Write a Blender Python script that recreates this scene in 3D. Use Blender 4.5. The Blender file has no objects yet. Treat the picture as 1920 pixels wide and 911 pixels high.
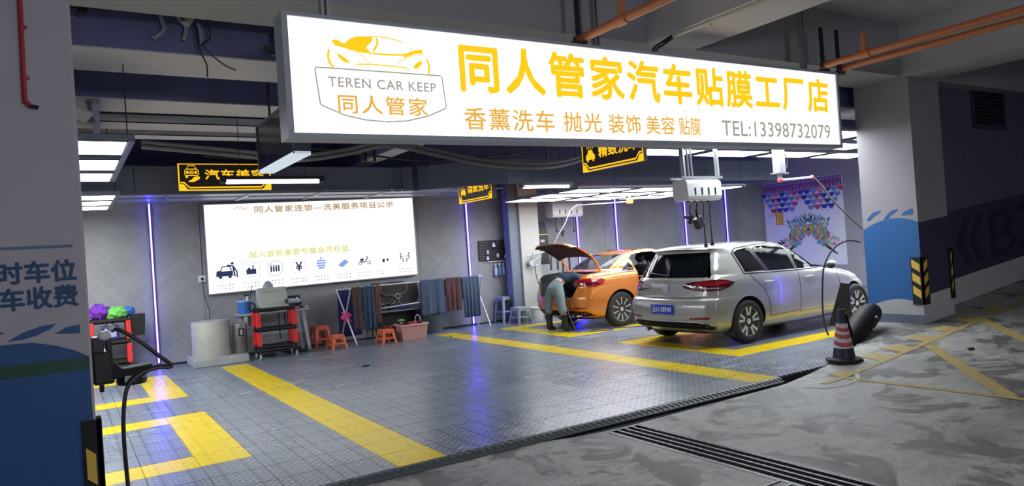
import bpy, bmesh, math, random
from mathutils import Vector, Matrix
from mathutils.bvhtree import BVHTree

scene = bpy.context.scene
col = scene.collection
R = math.radians
PI = math.pi

# ------------------------------------------------------------------ camera
def cam_axes(yaw, pitch, roll):
    f = Vector((math.sin(yaw)*math.cos(pitch), math.cos(yaw)*math.cos(pitch), math.sin(pitch)))
    r = Vector((math.cos(yaw), -math.sin(yaw), 0))
    u = r.cross(f)
    c, s = math.cos(roll), math.sin(roll)
    return c*r + s*u, -s*r + c*u, f
CAM = Vector((-2.04402695, -5.04431389, 1.57360360))
cr, cu, cf = cam_axes(0.561791225, 0.00805866969, -0.0684678924)
cd = bpy.data.cameras.new('camera')
cam = bpy.data.objects.new('camera', cd)
col.objects.link(cam)
m3 = Matrix((cr, cu, -cf)).transposed()
cam.matrix_world = Matrix.Translation(CAM) @ m3.to_4x4()
cd.sensor_width = 36.0
cd.lens = 36.0*1336.95/1920
cd.clip_start = 0.05
scene.camera = cam

# ------------------------------------------------------------------ world, exposure
w = bpy.data.worlds.new('world')
scene.world = w
w.use_nodes = True
w.node_tree.nodes['Background'].inputs[0].default_value = (0.55, 0.6, 0.8, 1)
w.node_tree.nodes['Background'].inputs[1].default_value = 0.06
vs = scene.view_settings
vs.view_transform = 'Standard'
vs.look = 'None'
vs.exposure = 0.0
vs.gamma = 1.0
vs.use_curve_mapping = False

PANEL_E = 15.0      # ceiling panel strength
SIGN_E = 1.25       # lightbox face
SCREEN_E = 1.06
LED_E = 36.0
TUBE_E = 6.0

def area(name, loc, rot, size, sizey, power, color=(1, 1, 1)):
    l = bpy.data.lights.new(name, 'AREA')
    l.shape = 'RECTANGLE'
    l.size, l.size_y, l.energy, l.color = size, sizey, power, color
    o = bpy.data.objects.new(name, l)
    o.location = loc
    o.rotation_euler = rot
    col.objects.link(o)
    return o
# rows of garage ceiling lamps over the driving lane, behind and beside the camera
area('garage_lamp', (1.5, -6.5, 3.9), (0, 0, 0), 3.0, 0.5, 110, (0.93, 0.95, 1.0))
area('garage_lamp', (9.0, -6.0, 4.1), (0, 0, 0), 3.0, 0.5, 55, (0.9, 0.94, 1.0))

pl = bpy.data.lights.new('upper_fill_light', 'POINT'); pl.energy = 270; pl.color = (.9, .93, 1.0); pl.shadow_soft_size = .35  # unseen point light added to brighten the beams and upper walls
po = bpy.data.objects.new('upper_fill_light', pl); po.location = (-.6, -8.6, 2.7); col.objects.link(po)

# ------------------------------------------------------------------ helpers
OFF = {}
def _link(o, parent=None, off=None):
    col.objects.link(o)
    if parent is not None:
        o.parent = parent
    OFF[o.name] = (OFF[parent.name] if parent is not None else Vector((0, 0, 0))) if off is None else off
    return o

def T(name, label, cat, loc=(0, 0, 0), rotz=0, group=None):
    """a thing: an Empty at its base that parents its parts"""
    o = bpy.data.objects.new(name, None)
    o.empty_display_size = 0.1
    o.location = loc
    o.rotation_euler = (0, 0, rotz)
    o['label'] = label
    o['category'] = cat
    if group: o['group'] = group
    return _link(o, None, Vector(loc))

def tag(o, label=None, cat=None, group=None, kind=None):
    if label: o['label'] = label
    if cat: o['category'] = cat
    if group: o['group'] = group
    if kind: o['kind'] = kind
    return o

def dup(root, loc, rotz=None, label=None, group=None):
    r = root.copy()
    col.objects.link(r)
    OFF[r.name] = Vector(loc)
    r.location = loc
    if rotz is not None: r.rotation_euler = (0, 0, rotz)
    if label: r['label'] = label
    if group: r['group'] = group
    for ch in list(root.children):
        c = ch.copy(); col.objects.link(c); c.parent = r
        for g in list(ch.children):
            d = g.copy(); col.objects.link(d); d.parent = c
    return r

def smooth_path(pts, n=6, closed=False):
    P = [Vector(p) for p in pts]
    out = []
    m = len(P)
    rng = range(m if closed else m-1)
    for i in rng:
        if closed:
            p0, p1, p2, p3 = P[(i-1) % m], P[i], P[(i+1) % m], P[(i+2) % m]
        else:
            p0, p1, p2, p3 = P[max(i-1, 0)], P[i], P[i+1], P[min(i+2, m-1)]
        for k in range(n):
            t = k/n
            out.append(0.5*((2*p1) + (p2-p0)*t + (2*p0-5*p1+4*p2-p3)*t*t + (3*p1-p0-3*p2+p3)*t**3))
    if not closed: out.append(P[-1])
    return out

class MB:
    def __init__(s):
        s.v, s.f, s.m = [], [], []
    def add(s, vs, fs, mi=0):
        b = len(s.v)
        s.v += [Vector(p) for p in vs]
        s.f += [tuple(b+i for i in f) for f in fs]
        s.m += [mi]*len(fs)
        return s
    def box(s, x0, x1, y0, y1, z0, z1, mi=0):
        x0, x1 = min(x0, x1), max(x0, x1); y0, y1 = min(y0, y1), max(y0, y1); z0, z1 = min(z0, z1), max(z0, z1)
        return s.add([(x0,y0,z0),(x1,y0,z0),(x1,y1,z0),(x0,y1,z0),(x0,y0,z1),(x1,y0,z1),(x1,y1,z1),(x0,y1,z1)],
              [(3,2,1,0),(4,5,6,7),(0,1,5,4),(1,2,6,5),(2,3,7,6),(3,0,4,7)], mi)
    def obox(s, c, sx, sy, sz, rot=None, mi=0):
        c = Vector(c); rot = rot or Matrix.Identity(3)
        vs = [c + rot @ Vector((a*sx/2, b*sy/2, d*sz/2)) for d in (-1, 1) for a, b in ((-1,-1),(1,-1),(1,1),(-1,1))]
        return s.add(vs, [(3,2,1,0),(4,5,6,7),(0,1,5,4),(1,2,6,5),(2,3,7,6),(3,0,4,7)], mi)
    def bar(s, p0, p1, wid, hei, up=(0, 0, 1), mi=0):
        p0, p1 = Vector(p0), Vector(p1)
        d = (p1-p0).normalized()
        up = Vector(up)
        if abs(d.dot(up)) > .98: up = Vector((1, 0, 0))
        r = d.cross(up).normalized(); u = r.cross(d)
        vs = []
        for p in (p0, p1):
            for a, b in ((-1,-1),(1,-1),(1,1),(-1,1)):
                vs.append(p + r*a*wid/2 + u*b*hei/2)
        return s.add(vs, [(3,2,1,0),(4,5,6,7),(0,1,5,4),(1,2,6,5),(2,3,7,6),(3,0,4,7)], mi)
    def tube(s, pts, r, n=8, closed=False, caps=True, mi=0, flat=1.0):
        P = [Vector(p) for p in pts]
        k = len(P)
        rr = r if isinstance(r, (list, tuple)) else [r]*k
        nrm = None; vs = []
        for i in range(k):
            if closed: d = P[(i+1) % k]-P[i-1]
            else: d = P[min(i+1, k-1)]-P[max(i-1, 0)]
            if d.length < 1e-9: d = Vector((0, 0, 1))
            d.normalize()
            if nrm is None:
                a = Vector((0, 0, 1)) if abs(d.z) < .9 else Vector((1, 0, 0))
                nrm = (a - d*a.dot(d)).normalized()
            else:
                nrm = nrm - d*nrm.dot(d)
                nrm = nrm.normalized() if nrm.length > 1e-6 else d.orthogonal().normalized()
            b = d.cross(nrm)
            for j in range(n):
                t = 2*PI*j/n
                vs.append(P[i] + (nrm*math.cos(t)*flat + b*math.sin(t))*rr[i])
        fs = []
        for i in range(k if closed else k-1):
            a0, b0 = i*n, ((i+1) % k)*n
            for j in range(n):
                j2 = (j+1) % n
                fs.append((a0+j, a0+j2, b0+j2, b0+j))
        if caps and not closed:
            fs.append(tuple(range(n-1, -1, -1)))
            fs.append(tuple((k-1)*n+j for j in range(n)))
        return s.add(vs, fs, mi)
    def cyl(s, p0, p1, r0, r1=None, n=16, caps=True, mi=0):
        return s.tube([p0, p1], [r0, r0 if r1 is None else r1], n, caps=caps, mi=mi)
    def prism(s, poly, axis, a, b, mi=0):
        """poly: 2D points in the two other axes (x: (y,z); y: (x,z); z: (x,y))"""
        def P(u, v, t):
            return {'x': (t, u, v), 'y': (u, t, v), 'z': (u, v, t)}[axis]
        n = len(poly)
        vs = [P(u, v, a) for u, v in poly] + [P(u, v, b) for u, v in poly]
        fs = [tuple(range(n)), tuple(range(2*n-1, n-1, -1))] + [(i, n+i, n+(i+1) % n, (i+1) % n) for i in range(n)]
        return s.add(vs, fs, mi)
    def lathe(s, prof, c=(0, 0, 0), n=24, axis='z', mi=0):
        """prof: (radius, height) pairs"""
        c = Vector(c); vs = []; k = len(prof)
        for r, h in prof:
            for j in range(n):
                t = 2*PI*j/n
                a, b = r*math.cos(t), r*math.sin(t)
                vs.append(c + Vector({'z': (a, b, h), 'x': (h, a, b), 'y': (b, h, a)}[axis]))
        fs = [(i*n+j, i*n+(j+1) % n, (i+1)*n+(j+1) % n, (i+1)*n+j) for i in range(k-1) for j in range(n)]
        if prof[0][0] > 1e-6: fs.append(tuple(range(n-1, -1, -1)))
        if prof[-1][0] > 1e-6: fs.append(tuple((k-1)*n+j for j in range(n)))
        return s.add(vs, fs, mi)
    def sheet(s, fn, nu, nv, mi=0):
        vs = [fn(i/nu, j/nv) for j in range(nv+1) for i in range(nu+1)]
        fs = [(j*(nu+1)+i, j*(nu+1)+i+1, (j+1)*(nu+1)+i+1, (j+1)*(nu+1)+i) for j in range(nv) for i in range(nu)]
        return s.add(vs, fs, mi)
    def sphere(s, c, r, sc=(1, 1, 1), n=12, mi=0):
        c = Vector(c)
        prof = [(r*math.sin(PI*i/n), -r*math.cos(PI*i/n)) for i in range(n+1)]
        prof[0] = (0, -r); prof[-1] = (0, r)
        b = len(s.v)
        s.lathe(prof, (0, 0, 0), n*2, mi=mi)
        for i in range(b, len(s.v)):
            q = s.v[i]
            s.v[i] = c + Vector((q.x*sc[0], q.y*sc[1], q.z*sc[2]))
        return s
    def xf(s, M):
        s.v = [M @ p for p in s.v]
        return s
    def build(s, name, mats, parent=None, world=True, smooth=False, bevel=None, solid=None, sub=None, loc=None, fix=True):
        me = bpy.data.meshes.new(name)
        off = Vector((0, 0, 0))
        if parent is not None and world: off = OFF[parent.name]
        if loc is not None: off = off + Vector(loc)
        me.from_pydata([tuple(p-off) for p in s.v], [], s.f)
        if not isinstance(mats, (list, tuple)): mats = [mats]
        for m in mats: me.materials.append(m)
        me.polygons.foreach_set('material_index', s.m)
        if fix:
            bm = bmesh.new(); bm.from_mesh(me)
            bmesh.ops.remove_doubles(bm, verts=bm.verts, dist=1e-5)
            bmesh.ops.recalc_face_normals(bm, faces=bm.faces)
            bm.to_mesh(me); bm.free()
        if smooth:
            me.polygons.foreach_set('use_smooth', [True]*len(me.polygons))
            me.set_sharp_from_angle(angle=R(40 if smooth is True else smooth))
        me.update()
        o = bpy.data.objects.new(name, me)
        if loc is not None: o.location = loc
        _link(o, parent, off if world or parent is None else OFF[parent.name])
        if solid:
            md = o.modifiers.new('thickness', 'SOLIDIFY'); md.thickness = solid; md.offset = 0
        if bevel:
            md = o.modifiers.new('bevel', 'BEVEL'); md.width = bevel; md.segments = 2; md.limit_method = 'ANGLE'; md.angle_limit = R(35)
        if sub:
            md = o.modifiers.new('subdivision', 'SUBSURF'); md.levels = sub; md.render_levels = sub
        return o

def obj_from_mesh(name, me, parent=None, loc=(0, 0, 0), rotz=0):
    o = bpy.data.objects.new(name, me)
    o.location = loc; o.rotation_euler = (0, 0, rotz)
    return _link(o, parent)

# writing: text turned into a mesh; origin at the lower left, u along the line, v up, n out of the surface
def text_mesh(body, width=None, height=None, bold=0.0, font_sp=1.0, res=3):
    c = bpy.data.curves.new('txt', 'FONT')
    c.body = body; c.offset = bold; c.resolution_u = res; c.space_character = font_sp
    o = bpy.data.objects.new('txt', c)
    col.objects.link(o)
    dg = bpy.context.evaluated_depsgraph_get(); dg.update()
    me = bpy.data.meshes.new_from_object(o.evaluated_get(dg))
    bpy.data.objects.remove(o)
    pts = [v.co.copy() for v in me.vertices]
    fs = [tuple(p.vertices) for p in me.polygons]
    bpy.data.meshes.remove(me)
    x0 = min(p.x for p in pts); x1 = max(p.x for p in pts)
    y0 = min(p.y for p in pts); y1 = max(p.y for p in pts)
    sy = height/(y1-y0) if height else (width/(x1-x0))
    sx = width/(x1-x0) if width else sy
    return [((p.x-x0)*sx, (p.y-y0)*sy) for p in pts], fs

def put_text(mb, body, origin, u, v, width=None, height=None, bold=0.0, sp=1.0, lift=0.0, mi=0, res=3):
    off = bold*(height or .1)
    pts, fs = text_mesh(body, width, height, 0, sp, res)
    O, U, V = Vector(origin), Vector(u).normalized(), Vector(v).normalized()
    N = U.cross(V)
    sh = [(0, 0)] if bold < .002 else [(0, 0), (off, 0), (-off, 0), (0, off), (0, -off), (off*.7, off*.7), (-off*.7, -off*.7), (off*.7, -off*.7), (-off*.7, off*.7)]
    for q, (sx, sy) in enumerate(sh):
        mb.add([O + U*(a+sx) + V*(b+sy) + N*(lift+.0003*q) for a, b in pts], fs, mi)

def flat(mb, poly, O, U, V, lift=0.0, thick=0.0, mi=0):
    """a flat shape in the (U,V) plane"""
    O, U, V = Vector(O), Vector(U), Vector(V)
    N = U.cross(V).normalized()
    n = len(poly)
    vs = [O + U*a + V*b + N*lift for a, b in poly]
    if thick:
        vs += [p - N*thick for p in vs]
        mb.add(vs, [tuple(range(n)), tuple(range(2*n-1, n-1, -1))] + [(i, n+i, n+(i+1) % n, (i+1) % n) for i in range(n)], mi)
    else:
        mb.add(vs, [tuple(range(n))], mi)

def stroke(mb, pts, wid, O, U, V, lift=0.0, closed=False, mi=0):
    """a line of given width drawn flat in the (U,V) plane"""
    P = [Vector(p) for p in pts]
    k = len(P)
    O, U, V = Vector(O), Vector(U), Vector(V)
    N = U.cross(V).normalized()
    vs = []
    for i in range(k):
        a = P[(i-1) % k] if closed or i > 0 else P[i]
        b = P[(i+1) % k] if closed or i < k-1 else P[i]
        d = (b-a).normalized() if (b-a).length > 1e-9 else Vector((1, 0))
        q = Vector((-d.y, d.x))*wid/2
        for s_ in (1, -1):
            c = P[i]+q*s_
            vs.append(O + U*c.x + V*c.y + N*lift)
    fs = []
    for i in range(k if closed else k-1):
        j = (i+1) % k
        fs.append((2*i, 2*i+1, 2*j+1, 2*j))
    mb.add(vs, fs, mi)

def circ(cx, cy, r, n=16, a0=0, a1=2*PI, sy=1.0):
    full = abs(a1-a0-2*PI) < 1e-6
    return [(cx+r*math.cos(a0+(a1-a0)*i/(n if full else n-1)), cy+sy*r*math.sin(a0+(a1-a0)*i/(n if full else n-1))) for i in range(n)]
# ------------------------------------------------------------------ materials
MATS = {}
def _nt(name):
    m = bpy.data.materials.new(name); m.use_nodes = True
    nt = m.node_tree
    return m, nt, nt.nodes['Principled BSDF']
def mat(name, c, rough=0.5, metal=0.0, emit=0.0, ecol=None, coat=0.0, noise=0.0, nscale=8.0, bump=0.0, spec=None, trans=0.0, alpha=1.0, ior=None):
    if name in MATS: return MATS[name]
    m, nt, b = _nt(name)
    b.inputs['Base Color'].default_value = (*c, 1)
    b.inputs['Roughness'].default_value = rough
    b.inputs['Metallic'].default_value = metal
    if coat:
        b.inputs['Coat Weight'].default_value = coat
        b.inputs['Coat Roughness'].default_value = 0.05
    if emit:
        b.inputs['Emission Color'].default_value = (*(ecol or c), 1)
        b.inputs['Emission Strength'].default_value = emit
    if spec is not None: b.inputs['Specular IOR Level'].default_value = spec
    if trans: b.inputs['Transmission Weight'].default_value = trans
    if ior: b.inputs['IOR'].default_value = ior
    if alpha < 1: b.inputs['Alpha'].default_value = alpha
    if noise or bump:
        tc = nt.nodes.new('ShaderNodeTexCoord')
        n = nt.nodes.new('ShaderNodeTexNoise'); n.inputs['Scale'].default_value = nscale; n.inputs['Detail'].default_value = 5
        nt.links.new(tc.outputs['Object'], n.inputs['Vector'])
        if noise:
            mx = nt.nodes.new('ShaderNodeMix'); mx.data_type = 'RGBA'
            mx.inputs[6].default_value = (*[max(0, x*(1-noise)) for x in c], 1)
            mx.inputs[7].default_value = (*[min(1, x*(1+noise)) for x in c], 1)
            nt.links.new(n.outputs['Fac'], mx.inputs[0])
            nt.links.new(mx.outputs[2], b.inputs['Base Color'])
        if bump:
            bp = nt.nodes.new('ShaderNodeBump'); bp.inputs['Strength'].default_value = bump; bp.inputs['Distance'].default_value = 0.01
            nt.links.new(n.outputs['Fac'], bp.inputs['Height'])
            nt.links.new(bp.outputs['Normal'], b.inputs['Normal'])
    MATS[name] = m
    return m

def N(nt, kind, **kw):
    n = nt.nodes.new('ShaderNode'+kind)
    for k, v in kw.items():
        if k.startswith('i_'): n.inputs[k[2:].replace('_', ' ')].default_value = v
        else: setattr(n, k, v)
    return n
def ramp(nt, src, stops):
    r = nt.nodes.new('ShaderNodeValToRGB')
    while len(r.color_ramp.elements) < len(stops): r.color_ramp.elements.new(0.5)
    for e, (p, c) in zip(r.color_ramp.elements, stops):
        e.position = p; e.color = (*c, 1) if len(c) == 3 else c
    nt.links.new(src, r.inputs[0])
    return r
def mth(nt, op, a, b=None, c=None):
    n = nt.nodes.new('ShaderNodeMath'); n.operation = op
    for i, x in enumerate((a, b, c)):
        if x is None: continue
        if isinstance(x, (int, float)): n.inputs[i].default_value = x
        else: nt.links.new(x, n.inputs[i])
    return n.outputs[0]
def mixc(nt, fac, a, b, blend='MIX'):
    n = nt.nodes.new('ShaderNodeMix'); n.data_type = 'RGBA'; n.blend_type = blend
    for i, x in ((0, fac), (6, a), (7, b)):
        if isinstance(x, (int, float)): n.inputs[i].default_value = x
        elif isinstance(x, tuple): n.inputs[i].default_value = (*x, 1)
        else: nt.links.new(x, n.inputs[i])
    return n.outputs[2]

def wall_mat(name, base, streak=0.25, blot=0.3):
    """brushed cement plaster"""
    m, nt, b = _nt(name)
    geo = N(nt, 'NewGeometry')
    def dirn(ang, sc):
        m1 = N(nt, 'Mapping'); m1.inputs['Rotation'].default_value = (0, R(ang), 0)
        nt.links.new(geo.outputs['Position'], m1.inputs[0])
        m2 = N(nt, 'Mapping'); m2.inputs['Scale'].default_value = (1.0, 1.0, sc)
        nt.links.new(m1.outputs[0], m2.inputs[0])
        n_ = N(nt, 'TexNoise'); n_.inputs['Scale'].default_value = 1.7; n_.inputs['Detail'].default_value = 5; n_.inputs['Roughness'].default_value = .6
        nt.links.new(m2.outputs[0], n_.inputs['Vector'])
        return n_
    n1 = dirn(42, 7); n2 = dirn(-48, 7)
    n3 = N(nt, 'TexNoise'); n3.inputs['Scale'].default_value = 1.1; n3.inputs['Detail'].default_value = 4
    nt.links.new(geo.outputs['Position'], n3.inputs['Vector'])
    s = mth(nt, 'ADD', n1.outputs['Fac'], n2.outputs['Fac'])
    s = mth(nt, 'MULTIPLY', s, 0.5)
    lo = tuple(x*(1-streak) for x in base); hi = tuple(x*(1+streak) for x in base)
    r1 = ramp(nt, s, [(0.3, lo), (0.7, hi)])
    r2 = ramp(nt, n3.outputs['Fac'], [(0.3, (1-blot,)*3), (0.7, (1+blot*.5,)*3)])
    cc = mixc(nt, 1.0, r1.outputs[0], r2.outputs[0], 'MULTIPLY')
    nt.links.new(cc, b.inputs['Base Color'])
    b.inputs['Roughness'].default_value = 0.62
    bp = N(nt, 'Bump'); bp.inputs['Strength'].default_value = 0.25; bp.inputs['Distance'].default_value = 0.01
    nt.links.new(s, bp.inputs['Height']); nt.links.new(bp.outputs[0], b.inputs['Normal'])
    return m

def tile_mat(name, base, yellow=False):
    """ribbed drainage tile: rows of small slots, worn and wet in places"""
    m, nt, b = _nt(name)
    geo = N(nt, 'NewGeometry')
    sep = N(nt, 'SeparateXYZ'); nt.links.new(geo.outputs['Position'], sep.inputs[0])
    X, Y = sep.outputs[0], sep.outputs[1]
    row = mth(nt, 'DIVIDE', Y, 0.04)
    frow = mth(nt, 'FRACT', row)
    irow = mth(nt, 'FLOOR', row)
    alt = mth(nt, 'MULTIPLY', mth(nt, 'MODULO', irow, 2.0), 0.5)
    fx = mth(nt, 'FRACT', mth(nt, 'ADD', mth(nt, 'DIVIDE', X, 0.08), alt))
    sl = mth(nt, 'MULTIPLY', mth(nt, 'LESS_THAN', frow, 0.42), mth(nt, 'LESS_THAN', fx, 0.66))
    # long ribs along Y with dashes between
    gx = mth(nt, 'FRACT', mth(nt, 'DIVIDE', X, 0.2))
    rib = mth(nt, 'LESS_THAN', mth(nt, 'ABSOLUTE', mth(nt, 'SUBTRACT', gx, 0.5)), 0.05)
    dash = mth(nt, 'MULTIPLY', rib, mth(nt, 'LESS_THAN', mth(nt, 'FRACT', mth(nt, 'DIVIDE', Y, 0.05)), 0.6))
    slot = mth(nt, 'MAXIMUM', mth(nt, 'MULTIPLY', sl, mth(nt, 'SUBTRACT', 1.0, rib)), dash)
    n1 = N(nt, 'TexNoise'); n1.inputs['Scale'].default_value = 1.1; n1.inputs['Detail'].default_value = 9; n1.inputs['Roughness'].default_value = 0.72
    mpp = N(nt, 'Mapping'); mpp.inputs['Rotation'].default_value = (0, 0, R(-35)); mpp.inputs['Scale'].default_value = (1, 2.4, 1)
    nt.links.new(geo.outputs['Position'], mpp.inputs[0]); nt.links.new(mpp.outputs[0], n1.inputs['Vector'])
    n2 = N(nt, 'TexNoise'); n2.inputs['Scale'].default_value = 0.5; n2.inputs['Detail'].default_value = 2
    nt.links.new(geo.outputs['Position'], n2.inputs['Vector'])
    n4 = N(nt, 'TexNoise'); n4.inputs['Scale'].default_value = 60; n4.inputs['Detail'].default_value = 3
    nt.links.new(geo.outputs['Position'], n4.inputs['Vector'])
    scuff = ramp(nt, n1.outputs['Fac'], [(0.55, (0, 0, 0)), (0.66, (1, 1, 1))]).outputs[0]
    light = tuple(min(1, x*1.0+.22) for x in base)
    edge = mth(nt, 'MULTIPLY', mth(nt, 'GREATER_THAN', frow, 0.72), 1.0)
    c1 = mixc(nt, mth(nt, 'MULTIPLY', scuff, 0.12 if yellow else 0.75), base, light)
    c1 = mixc(nt, mth(nt, 'MULTIPLY', edge, 0.08 if yellow else 0.5), c1, light)
    c1 = mixc(nt, 1.0, c1, ramp(nt, n4.outputs['Fac'], [(0.3, (.8, .8, .8)), (0.7, (1.15, 1.15, 1.15))]).outputs[0], 'MULTIPLY')
    dk = tuple(x*(0.5 if yellow else 0.12) for x in base)
    c2 = mixc(nt, mth(nt, 'MULTIPLY', slot, 0.6 if yellow else 0.95), c1, dk)
    nt.links.new(c2, b.inputs['Base Color'])
    rg = ramp(nt, n2.outputs['Fac'], [(0.35, (0.24,)*3), (0.65, (0.34,)*3)])
    rr = mth(nt, 'ADD', rg.outputs[0], mth(nt, 'MULTIPLY', scuff, 0.12))
    nt.links.new(rr, b.inputs['Roughness'])
    h = mth(nt, 'ADD', mth(nt, 'MULTIPLY', slot, -1.0), mth(nt, 'MULTIPLY', n4.outputs['Fac'], 0.5))
    bp = N(nt, 'Bump'); bp.inputs['Strength'].default_value = 0.5; bp.inputs['Distance'].default_value = 0.004
    nt.links.new(h, bp.inputs['Height']); nt.links.new(bp.outputs[0], b.inputs['Normal'])
    b.inputs['Specular IOR Level'].default_value = 0.22 if yellow else .55
    return m

def concrete_mat(name, base):
    m, nt, b = _nt(name)
    geo = N(nt, 'NewGeometry')
    P = geo.outputs['Position']
    def noi(s, d, r=0.5, dist=0.0, sc=None, rot=0):
        n = N(nt, 'TexNoise'); n.inputs['Scale'].default_value = s; n.inputs['Detail'].default_value = d
        n.inputs['Roughness'].default_value = r; n.inputs['Distortion'].default_value = dist
        if sc:
            mp = N(nt, 'Mapping'); mp.inputs['Scale'].default_value = sc; mp.inputs['Rotation'].default_value = (0, 0, rot)
            nt.links.new(P, mp.inputs[0]); nt.links.new(mp.outputs[0], n.inputs['Vector'])
        else: nt.links.new(P, n.inputs['Vector'])
        return n.outputs['Fac']
    st = ramp(nt, noi(1.7, 8, .62, 0.6), [(0.51, (0, 0, 0)), (0.57, (1, 1, 1))]).outputs[0]
    st2 = ramp(nt, noi(0.75, 5, .6, .2), [(0.44, (0, 0, 0)), (0.62, (1, 1, 1))]).outputs[0]
    gr = ramp(nt, noi(60, 4, .7), [(0.3, (.72, .72, .72)), (0.7, (1.2, 1.2, 1.2))]).outputs[0]
    mo = ramp(nt, noi(5, 8, .7, 0.3, (1, 2.2, 1), .5), [(0.3, (.75, .75, .75)), (0.7, (1.3, 1.3, 1.28))]).outputs[0]
    lo = tuple(x*0.26 for x in base); mid = tuple(x*0.60 for x in base)
    c = mixc(nt, st2, base, mid)
    c = mixc(nt, mth(nt, 'MULTIPLY', st, 0.85), c, lo)
    c = mixc(nt, 1.0, c, gr, 'MULTIPLY'); c = mixc(nt, 1.0, c, mo, 'MULTIPLY')
    nt.links.new(c, b.inputs['Base Color'])
    rr = mth(nt, 'SUBTRACT', 0.62, mth(nt, 'MULTIPLY', st2, 0.22))
    nt.links.new(rr, b.inputs['Roughness'])
    h = mth(nt, 'ADD', noi(60, 4, .7), mth(nt, 'MULTIPLY', noi(5, 8, .7), 2.5))
    bp = N(nt, 'Bump'); bp.inputs['Strength'].default_value = 0.5; bp.inputs['Distance'].default_value = 0.012
    nt.links.new(h, bp.inputs['Height']); nt.links.new(bp.outputs[0], b.inputs['Normal'])
    return m

def emis(name, c, e):
    if name in MATS: return MATS[name]
    m, nt, b = _nt(name)
    b.inputs['Base Color'].default_value = (*[min(1, x)*.2 for x in c], 1)
    b.inputs['Roughness'].default_value = 0.6
    b.inputs['Specular IOR Level'].default_value = .1
    b.inputs['Emission Color'].default_value = (*c, 1)
    b.inputs['Emission Strength'].default_value = e
    MATS[name] = m
    return m

M_wall = wall_mat('cement_plaster', (0.31, 0.315, 0.32), 0.13, 0.2)
M_wall_pale = wall_mat('pale_plaster', (0.38, 0.385, 0.37), 0.06, 0.10)
M_navy = mat('navy_paint', (0.13, 0.14, 0.29), 0.6, noise=.25, nscale=2.0)
M_duct = mat('duct_charcoal', (0.13, 0.15, 0.21), 0.5, noise=.15, nscale=1.5)
M_white_paint = mat('white_paint', (0.50, 0.49, 0.52), 0.7, noise=.10, nscale=1.3)
M_soffit = mat('soffit_paint', (0.56, 0.54, 0.58), 0.7, noise=.08, nscale=2.0)
M_beam_grey = mat('beam_paint', (0.38, 0.38, 0.42), 0.75, noise=.08, nscale=1.0)
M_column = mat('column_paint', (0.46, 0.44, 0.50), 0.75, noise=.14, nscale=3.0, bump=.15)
M_column_r = mat('column_paint_dimmed', (0.33, 0.32, 0.35), 0.8, noise=.10, nscale=3.0)  # column paint darkened where the ceiling panels light it too strongly
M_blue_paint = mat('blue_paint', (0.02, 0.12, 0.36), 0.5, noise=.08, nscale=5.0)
M_blue_dark = mat('darker_blue_paint', (0.016, 0.085, 0.26), 0.5, noise=.15, nscale=5.0)  # darker blue for the left pillar
M_green_dark = mat('dark_green_paint', (0.01, 0.07, 0.05), 0.5, noise=.15, nscale=5.0)
M_band = mat('dark_band_paint', (0.045, 0.048, 0.095), 0.6, noise=.15, nscale=2.0)
M_band_deep = mat('deep_blue_lettering', (0.022, 0.025, 0.06), 0.6)
M_tile = tile_mat('grey_tile', (0.19, 0.225, 0.275))
M_tile_y = tile_mat('yellow_tile', (0.76, 0.55, 0.0), True)
M_conc = concrete_mat('garage_concrete', (0.36, 0.355, 0.34))
M_black = mat('black_plastic', (0.012, 0.012, 0.014), 0.42)
M_rubber = mat('black_rubber', (0.012, 0.012, 0.014), 0.75, noise=.3, nscale=20, bump=.2)
M_steel = mat('steel', (0.45, 0.46, 0.48), 0.35, 1.0)
M_galv = mat('galvanised_steel', (0.38, 0.39, 0.42), 0.45, .7, noise=.12, nscale=9)
M_dark_metal = mat('dark_metal', (0.05, 0.052, 0.06), 0.45, .6)
M_white_pl = mat('white_plastic', (0.72, 0.74, 0.76), 0.35)
M_grey_pl = mat('grey_plastic', (0.32, 0.35, 0.38), 0.45)
M_panel = emis('lit_panel', (0.91, 0.96, 1.0), PANEL_E)
M_tube = emis('lit_tube', (0.92, 0.96, 1.0), TUBE_E)
M_led = emis('violet_led', (0.05, 0.028, 1.0), LED_E)
# ------------------------------------------------------------------ ground: garage concrete that rises to the right
def zg(x):
    t = x-4.8
    return -.05 + .09*(t+math.sqrt(t*t+.3))/2
def ylim(x):
    pts = [(-30, -.085), (1.3, -.085), (1.9, -.19), (2.6, -.17), (4.3, -.13), (4.75, -.05), (5.3, .03), (6.0, .18), (6.6, .45), (7.3, .85), (7.56, .95), (8.4, .5), (60, .5)]
    for (a, b), (c, d) in zip(pts, pts[1:]):
        if x <= c: return b+(d-b)*(x-a)/(c-a)
    return .5
def drain_hole(x, y): return 1.86 < x < 2.2 and y < -.24
xs = sorted(set([-8, -5, -3] + [round(-2+.25*i, 3) for i in range(15)] + [1.80, 2.18] + [round(2.25+.12*i, 3) for i in range(50)] + [8.6, 9, 10, 11, 12, 14, 16, 20, 26]))
ts = [0, .004, .009, .06, .1, .15, .22, .3, .4, .5, .65, .8, 1.0]
mb = MB()
random.seed(4)
cols = []
for x in xs:
    c_ = []
    yl = ylim(x)
    for t in ts:
        y = yl - t*9
        z = zg(x)
        if 4.4 < x < 7.6 and t < .06: z += random.uniform(-.002, .002)
        if t == 0: z = -.075 if not 1.3 < x < 4.8 else -.2; y += random.uniform(0, .02) if x > 4.3 else 0
        c_.append((x, y if not (x < 1.3 and t == .004) else -.084, z))
    cols.append(c_)
nv = len(ts)
for c_ in cols: mb.v += [Vector(p) for p in c_]
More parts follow.
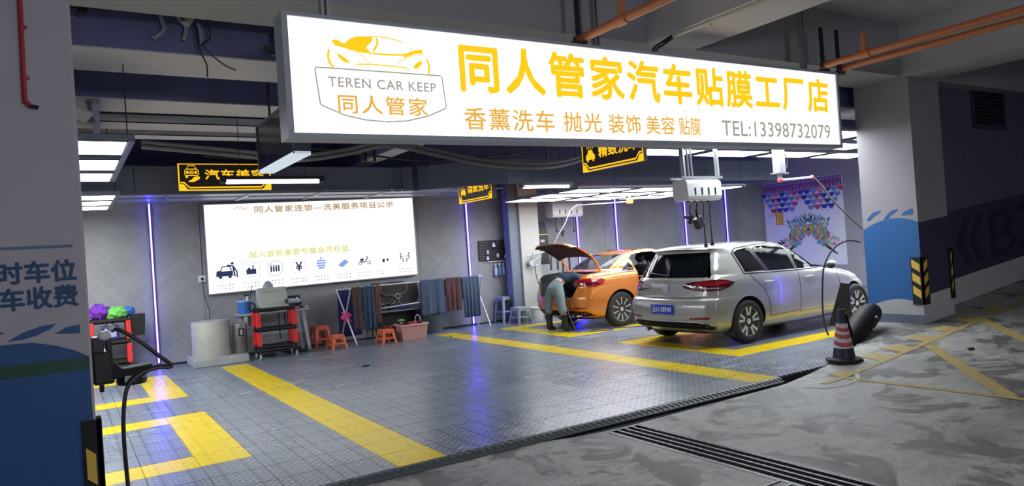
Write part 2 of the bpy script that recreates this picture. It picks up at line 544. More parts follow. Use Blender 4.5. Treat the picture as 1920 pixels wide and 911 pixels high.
for i in range(len(xs)-1):
    for j in range(nv-1):
        cx = (xs[i]+xs[i+1])/2
        if 1.80 <= cx <= 2.18 and j >= 2: continue
        mb.f.append((i*nv+j, i*nv+j+1, (i+1)*nv+j+1, (i+1)*nv+j)); mb.m.append(0)
floor = mb.build('floor', M_conc, None)
floor['kind'] = 'structure'
# drain channel bed under the grating
ch = MB()
ch.box(1.76, 1.80, -9, -.25, -.24, -.0505); ch.box(2.18, 2.22, -9, -.25, -.24, -.0505); ch.box(1.76, 2.22, -9, -.2, -.26, -.24); ch.box(1.2, 5.0, -.35, .0, -.24, -.21)
ch.build('drain_channel', mat('drain_dirt', (0.03, 0.03, 0.032), 0.6, noise=.3, nscale=20), floor, world=True)
# faded yellow hatching on the ramp
M_hatch = mat('faded_yellow_paint', (0.38, 0.29, 0.10), 0.7, noise=.3, nscale=14)
def strip(p0, p1, wd, name='paint_stripe'):
    p0, p1 = Vector(p0), Vector(p1)
    d = (p1-p0); L = d.length; d.normalize(); q = Vector((-d.y, d.x))*wd/2
    n = max(2, int(L/.25)); m = MB(); vs = []
    for i in range(n+1):
        c = p0+d*L*i/n
        for s_ in (1, -1):
            e = c+q*s_; vs.append((e.x, e.y, zg(e.x)+.0045))
    m.add(vs, [(2*i, 2*i+1, 2*i+3, 2*i+2) for i in range(n)])
    return m.build(name, M_hatch, floor)
strip((4.5, -.47), (10.5, -.33), .07)
strip((4.84, -.5), (4.92, -4.5), .08)
strip((6.5, -.5), (4.9, -2.02), .13)
strip((8.0, -.38), (5.1, -3.1), .13)
strip((9.5, -.35), (6.6, -3.0), .13)
for x0 in (4.95, 5.75, 6.2, 6.75, 7.3, 7.9, 8.6):
    strip((x0, -.46), (x0+.10, -.12 if x0 > 5.5 else -.28), .26)

am = MB(); AP = smooth_path([(4.25, -.42, 0), (4.35, -.58, 0), (4.55, -.66, 0), (4.85, -.62, 0), (5.1, -.45, 0)], 6); av = []
for i, q in enumerate(AP):
    d = (AP[min(i+1, len(AP)-1)]-AP[max(i-1, 0)]).normalized(); nn = Vector((-d.y, d.x, 0))*.022
    for s_ in (1, -1): e_ = q+nn*s_; av.append((e_.x, e_.y, zg(e_.x)+.004))
am.add(av, [(2*i, 2*i+1, 2*i+3, 2*i+2) for i in range(len(AP)-1)])
am.build('pale_mortar_arc', mat('pale_mortar', (.48, .48, .44), .8, noise=.2, nscale=20), floor)

# ------------------------------------------------------------------ the raised tiled floor of the wash bay
bay = MB().box(-5.4, 15.6, .0, 8.9, -.10, -.02).build('floor', M_rubber, None)
bay['kind'] = 'structure'
def is_yellow(i, j):
    if i == 0 and 0 <= j < 18: return True
    if i == 10 and 0 <= j < 19: return True
    for j0, j1 in ((3, 8), (12, 17)):
        if i == -3 and j0 <= j <= j1: return True
        if i <= -3 and i > -15 and j in (j0, j1): return True
        if i == 13 and j0 <= j <= j1: return True
        if 13 <= i < 25 and j in (j0, j1): return True
        if i == 24 and j0 <= j <= j1: return True
    return False
def tile_mb(full):
    m = MB(); a = .199; b = .196; t = 0.0; c = -.006; d = -.022
    vs = [(x*b, y*b, t) for x, y in ((-1,-1),(1,-1),(1,1),(-1,1))] + [(x*a, y*a, c) for x, y in ((-1,-1),(1,-1),(1,1),(-1,1))] + [(x*a, y*a, d) for x, y in ((-1,-1),(1,-1),(1,1),(-1,1))]
    fs = [(0,1,2,3)] + [(k, 4+k, 4+(k+1) % 4, (k+1) % 4)[::1] for k in range(4)] + [(4+k, 8+k, 8+(k+1) % 4, 4+(k+1) % 4) for k in range(4)]
    return m.add(vs, fs)
cells = []
def px_of(p):
    d = Vector(p)-CAM; z = d.dot(cf)
    if z < .2: return None
    return 960+1336.95*d.dot(cr)/z, 455.5-1336.95*d.dot(cu)/z, z
for i in range(-13, 39):
    for j in range(0, 21):
        c = ((i+.5)*.4, (j+.5)*.4, 0)
        q = px_of(c)
        vis = q and 150 < q[0] < 1700 and 550 < q[1] < 960
        cells.append((0 if vis else 1, q[2] if q else 99, i, j))
cells.sort()
near, rest = cells[:298], cells[298:]
tg = tile_mb(0); tg_me = tg.build('tile', M_tile, None, fix=True); proto_g = tg_me.data; bpy.data.objects.remove(tg_me)
ty = tile_mb(0); ty_me = ty.build('tile', M_tile_y, None, fix=True); proto_y = ty_me.data; bpy.data.objects.remove(ty_me)
for _, _, i, j in near:
    obj_from_mesh('tile', proto_y if is_yellow(i, j) else proto_g, bay, ((i+.5)*.4, (j+.5)*.4, 0))
mb = MB()
for _, _, i, j in rest:
    mb.add([Vector((v.x+(i+.5)*.4, v.y+(j+.5)*.4, v.z)) for v in tg.v], tg.f, 1 if is_yellow(i, j) else 0)
o = mb.build('tile', [M_tile, M_tile_y], bay, fix=False); o['kind'] = 'stuff'
# ramp edging pieces
M_edge = mat('edging_plastic', (0.10, 0.12, 0.13), 0.4)
e = MB()
e.add([(-.198, 0, -.002), (.198, 0, -.002), (.198, -.014, -.004), (-.198, -.014, -.004), (-.198, -.078, -.040), (.198, -.078, -.040), (-.198, -.078, -.05), (.198, -.078, -.05), (-.198, 0, -.05), (.198, 0, -.05)],
      [(0,3,2,1), (3,4,5,2), (4,6,7,5), (0,8,6,4,3), (1,2,5,7,9), (6,8,9,7), (0,1,9,8)])
for k in range(6):
    x = -.165+.066*k
    e.bar((x-.02, -.022, -.0055), (x+.022, -.068, -.031), .006, .008)
for k in range(6):
    x = -.14+.066*k
    e.bar((x+.01, -.022, -.0055), (x-.012, -.045, -.018), .005, .007)
eo = e.build('edge_ramp', M_edge, None, fix=True); eme = eo.data; bpy.data.objects.remove(eo)
for i in range(-13, 11):
    obj_from_mesh('edge_ramp', eme, bay, ((i+.5)*.4, 0, 0))

def struct(name, mb, m, **kw):
    o = mb.build(name, m, None, **kw); o['kind'] = 'structure'; return o

# ------------------------------------------------------------------ walls of the bay
wall_back = struct('wall_back', MB().box(-5.4, 6.9, 8.44, 8.6, -.1, 4.2), M_navy)
def panels(par, xs_, y, z0, z1, m):
    for a, b in zip(xs_, xs_[1:]):
        MB().box(a+.003, b-.003, y, y+.04, z0, z1).build('panel', m, par)
panels(wall_back, [-5.4, -4.2, -3.0, -1.9, .0, 1.2, 2.4, 3.6, 4.15, 5.3, 6.3], 8.40, 0, 2.86, M_wall)
MB().box(-5.4, 6.3, 8.385, 8.4, 0, .03).build('skirting', M_black, wall_back)
wall_recess = struct('wall_recess', MB().box(6.65, 15.8, 8.94, 9.1, -.1, 4.2), M_navy)
panels(wall_recess, [6.76, 8.0, 9.5, 10.75, 12.0, 13.25, 14.5, 15.6], 8.90, 0, 3.2, M_wall)
wall_right = struct('wall_right', MB().box(15.6, 15.8, .35, 8.94, -.1, 4.2), M_wall_pale)
wall_left = struct('wall_left', MB().box(-5.6, -5.4, -.1, 8.6, -.1, 4.2), M_wall)
col_mid = struct('pillar', MB().box(6.27, 6.75, 7.8, 8.9, -.02, 3.0), M_wall_pale)
struct('trim_1', MB().box(6.03, 6.265, 7.86, 8.1, 0, 3.3), M_duct, bevel=.02)

# ------------------------------------------------------------------ lane wall on the right with its painted bands
lane = MB()
xl = [8.3 + .5*i for i in range(36)]
def band(m, x0, x1, y, r0, r1, mi, xs_, top=None):
    P = [x for x in xs_ if x0 < x < x1]; P = [x0]+P+[x1]
    vs = []; n = len(P)
    for x in P:
        g = zg(x); vs += [(x, y, g+r0), (x, y, top if top else g+r1)]
    m.add(vs, [(2*i, 2*i+2, 2*i+3, 2*i+1) for i in range(n-1)], mi)
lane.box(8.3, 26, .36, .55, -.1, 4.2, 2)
band(lane, 8.3, 26, .357, -.1, .37, 1, xl)
band(lane, 8.3, 26, .355, .37, 1.36, 0, xl)
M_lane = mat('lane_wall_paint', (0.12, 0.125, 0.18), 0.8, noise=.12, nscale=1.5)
lane_wall = struct('wall_lane', lane, [M_band, M_soffit, M_lane], fix=False)
# lettering B3 and the double chevron, painted on the band
lt = MB()
def lane_pt(x, r): return (x, .349, zg(x)+r)
def lane_text(body, x0, x1, r0, r1):
    pts, fs = text_mesh(body, x1-x0, r1-r0)
    lt.add([lane_pt(x0+a, r0+b) for a, b in pts], fs)
lane_text('B3', 10.1, 11.7, .48, 1.22)
for cx in (9.05, 9.42):
    lt.add([lane_pt(cx, .86), lane_pt(cx+.28, 1.22), lane_pt(cx+.46, 1.22), lane_pt(cx+.2, .86), lane_pt(cx+.46, .5), lane_pt(cx+.28, .5)], [(0, 3, 2, 1), (0, 5, 4, 3)])
lt.build('painted_lettering', M_band_deep, lane_wall, fix=False)
# louvre set in the lane wall
lv = T('wall_louver', 'dark metal louvre vent high in the shaded lane wall', 'vent', (10.3, .35, 2.93))
MB().box(9.78, 10.82, .33, .36, 2.93, 2.98).box(9.78, 10.82, .33, .36, 3.5, 3.55).box(9.78, 9.83, .33, .36, 2.98, 3.5).box(10.77, 10.82, .33, .36, 2.98, 3.5).box(9.83, 10.77, .35, .355, 2.98, 3.5).build('frame', M_band, lv)
for k in range(9):
    z = 3.0+k*.057
    MB().obox((10.3, .335, z+.02), .94, .045, .006, Matrix.Rotation(R(-35), 3, 'X')).build('slat', M_dark_metal, lv)
struct('wall_far_right', MB().box(26, 26.2, -9, .55, -.1, 6), M_lane)

# ------------------------------------------------------------------ right pillar
PX, PY = 7.56, .09
pil = MB()
pil.box(PX, 8.32, PY, .86, -.1, 4.2, 0)
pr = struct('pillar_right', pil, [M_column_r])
def yz(y, z, lift=.003): return (PX-lift, y, z)
def face_poly(name, pts, m, lift=.003, par=None):
    k = MB(); k.add([yz(y, z, lift) for y, z in pts], [tuple(range(len(pts)))]); return k.build(name, m, par or pr, fix=False)
def arc(y0, z0, y1, z1, h, n=12):
    return [(y0+(y1-y0)*t/n, z0+(z1-z0)*t/n + h*4*(t/n)*(1-t/n)) for t in range(n+1)]
base_z = zg(PX)
face_poly('base_strip', [(PY, base_z-.02), (.86, base_z-.02), (.86, base_z+.12), (PY, base_z+.12)], M_duct)
face_poly('white_skirt', [(PY, base_z+.12), (.86, base_z+.12)] + arc(.86, .40, PY, .47, .09), mat('skirt_white', (.42, .43, .45), .7, noise=.1, nscale=5))
face_poly('blue_field', arc(PY, .47, .86, .40, .09) + arc(.86, 1.49, PY, 1.565, .10), M_blue_paint)
for (a, b) in ((.80, .58), (.55, .34), (.31, .15)):
    pts = [(a, 1.62), (a-.03, 1.67), ((a+b)/2, 1.735), (b, 1.755), (b+.02, 1.73), ((a+b)/2, 1.68), (a-.06, 1.63)] if b > .2 else [(a, 1.66), (a-.05, 1.71), (b, 1.75), (b, 1.665)]
    face_poly('painted_wave', pts, M_blue_paint, .004)
k = MB(); band(k, PX, 8.32, PY-.003, .37, 1.35, 0, []); band(k, PX, 8.32, PY-.004, 0, .37, 1, []); k.build('painted_band', [M_band, M_soffit], pr, fix=False)
M_yel = mat('guard_yellow', (0.75, 0.50, 0.07), .5)
def guard(name, label, x, y, z0, z1, w=.13, t=.022, mirror=False):
    g = T(name, label, 'corner guard', (x, y, z0))
    sx = -1 if not mirror else 1
    MB().box(x+sx*t, x-sx*.001 if mirror else x-.001, y-t, y+w, z0, z1).box(x-(t if not mirror else w), x+(w if not mirror else t), y-t, y-.001, z0, z1).build('rubber_strip', M_rubber, g)
    n = 3
    for q in range(n):
        zz = z0+.08+(z1-z0-.1)*q/n; h = (z1-z0)*.17
        if not mirror: MB().add([(x-t-.002, y+.01, zz), (x-t-.002, y+w-.015, zz+.07), (x-t-.002, y+w-.015, zz+.07+h), (x-t-.002, y+.01, zz+h)], [(0, 1, 2, 3)]).build('yellow_stripe', M_yel, g, fix=False)
        MB().add([(x+.01, y-t-.002, zz), (x+w-.02, y-t-.002, zz+.07), (x+w-.02, y-t-.002, zz+.07+h), (x+.01, y-t-.002, zz+h)] if not mirror else
                 [(x-w+.02, y-t-.002, zz), (x-.01, y-t-.002, zz+.07), (x-.01, y-t-.002, zz+.07+h), (x-w+.02, y-t-.002, zz+h)], [(0, 1, 2, 3)]).build('yellow_stripe', M_yel, g, fix=False)
    return g
guard('corner_guard', 'black and yellow rubber corner guard beside the blue pillar face', PX, PY, .46, 1.09)
guard('corner_guard', 'dark rubber corner guard on the far shaded edge of the right pillar', 8.32, PY, .48, 1.17, w=.07, mirror=True)

# ------------------------------------------------------------------ left pillar beside the camera
LX0, LX1, LY = -2.9, -1.945, -.7
pl = struct('pillar_left', MB().box(LX0, LX1, LY, -.05, -.1, 4.2), [M_column], bevel=.012)
def fl(name, pts, m, lift=.003):
    k = MB(); k.add([(x, LY-lift, z) for x, z in pts], [tuple(range(len(pts)))]); return k.build(name, m, pl, fix=False)
topc = [(-2.9, 1.13), (-2.7, 1.18), (-2.5, 1.235), (-2.33, 1.27), (-2.2, 1.268), (-2.1, 1.24), (-2.02, 1.205), (-1.958, 1.165)]
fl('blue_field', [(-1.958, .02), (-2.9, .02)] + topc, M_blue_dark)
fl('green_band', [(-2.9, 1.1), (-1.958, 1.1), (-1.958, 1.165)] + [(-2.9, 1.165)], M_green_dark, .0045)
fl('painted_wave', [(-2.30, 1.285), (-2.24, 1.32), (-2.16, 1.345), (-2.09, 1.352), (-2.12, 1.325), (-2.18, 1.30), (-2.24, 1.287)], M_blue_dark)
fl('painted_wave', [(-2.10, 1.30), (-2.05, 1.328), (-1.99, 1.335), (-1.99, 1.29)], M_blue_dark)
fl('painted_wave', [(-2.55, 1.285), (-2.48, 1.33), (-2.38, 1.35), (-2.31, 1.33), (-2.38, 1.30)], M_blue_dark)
k = MB()
put_text(k, '临时车位', (-2.44, LY-.004, 1.568), (1, 0, 0), (0, 0, 1), width=.448, height=.107, bold=.03)
put_text(k, '停车收费', (-2.44, LY-.004, 1.436), (1, 0, 0), (0, 0, 1), width=.448, height=.109, bold=.03)
k.build('painted_lettering', mat('lettering_blue', (.015, .07, .19), .6), pl, fix=False)
fl('painted_line', [(-2.9, 1.742), (-2.0, 1.738), (-2.0, 1.752), (-2.9, 1.756)], mat('pale_blue_line', (.12, .2, .32), .7))
g = T('corner_guard', 'black corner guard with a yellow plate low on the left pillar', 'corner guard', (LX1, LY, .2))
MB().box(-2.01, -1.925, -.725, -.7, .2, .835).box(-1.945, -1.92, -.725, -.6, .2, .835).build('rubber_strip', M_rubber, g)
MB().add([(-1.998, -.728, .54), (-1.955, -.728, .50), (-1.955, -.728, .66), (-1.998, -.728, .70)], [(0, 1, 2, 3)]).build('yellow_plate', M_yel, g, fix=False)

# ------------------------------------------------------------------ ceiling, beams
struct('ceiling', MB().box(-9, 26, -9, .2, 4.2, 4.4, 0).box(-9, 16, .2, 9.2, 4.2, 4.4, 1), [M_white_paint, M_navy])
struct('beam_front', MB().box(-9, 26, .12, .80, 3.5, 4.2), M_beam_grey)
struct('beam_lane', MB().box(2.92, 3.6, -9, .12, 3.5, 4.2), M_white_paint)
struct('beam_side', MB().box(7.45, 8.2, -9, .12, 3.5, 4.2), M_white_paint)
def inner_beam(y0, y1, z, x0=-5.4, x1=15.6):
    b = struct('beam_inner', MB().box(x0, x1, y0, y1, z, 4.2), M_navy)
    MB().box(x0, x1, y0, y1, z-.012, z-.001).build('soffit', M_soffit, b)
inner_beam(1.07, 1.76, 3.3)
inner_beam(2.80, 3.42, 3.3)
b = struct('beam_inner', MB().box(2.5, 2.82, 3.42, 8.4, 3.3, 4.2), M_navy)
MB().box(2.5, 2.82, 3.42, 8.4, 3.288, 3.299).build('soffit', M_soffit, b)

# ------------------------------------------------------------------ dark fascia duct that runs round the bay
path = [(-5.4, 6.72), (3.2, 6.9), (4.72, 5.72), (12.2, 5.6), (12.4, 8.9)]
for (a, b_), (c, d) in zip(path, path[1:]):
    L = math.hypot(c-a, d-b_); ang = math.atan2(d-b_, c-a)
    n = max(1, round(L/2.2))
    f = struct('trim_2', MB().box(a, a+.01, b_, b_+.01, 2.9, 2.91), M_duct)   # hidden stub that carries the panels
    for q in range(n):
        s0, s1 = L*q/n+.004, L*(q+1)/n-.004
        m = MB().box(s0, s1, 0, .10, 2.75, 3.18)
        m.xf(Matrix.Translation((a, b_, 0)) @ Matrix.Rotation(ang, 4, 'Z'))
        m.build('fascia_panel', M_duct, f)
# pale slatted soffit between the fascia and the screen wall
M_slat = mat('pale_soffit_panel', (0.36, 0.40, 0.52), 0.35)
so = struct('trim_3', MB().box(-5.4, 5.0, 7.58, 7.64, 2.76, 2.80), M_galv)
xx = -5.4
while xx < 4.6:
    for (y0, y1) in ((6.85, 7.55), (7.66, 8.36)):
        MB().box(xx+.03, xx+1.17, y0, y1, 2.775, 2.785).build('panel', M_slat, so)
    MB().box(xx-.03, xx+.03, 6.85, 8.38, 2.755, 2.80).build('rail', M_galv, so)
    xx += 1.2
MB().box(-5.4, 5.0, 8.34, 8.40, 2.755, 2.80).build('rail', M_galv, so)
# ------------------------------------------------------------------ ceiling light frames
def light_frame(label, xcols, yrows, z, pw=1.2, ph=.58, group=None, rods=True, M=M_panel):
    x0, x1 = min(xcols), max(xcols)+pw; y0, y1 = min(yrows), max(yrows)+ph
    t = T('ceiling_light', label, 'light', ((x0+x1)/2, (y0+y1)/2, z), group=group)
    for x in xcols:
        for y in yrows:
            MB().box(x+.008, x+pw-.008, y+.008, y+ph-.008, z, z+.004, 0).box(x, x+pw, y, y+ph, z+.004, z+.022, 1).build('light_panel', [M, M_duct], t)
    f = MB()
    for x in xcols:
        f.box(x-.05, x-.005, y0-.05, y1+.05, z+.0, z+.05); f.box(x+pw+.005, x+pw+.05, y0-.05, y1+.05, z+.0, z+.05)
    for y in yrows:
        f.box(x0-.05, x1+.05, y-.045, y-.005, z+.021, z+.06); f.box(x0-.05, x1+.05, y+ph+.005, y+ph+.045, z+.021, z+.06)
    f.build('frame', M_duct, t)
    r = MB()
    for x in (x0, x1):
        for y in (y0, y1): r.cyl((x, y, z+.05), (x, y, 4.2), .005, n=5)
    r.build('hanging_rod', M_dark_metal, t)
    return t
light_frame('grid of long lit ceiling panels above the silver car', [5.31, 6.85], [.89, 1.79, 2.73], 2.9, pw=1.22, ph=.56)
light_frame('lit ceiling panels running on behind the top of the blue pillar', [8.42+1.54*i for i in range(5)], [.89, 1.79, 2.73], 2.9, pw=1.22, ph=.56)
light_frame('low grid of lit ceiling panels above the orange car', [5.43+1.475*i for i in range(3)], [4.6, 5.5, 6.4], 2.5)
light_frame('three lit ceiling panels in the near frame beside the left pillar', [-4.2, -2.75], [1.5, 2.56, 3.54], 2.65, ph=.67)
light_frame('three lit ceiling panels in the far frame beyond the left pillar', [-4.1, -2.65], [5.1, 5.88, 6.66], 2.57, ph=.5)

def tube_light(label, x0, x1, y, z):
    t = T('tube_light', label, 'light', ((x0+x1)/2, y, z))
    MB().box(x0, x1, y-.03, y+.03, z+.025, z+.065).box(x0-.02, x0+.04, y-.035, y+.035, z-.01, z+.065).box(x1-.04, x1+.02, y-.035, y+.035, z-.01, z+.065).build('housing', M_dark_metal, t)
    MB().cyl((x0+.04, y, z), (x1-.04, y, z), .024, n=10).build('tube', M_tube, t, smooth=True)
    MB().cyl((x0+.2, y, z+.06), (x0+.2, y, 4.2), .004, n=5).cyl((x1-.2, y, z+.06), (x1-.2, y, 4.2), .004, n=5).build('hanging_cord', M_black, t)
tube_light('single hanging tube light in front of the yellow sign on the left', -.48, .66, 3.48, 2.55)
tube_light('single hanging tube light just left of the light grid over the orange car', 4.21, 5.2, 4.5, 2.55)

# violet strips on the walls
def led(label, x, y, z0, z1):
    t = T('led_strip', label, 'light strip', (x, y, z0))
    MB().box(x-.03, x+.03, y-.022, y-.004, z0, z1).build('channel', M_dark_metal, t)
    MB().box(x-.013, x+.013, y-.036, y-.022, z0+.01, z1-.01).build('light_tube', M_led, t)
led('violet light strip on the wall left of the white screen', -.775, 8.40, .05, 2.76)
led('violet light strip on the wall right of the white screen', 5.30, 8.40, .02, 2.74)
led('violet light strip under the far hose box behind the trunk lid', 8.64, 8.90, .02, 2.85)
led('violet light strip on the wall above the roof of the orange car', 9.88, 8.90, .02, 2.85)
led('violet light strip behind the white hose box over the silver car', 12.34, 8.90, .02, 2.85)
pl_ = T('led_strip', 'violet light strip on the hidden back face of the blue pillar', 'light strip', (7.95, .90, .3))
MB().box(7.92, 7.98, .864, .882, .3, 1.3).build('channel', M_dark_metal, pl_)
MB().box(7.937, 7.963, .882, .896, .31, 1.29).build('light_tube', M_led, pl_)
led('violet light strip farthest right, next to the dragon poster', 13.98, 8.90, .02, 2.85)

# ------------------------------------------------------------------ the big lightbox over the entrance
M_sign = emis('sign_face', (1.0, 1.0, 1.0), SIGN_E)
M_sy = emis('sign_yellow', (1.0, .60, .012), 1.0)
M_so = emis('sign_orange', (.88, .47, .08), .9)
M_sg = emis('sign_grey', (.40, .38, .34), .9)
TL = .0066
sg = T('lightbox_sign', 'large backlit white shop sign with yellow lettering over the entrance', 'sign', (2.3, -.3, 2.4))
U0 = Vector((1, 0, TL)).normalized()
def SP(x, z, lift=0): return Vector((x, -.3-lift, z+TL*(x+.72)))
def sbox(m, x0, x1, z0, z1, y0, y1):
    vs = [(x, y, z+TL*(x+.72)) for z in (z0, z1) for x, y in ((x0, y0), (x1, y0), (x1, y1), (x0, y1))]
    return m.add(vs, [(3,2,1,0),(4,5,6,7),(0,1,5,4),(1,2,6,5),(2,3,7,6),(3,0,4,7)])
sbox(MB(), -.705, 5.345, 2.44, 3.225, -.30, -.20).build('face', M_sign, sg)
m = MB()
sbox(m, -.745, -.705, 2.405, 3.25, -.315, -.12); sbox(m, 5.345, 5.38, 2.405, 3.25, -.315, -.12)
sbox(m, -.705, 5.345, 2.405, 2.44, -.315, -.12); sbox(m, -.705, 5.345, 3.225, 3.25, -.315, -.12); sbox(m, -.705, 5.345, 2.44, 3.225, -.14, -.12)
m.build('frame', mat('sign_frame_metal', (.42, .46, .54), .5), sg)
for x in (-.42, 2.0, 4.9):
    m = MB(); m.box(x-.03, x-.01, -.25, -.2, 3.25+TL*(x+.72), 4.2).box(x+.01, x+.03, -.25, -.2, 3.25+TL*(x+.72), 4.2)
    m.build('hanging_bracket', M_galv, sg)
m = MB()
def stext(m, body, x0, x1, z0, z1, bold, sp=1.0, mi=0, lift=.004):
    put_text(m, body, SP(x0, z0, lift), U0, (0, 0, 1), width=x1-x0, height=z1-z0, bold=bold, sp=sp, mi=mi)
stext(m, '同人管家汽车贴膜工厂店', .585, 5.185, 2.795, 3.155, .03, 1.14)
m.build('main_lettering', M_sy, sg, fix=False)
m = MB()
stext(m, '香薰洗车', .59, 1.43, 2.495, 2.665, .014, 1.14)
stext(m, '抛光', 1.53, 1.93, 2.50, 2.665, .014, 1.1)
stext(m, '装饰', 2.01, 2.38, 2.50, 2.665, .014, 1.1)
stext(m, '美容', 2.45, 2.80, 2.50, 2.665, .014, 1.1)
stext(m, '贴膜', 2.86, 3.14, 2.50, 2.665, .010, 1.0)
m.build('service_lettering', M_so, sg, fix=False)
m = MB(); stext(m, 'TEL:13398732079', 3.44, 5.175, 2.505, 2.655, .012, 1.05); m.build('phone_number', M_sg, sg, fix=False)
# logo: car front over a shield
def LZ(x, y):
    X = -.54+(x-228)*.001236; Z = 2.89-(y-(410+.0798*(x-228)))*.0011
    return X+.72, Z-2.4
LO = Vector((-.72, -.304, 2.4)); LU = Vector((1, 0, TL)); LV = Vector((0, 0, 1))
m = MB()
for poly in ([(330,240),(362,236),(405,262),(440,230),(480,214),(580,210),(573,245),(545,270),(536,290),(560,316),(700,325),(770,322),(835,300),(885,290),(888,316),(830,326),(758,352),(765,336),(690,336),(590,330),(490,315),(420,290),(350,268)],
             [(358,318),(385,335),(425,368),(432,388),(400,378),(370,352)], [(880,365),(878,390),(850,420),(822,420),(828,398),(850,378)]):
    flat(m, [LZ(*q) for q in poly], LO, LU, LV)
for ln, wd in (([(580,213),(650,216),(720,232),(765,248)], .008), ([(600,222),(606,255),(590,285),(575,308)], .017), ([(316,298),(308,345),(316,385),(335,412)], .016), ([(913,360),(926,400),(918,458)], .016),
               ([(470,408),(474,392),(560,392),(680,404),(775,416),(790,434)], .009), ([(345,268),(420,292),(490,322),(548,385)], .006), ([(890,325),(800,340),(720,385)], .006), ([(800,275),(832,306)], .006)):
    stroke(m, [LZ(*q) for q in ln], wd, LO, LU, LV, lift=.0005)
m.build('car_emblem', M_sy, sg, fix=False)
m = MB()
sh = [(236,410),(420,424),(700,446),(995,470),(1006,478),(1022,684),(1014,694),(900,740),(760,766),(640,768),(500,748),(380,712),(262,650),(248,636),(230,420)]
stroke(m, [LZ(*q) for q in sh], .010, LO, LU, LV, closed=True)
m.build('shield_outline', M_sg, sg, fix=False)
m = MB()
stext(m, 'TEREN CAR KEEP', -.45, .365, 2.765, 2.832, .02, 1.1)
m.build('latin_lettering', M_sg, sg, fix=False)
m = MB(); stext(m, '同人管家', -.39, .285, 2.585, 2.715, .018, 1.15); m.build('logo_lettering', M_so, sg, fix=False)

# ------------------------------------------------------------------ bay signs: dark boards with amber lettering
M_board = mat('sign_board', (.045, .03, .035), .35)
M_amber = emis('amber_light', (1.0, .56, .015), 1.1)
def icon_hand(m, O, U, V, s):
    fr = lambda pts: [(a*s, b*s) for a, b in pts]
    stroke(m, fr([(.22,.95),(.30,1.18),(.70,1.18),(.80,.95)]), .04*s, O, U, V)
    stroke(m, fr([(.10,.62),(.12,.90),(.24,.97),(.76,.97),(.90,.90),(.92,.62),(.84,.56),(.16,.56)]), .05*s, O, U, V, closed=True)
    flat(m, fr(circ(.26,.76,.09,12)), O, U, V); flat(m, fr(circ(.76,.76,.09,12)), O, U, V)
    for h in (.68, .76, .84): flat(m, fr([(.38,h-.02),(.64,h-.02),(.64,h+.02),(.38,h+.02)]), O, U, V)
    flat(m, fr([(.14,.40),(.28,.40),(.28,.54),(.14,.54)]), O, U, V)
    flat(m, fr([(.30,.14),(.62,.14),(.95,.32),(1.0,.48),(.80,.50),(.62,.44),(.50,.30),(.30,.20)]), O, U, V)
def icon_wash(m, O, U, V, s):
    fr = lambda pts: [(a*s, b*s) for a, b in pts]
    flat(m, fr([(.25,.62),(.32,.86),(.70,.86),(.78,.62)]), O, U, V)
    flat(m, fr([(.08,.28),(.08,.52),(.2,.64),(.82,.64),(.94,.52),(.94,.28),(.84,.28),(.84,.16),(.70,.16),(.70,.28),(.32,.28),(.32,.16),(.18,.16),(.18,.28)]), O, U, V)
    for a in (.22, .4, .58, .76): stroke(m, fr([(a, .92), (a+.02, 1.22)]), .045*s, O, U, V)
    flat(m, fr([(.18,1.2),(.82,1.2),(.82,1.28),(.18,1.28)]), O, U, V)
def bay_sign(label, O, U, W, H, text, icon, body_t=.06, em=None):
    """O: lower left of the face, U along it"""
    O, U = Vector(O), Vector(U); V = Vector((0, 0, 1)); Nn = U.cross(V)
    t = T('bay_sign', label, 'sign', tuple(O+U*W/2))
    m = MB(); flat(m, [(0, 0), (W, 0), (W, H), (0, H)], O, U, V, 0, body_t); m.build('board', M_board, t)
    m = MB()
    e = .02
    for poly in ([(0,0),(W,0),(W,e),(0,e)], [(0,H-e*.6),(W,H-e*.6),(W,H),(0,H)], [(0,0),(e,0),(e,H),(0,H)], [(W-e,0),(W,0),(W,H),(W-e,H)], [(0,0),(.14,0),(.07,.10),(0,.10)], [(W-.14,0),(W,0),(W,.10),(W-.07,.10)]):
        flat(m, poly, O, U, V, .004, .0)
    stroke(m, [(.03,.125),(.075,.125),(.15,.048),(W-.15,.048),(W-.075,.125),(W-.03,.125)], .022, O, U, V, .006)
    m.build('border', em or M_amber, t, fix=False)
    m = MB(); icon(m, O+U*.07+V*.10+Nn*.005, U, V, .235); m.build('emblem', em or M_amber, t, fix=False)
    m = MB(); put_text(m, text, O+U*.375+V*.17, U, V, width=W-.47, height=.15 if H < .42 else .16, bold=.026, sp=1.05, lift=.005); m.build('lettering', em or M_amber, t, fix=False)
    m = MB()
    for a in (.2, W-.2):
        p = O+U*a+V*H-Nn*.03; m.cyl(p, (p.x, p.y, 4.2), .006, n=6)
    m.build('hanging_wire', M_dark_metal, t)
    return t
bay_sign('amber sign with a car held on a hand, above the left end of the screen', (-.53, 6.58, 2.775), (1, 0, 0), 1.35, .41, '汽车美容', icon_hand)
bay_sign('amber car-wash sign hanging under the middle of the big lightbox', (4.4, 3.12, 2.60), (0, -1, 0), 1.28, .41, '精致洗车', icon_wash)
bay_sign('amber car-wash sign half hidden by the fascia above the towel rail', (4.62, 7.38, 2.52), (0, -1, 0), 1.27, .39, '精致洗车', icon_wash, .10)
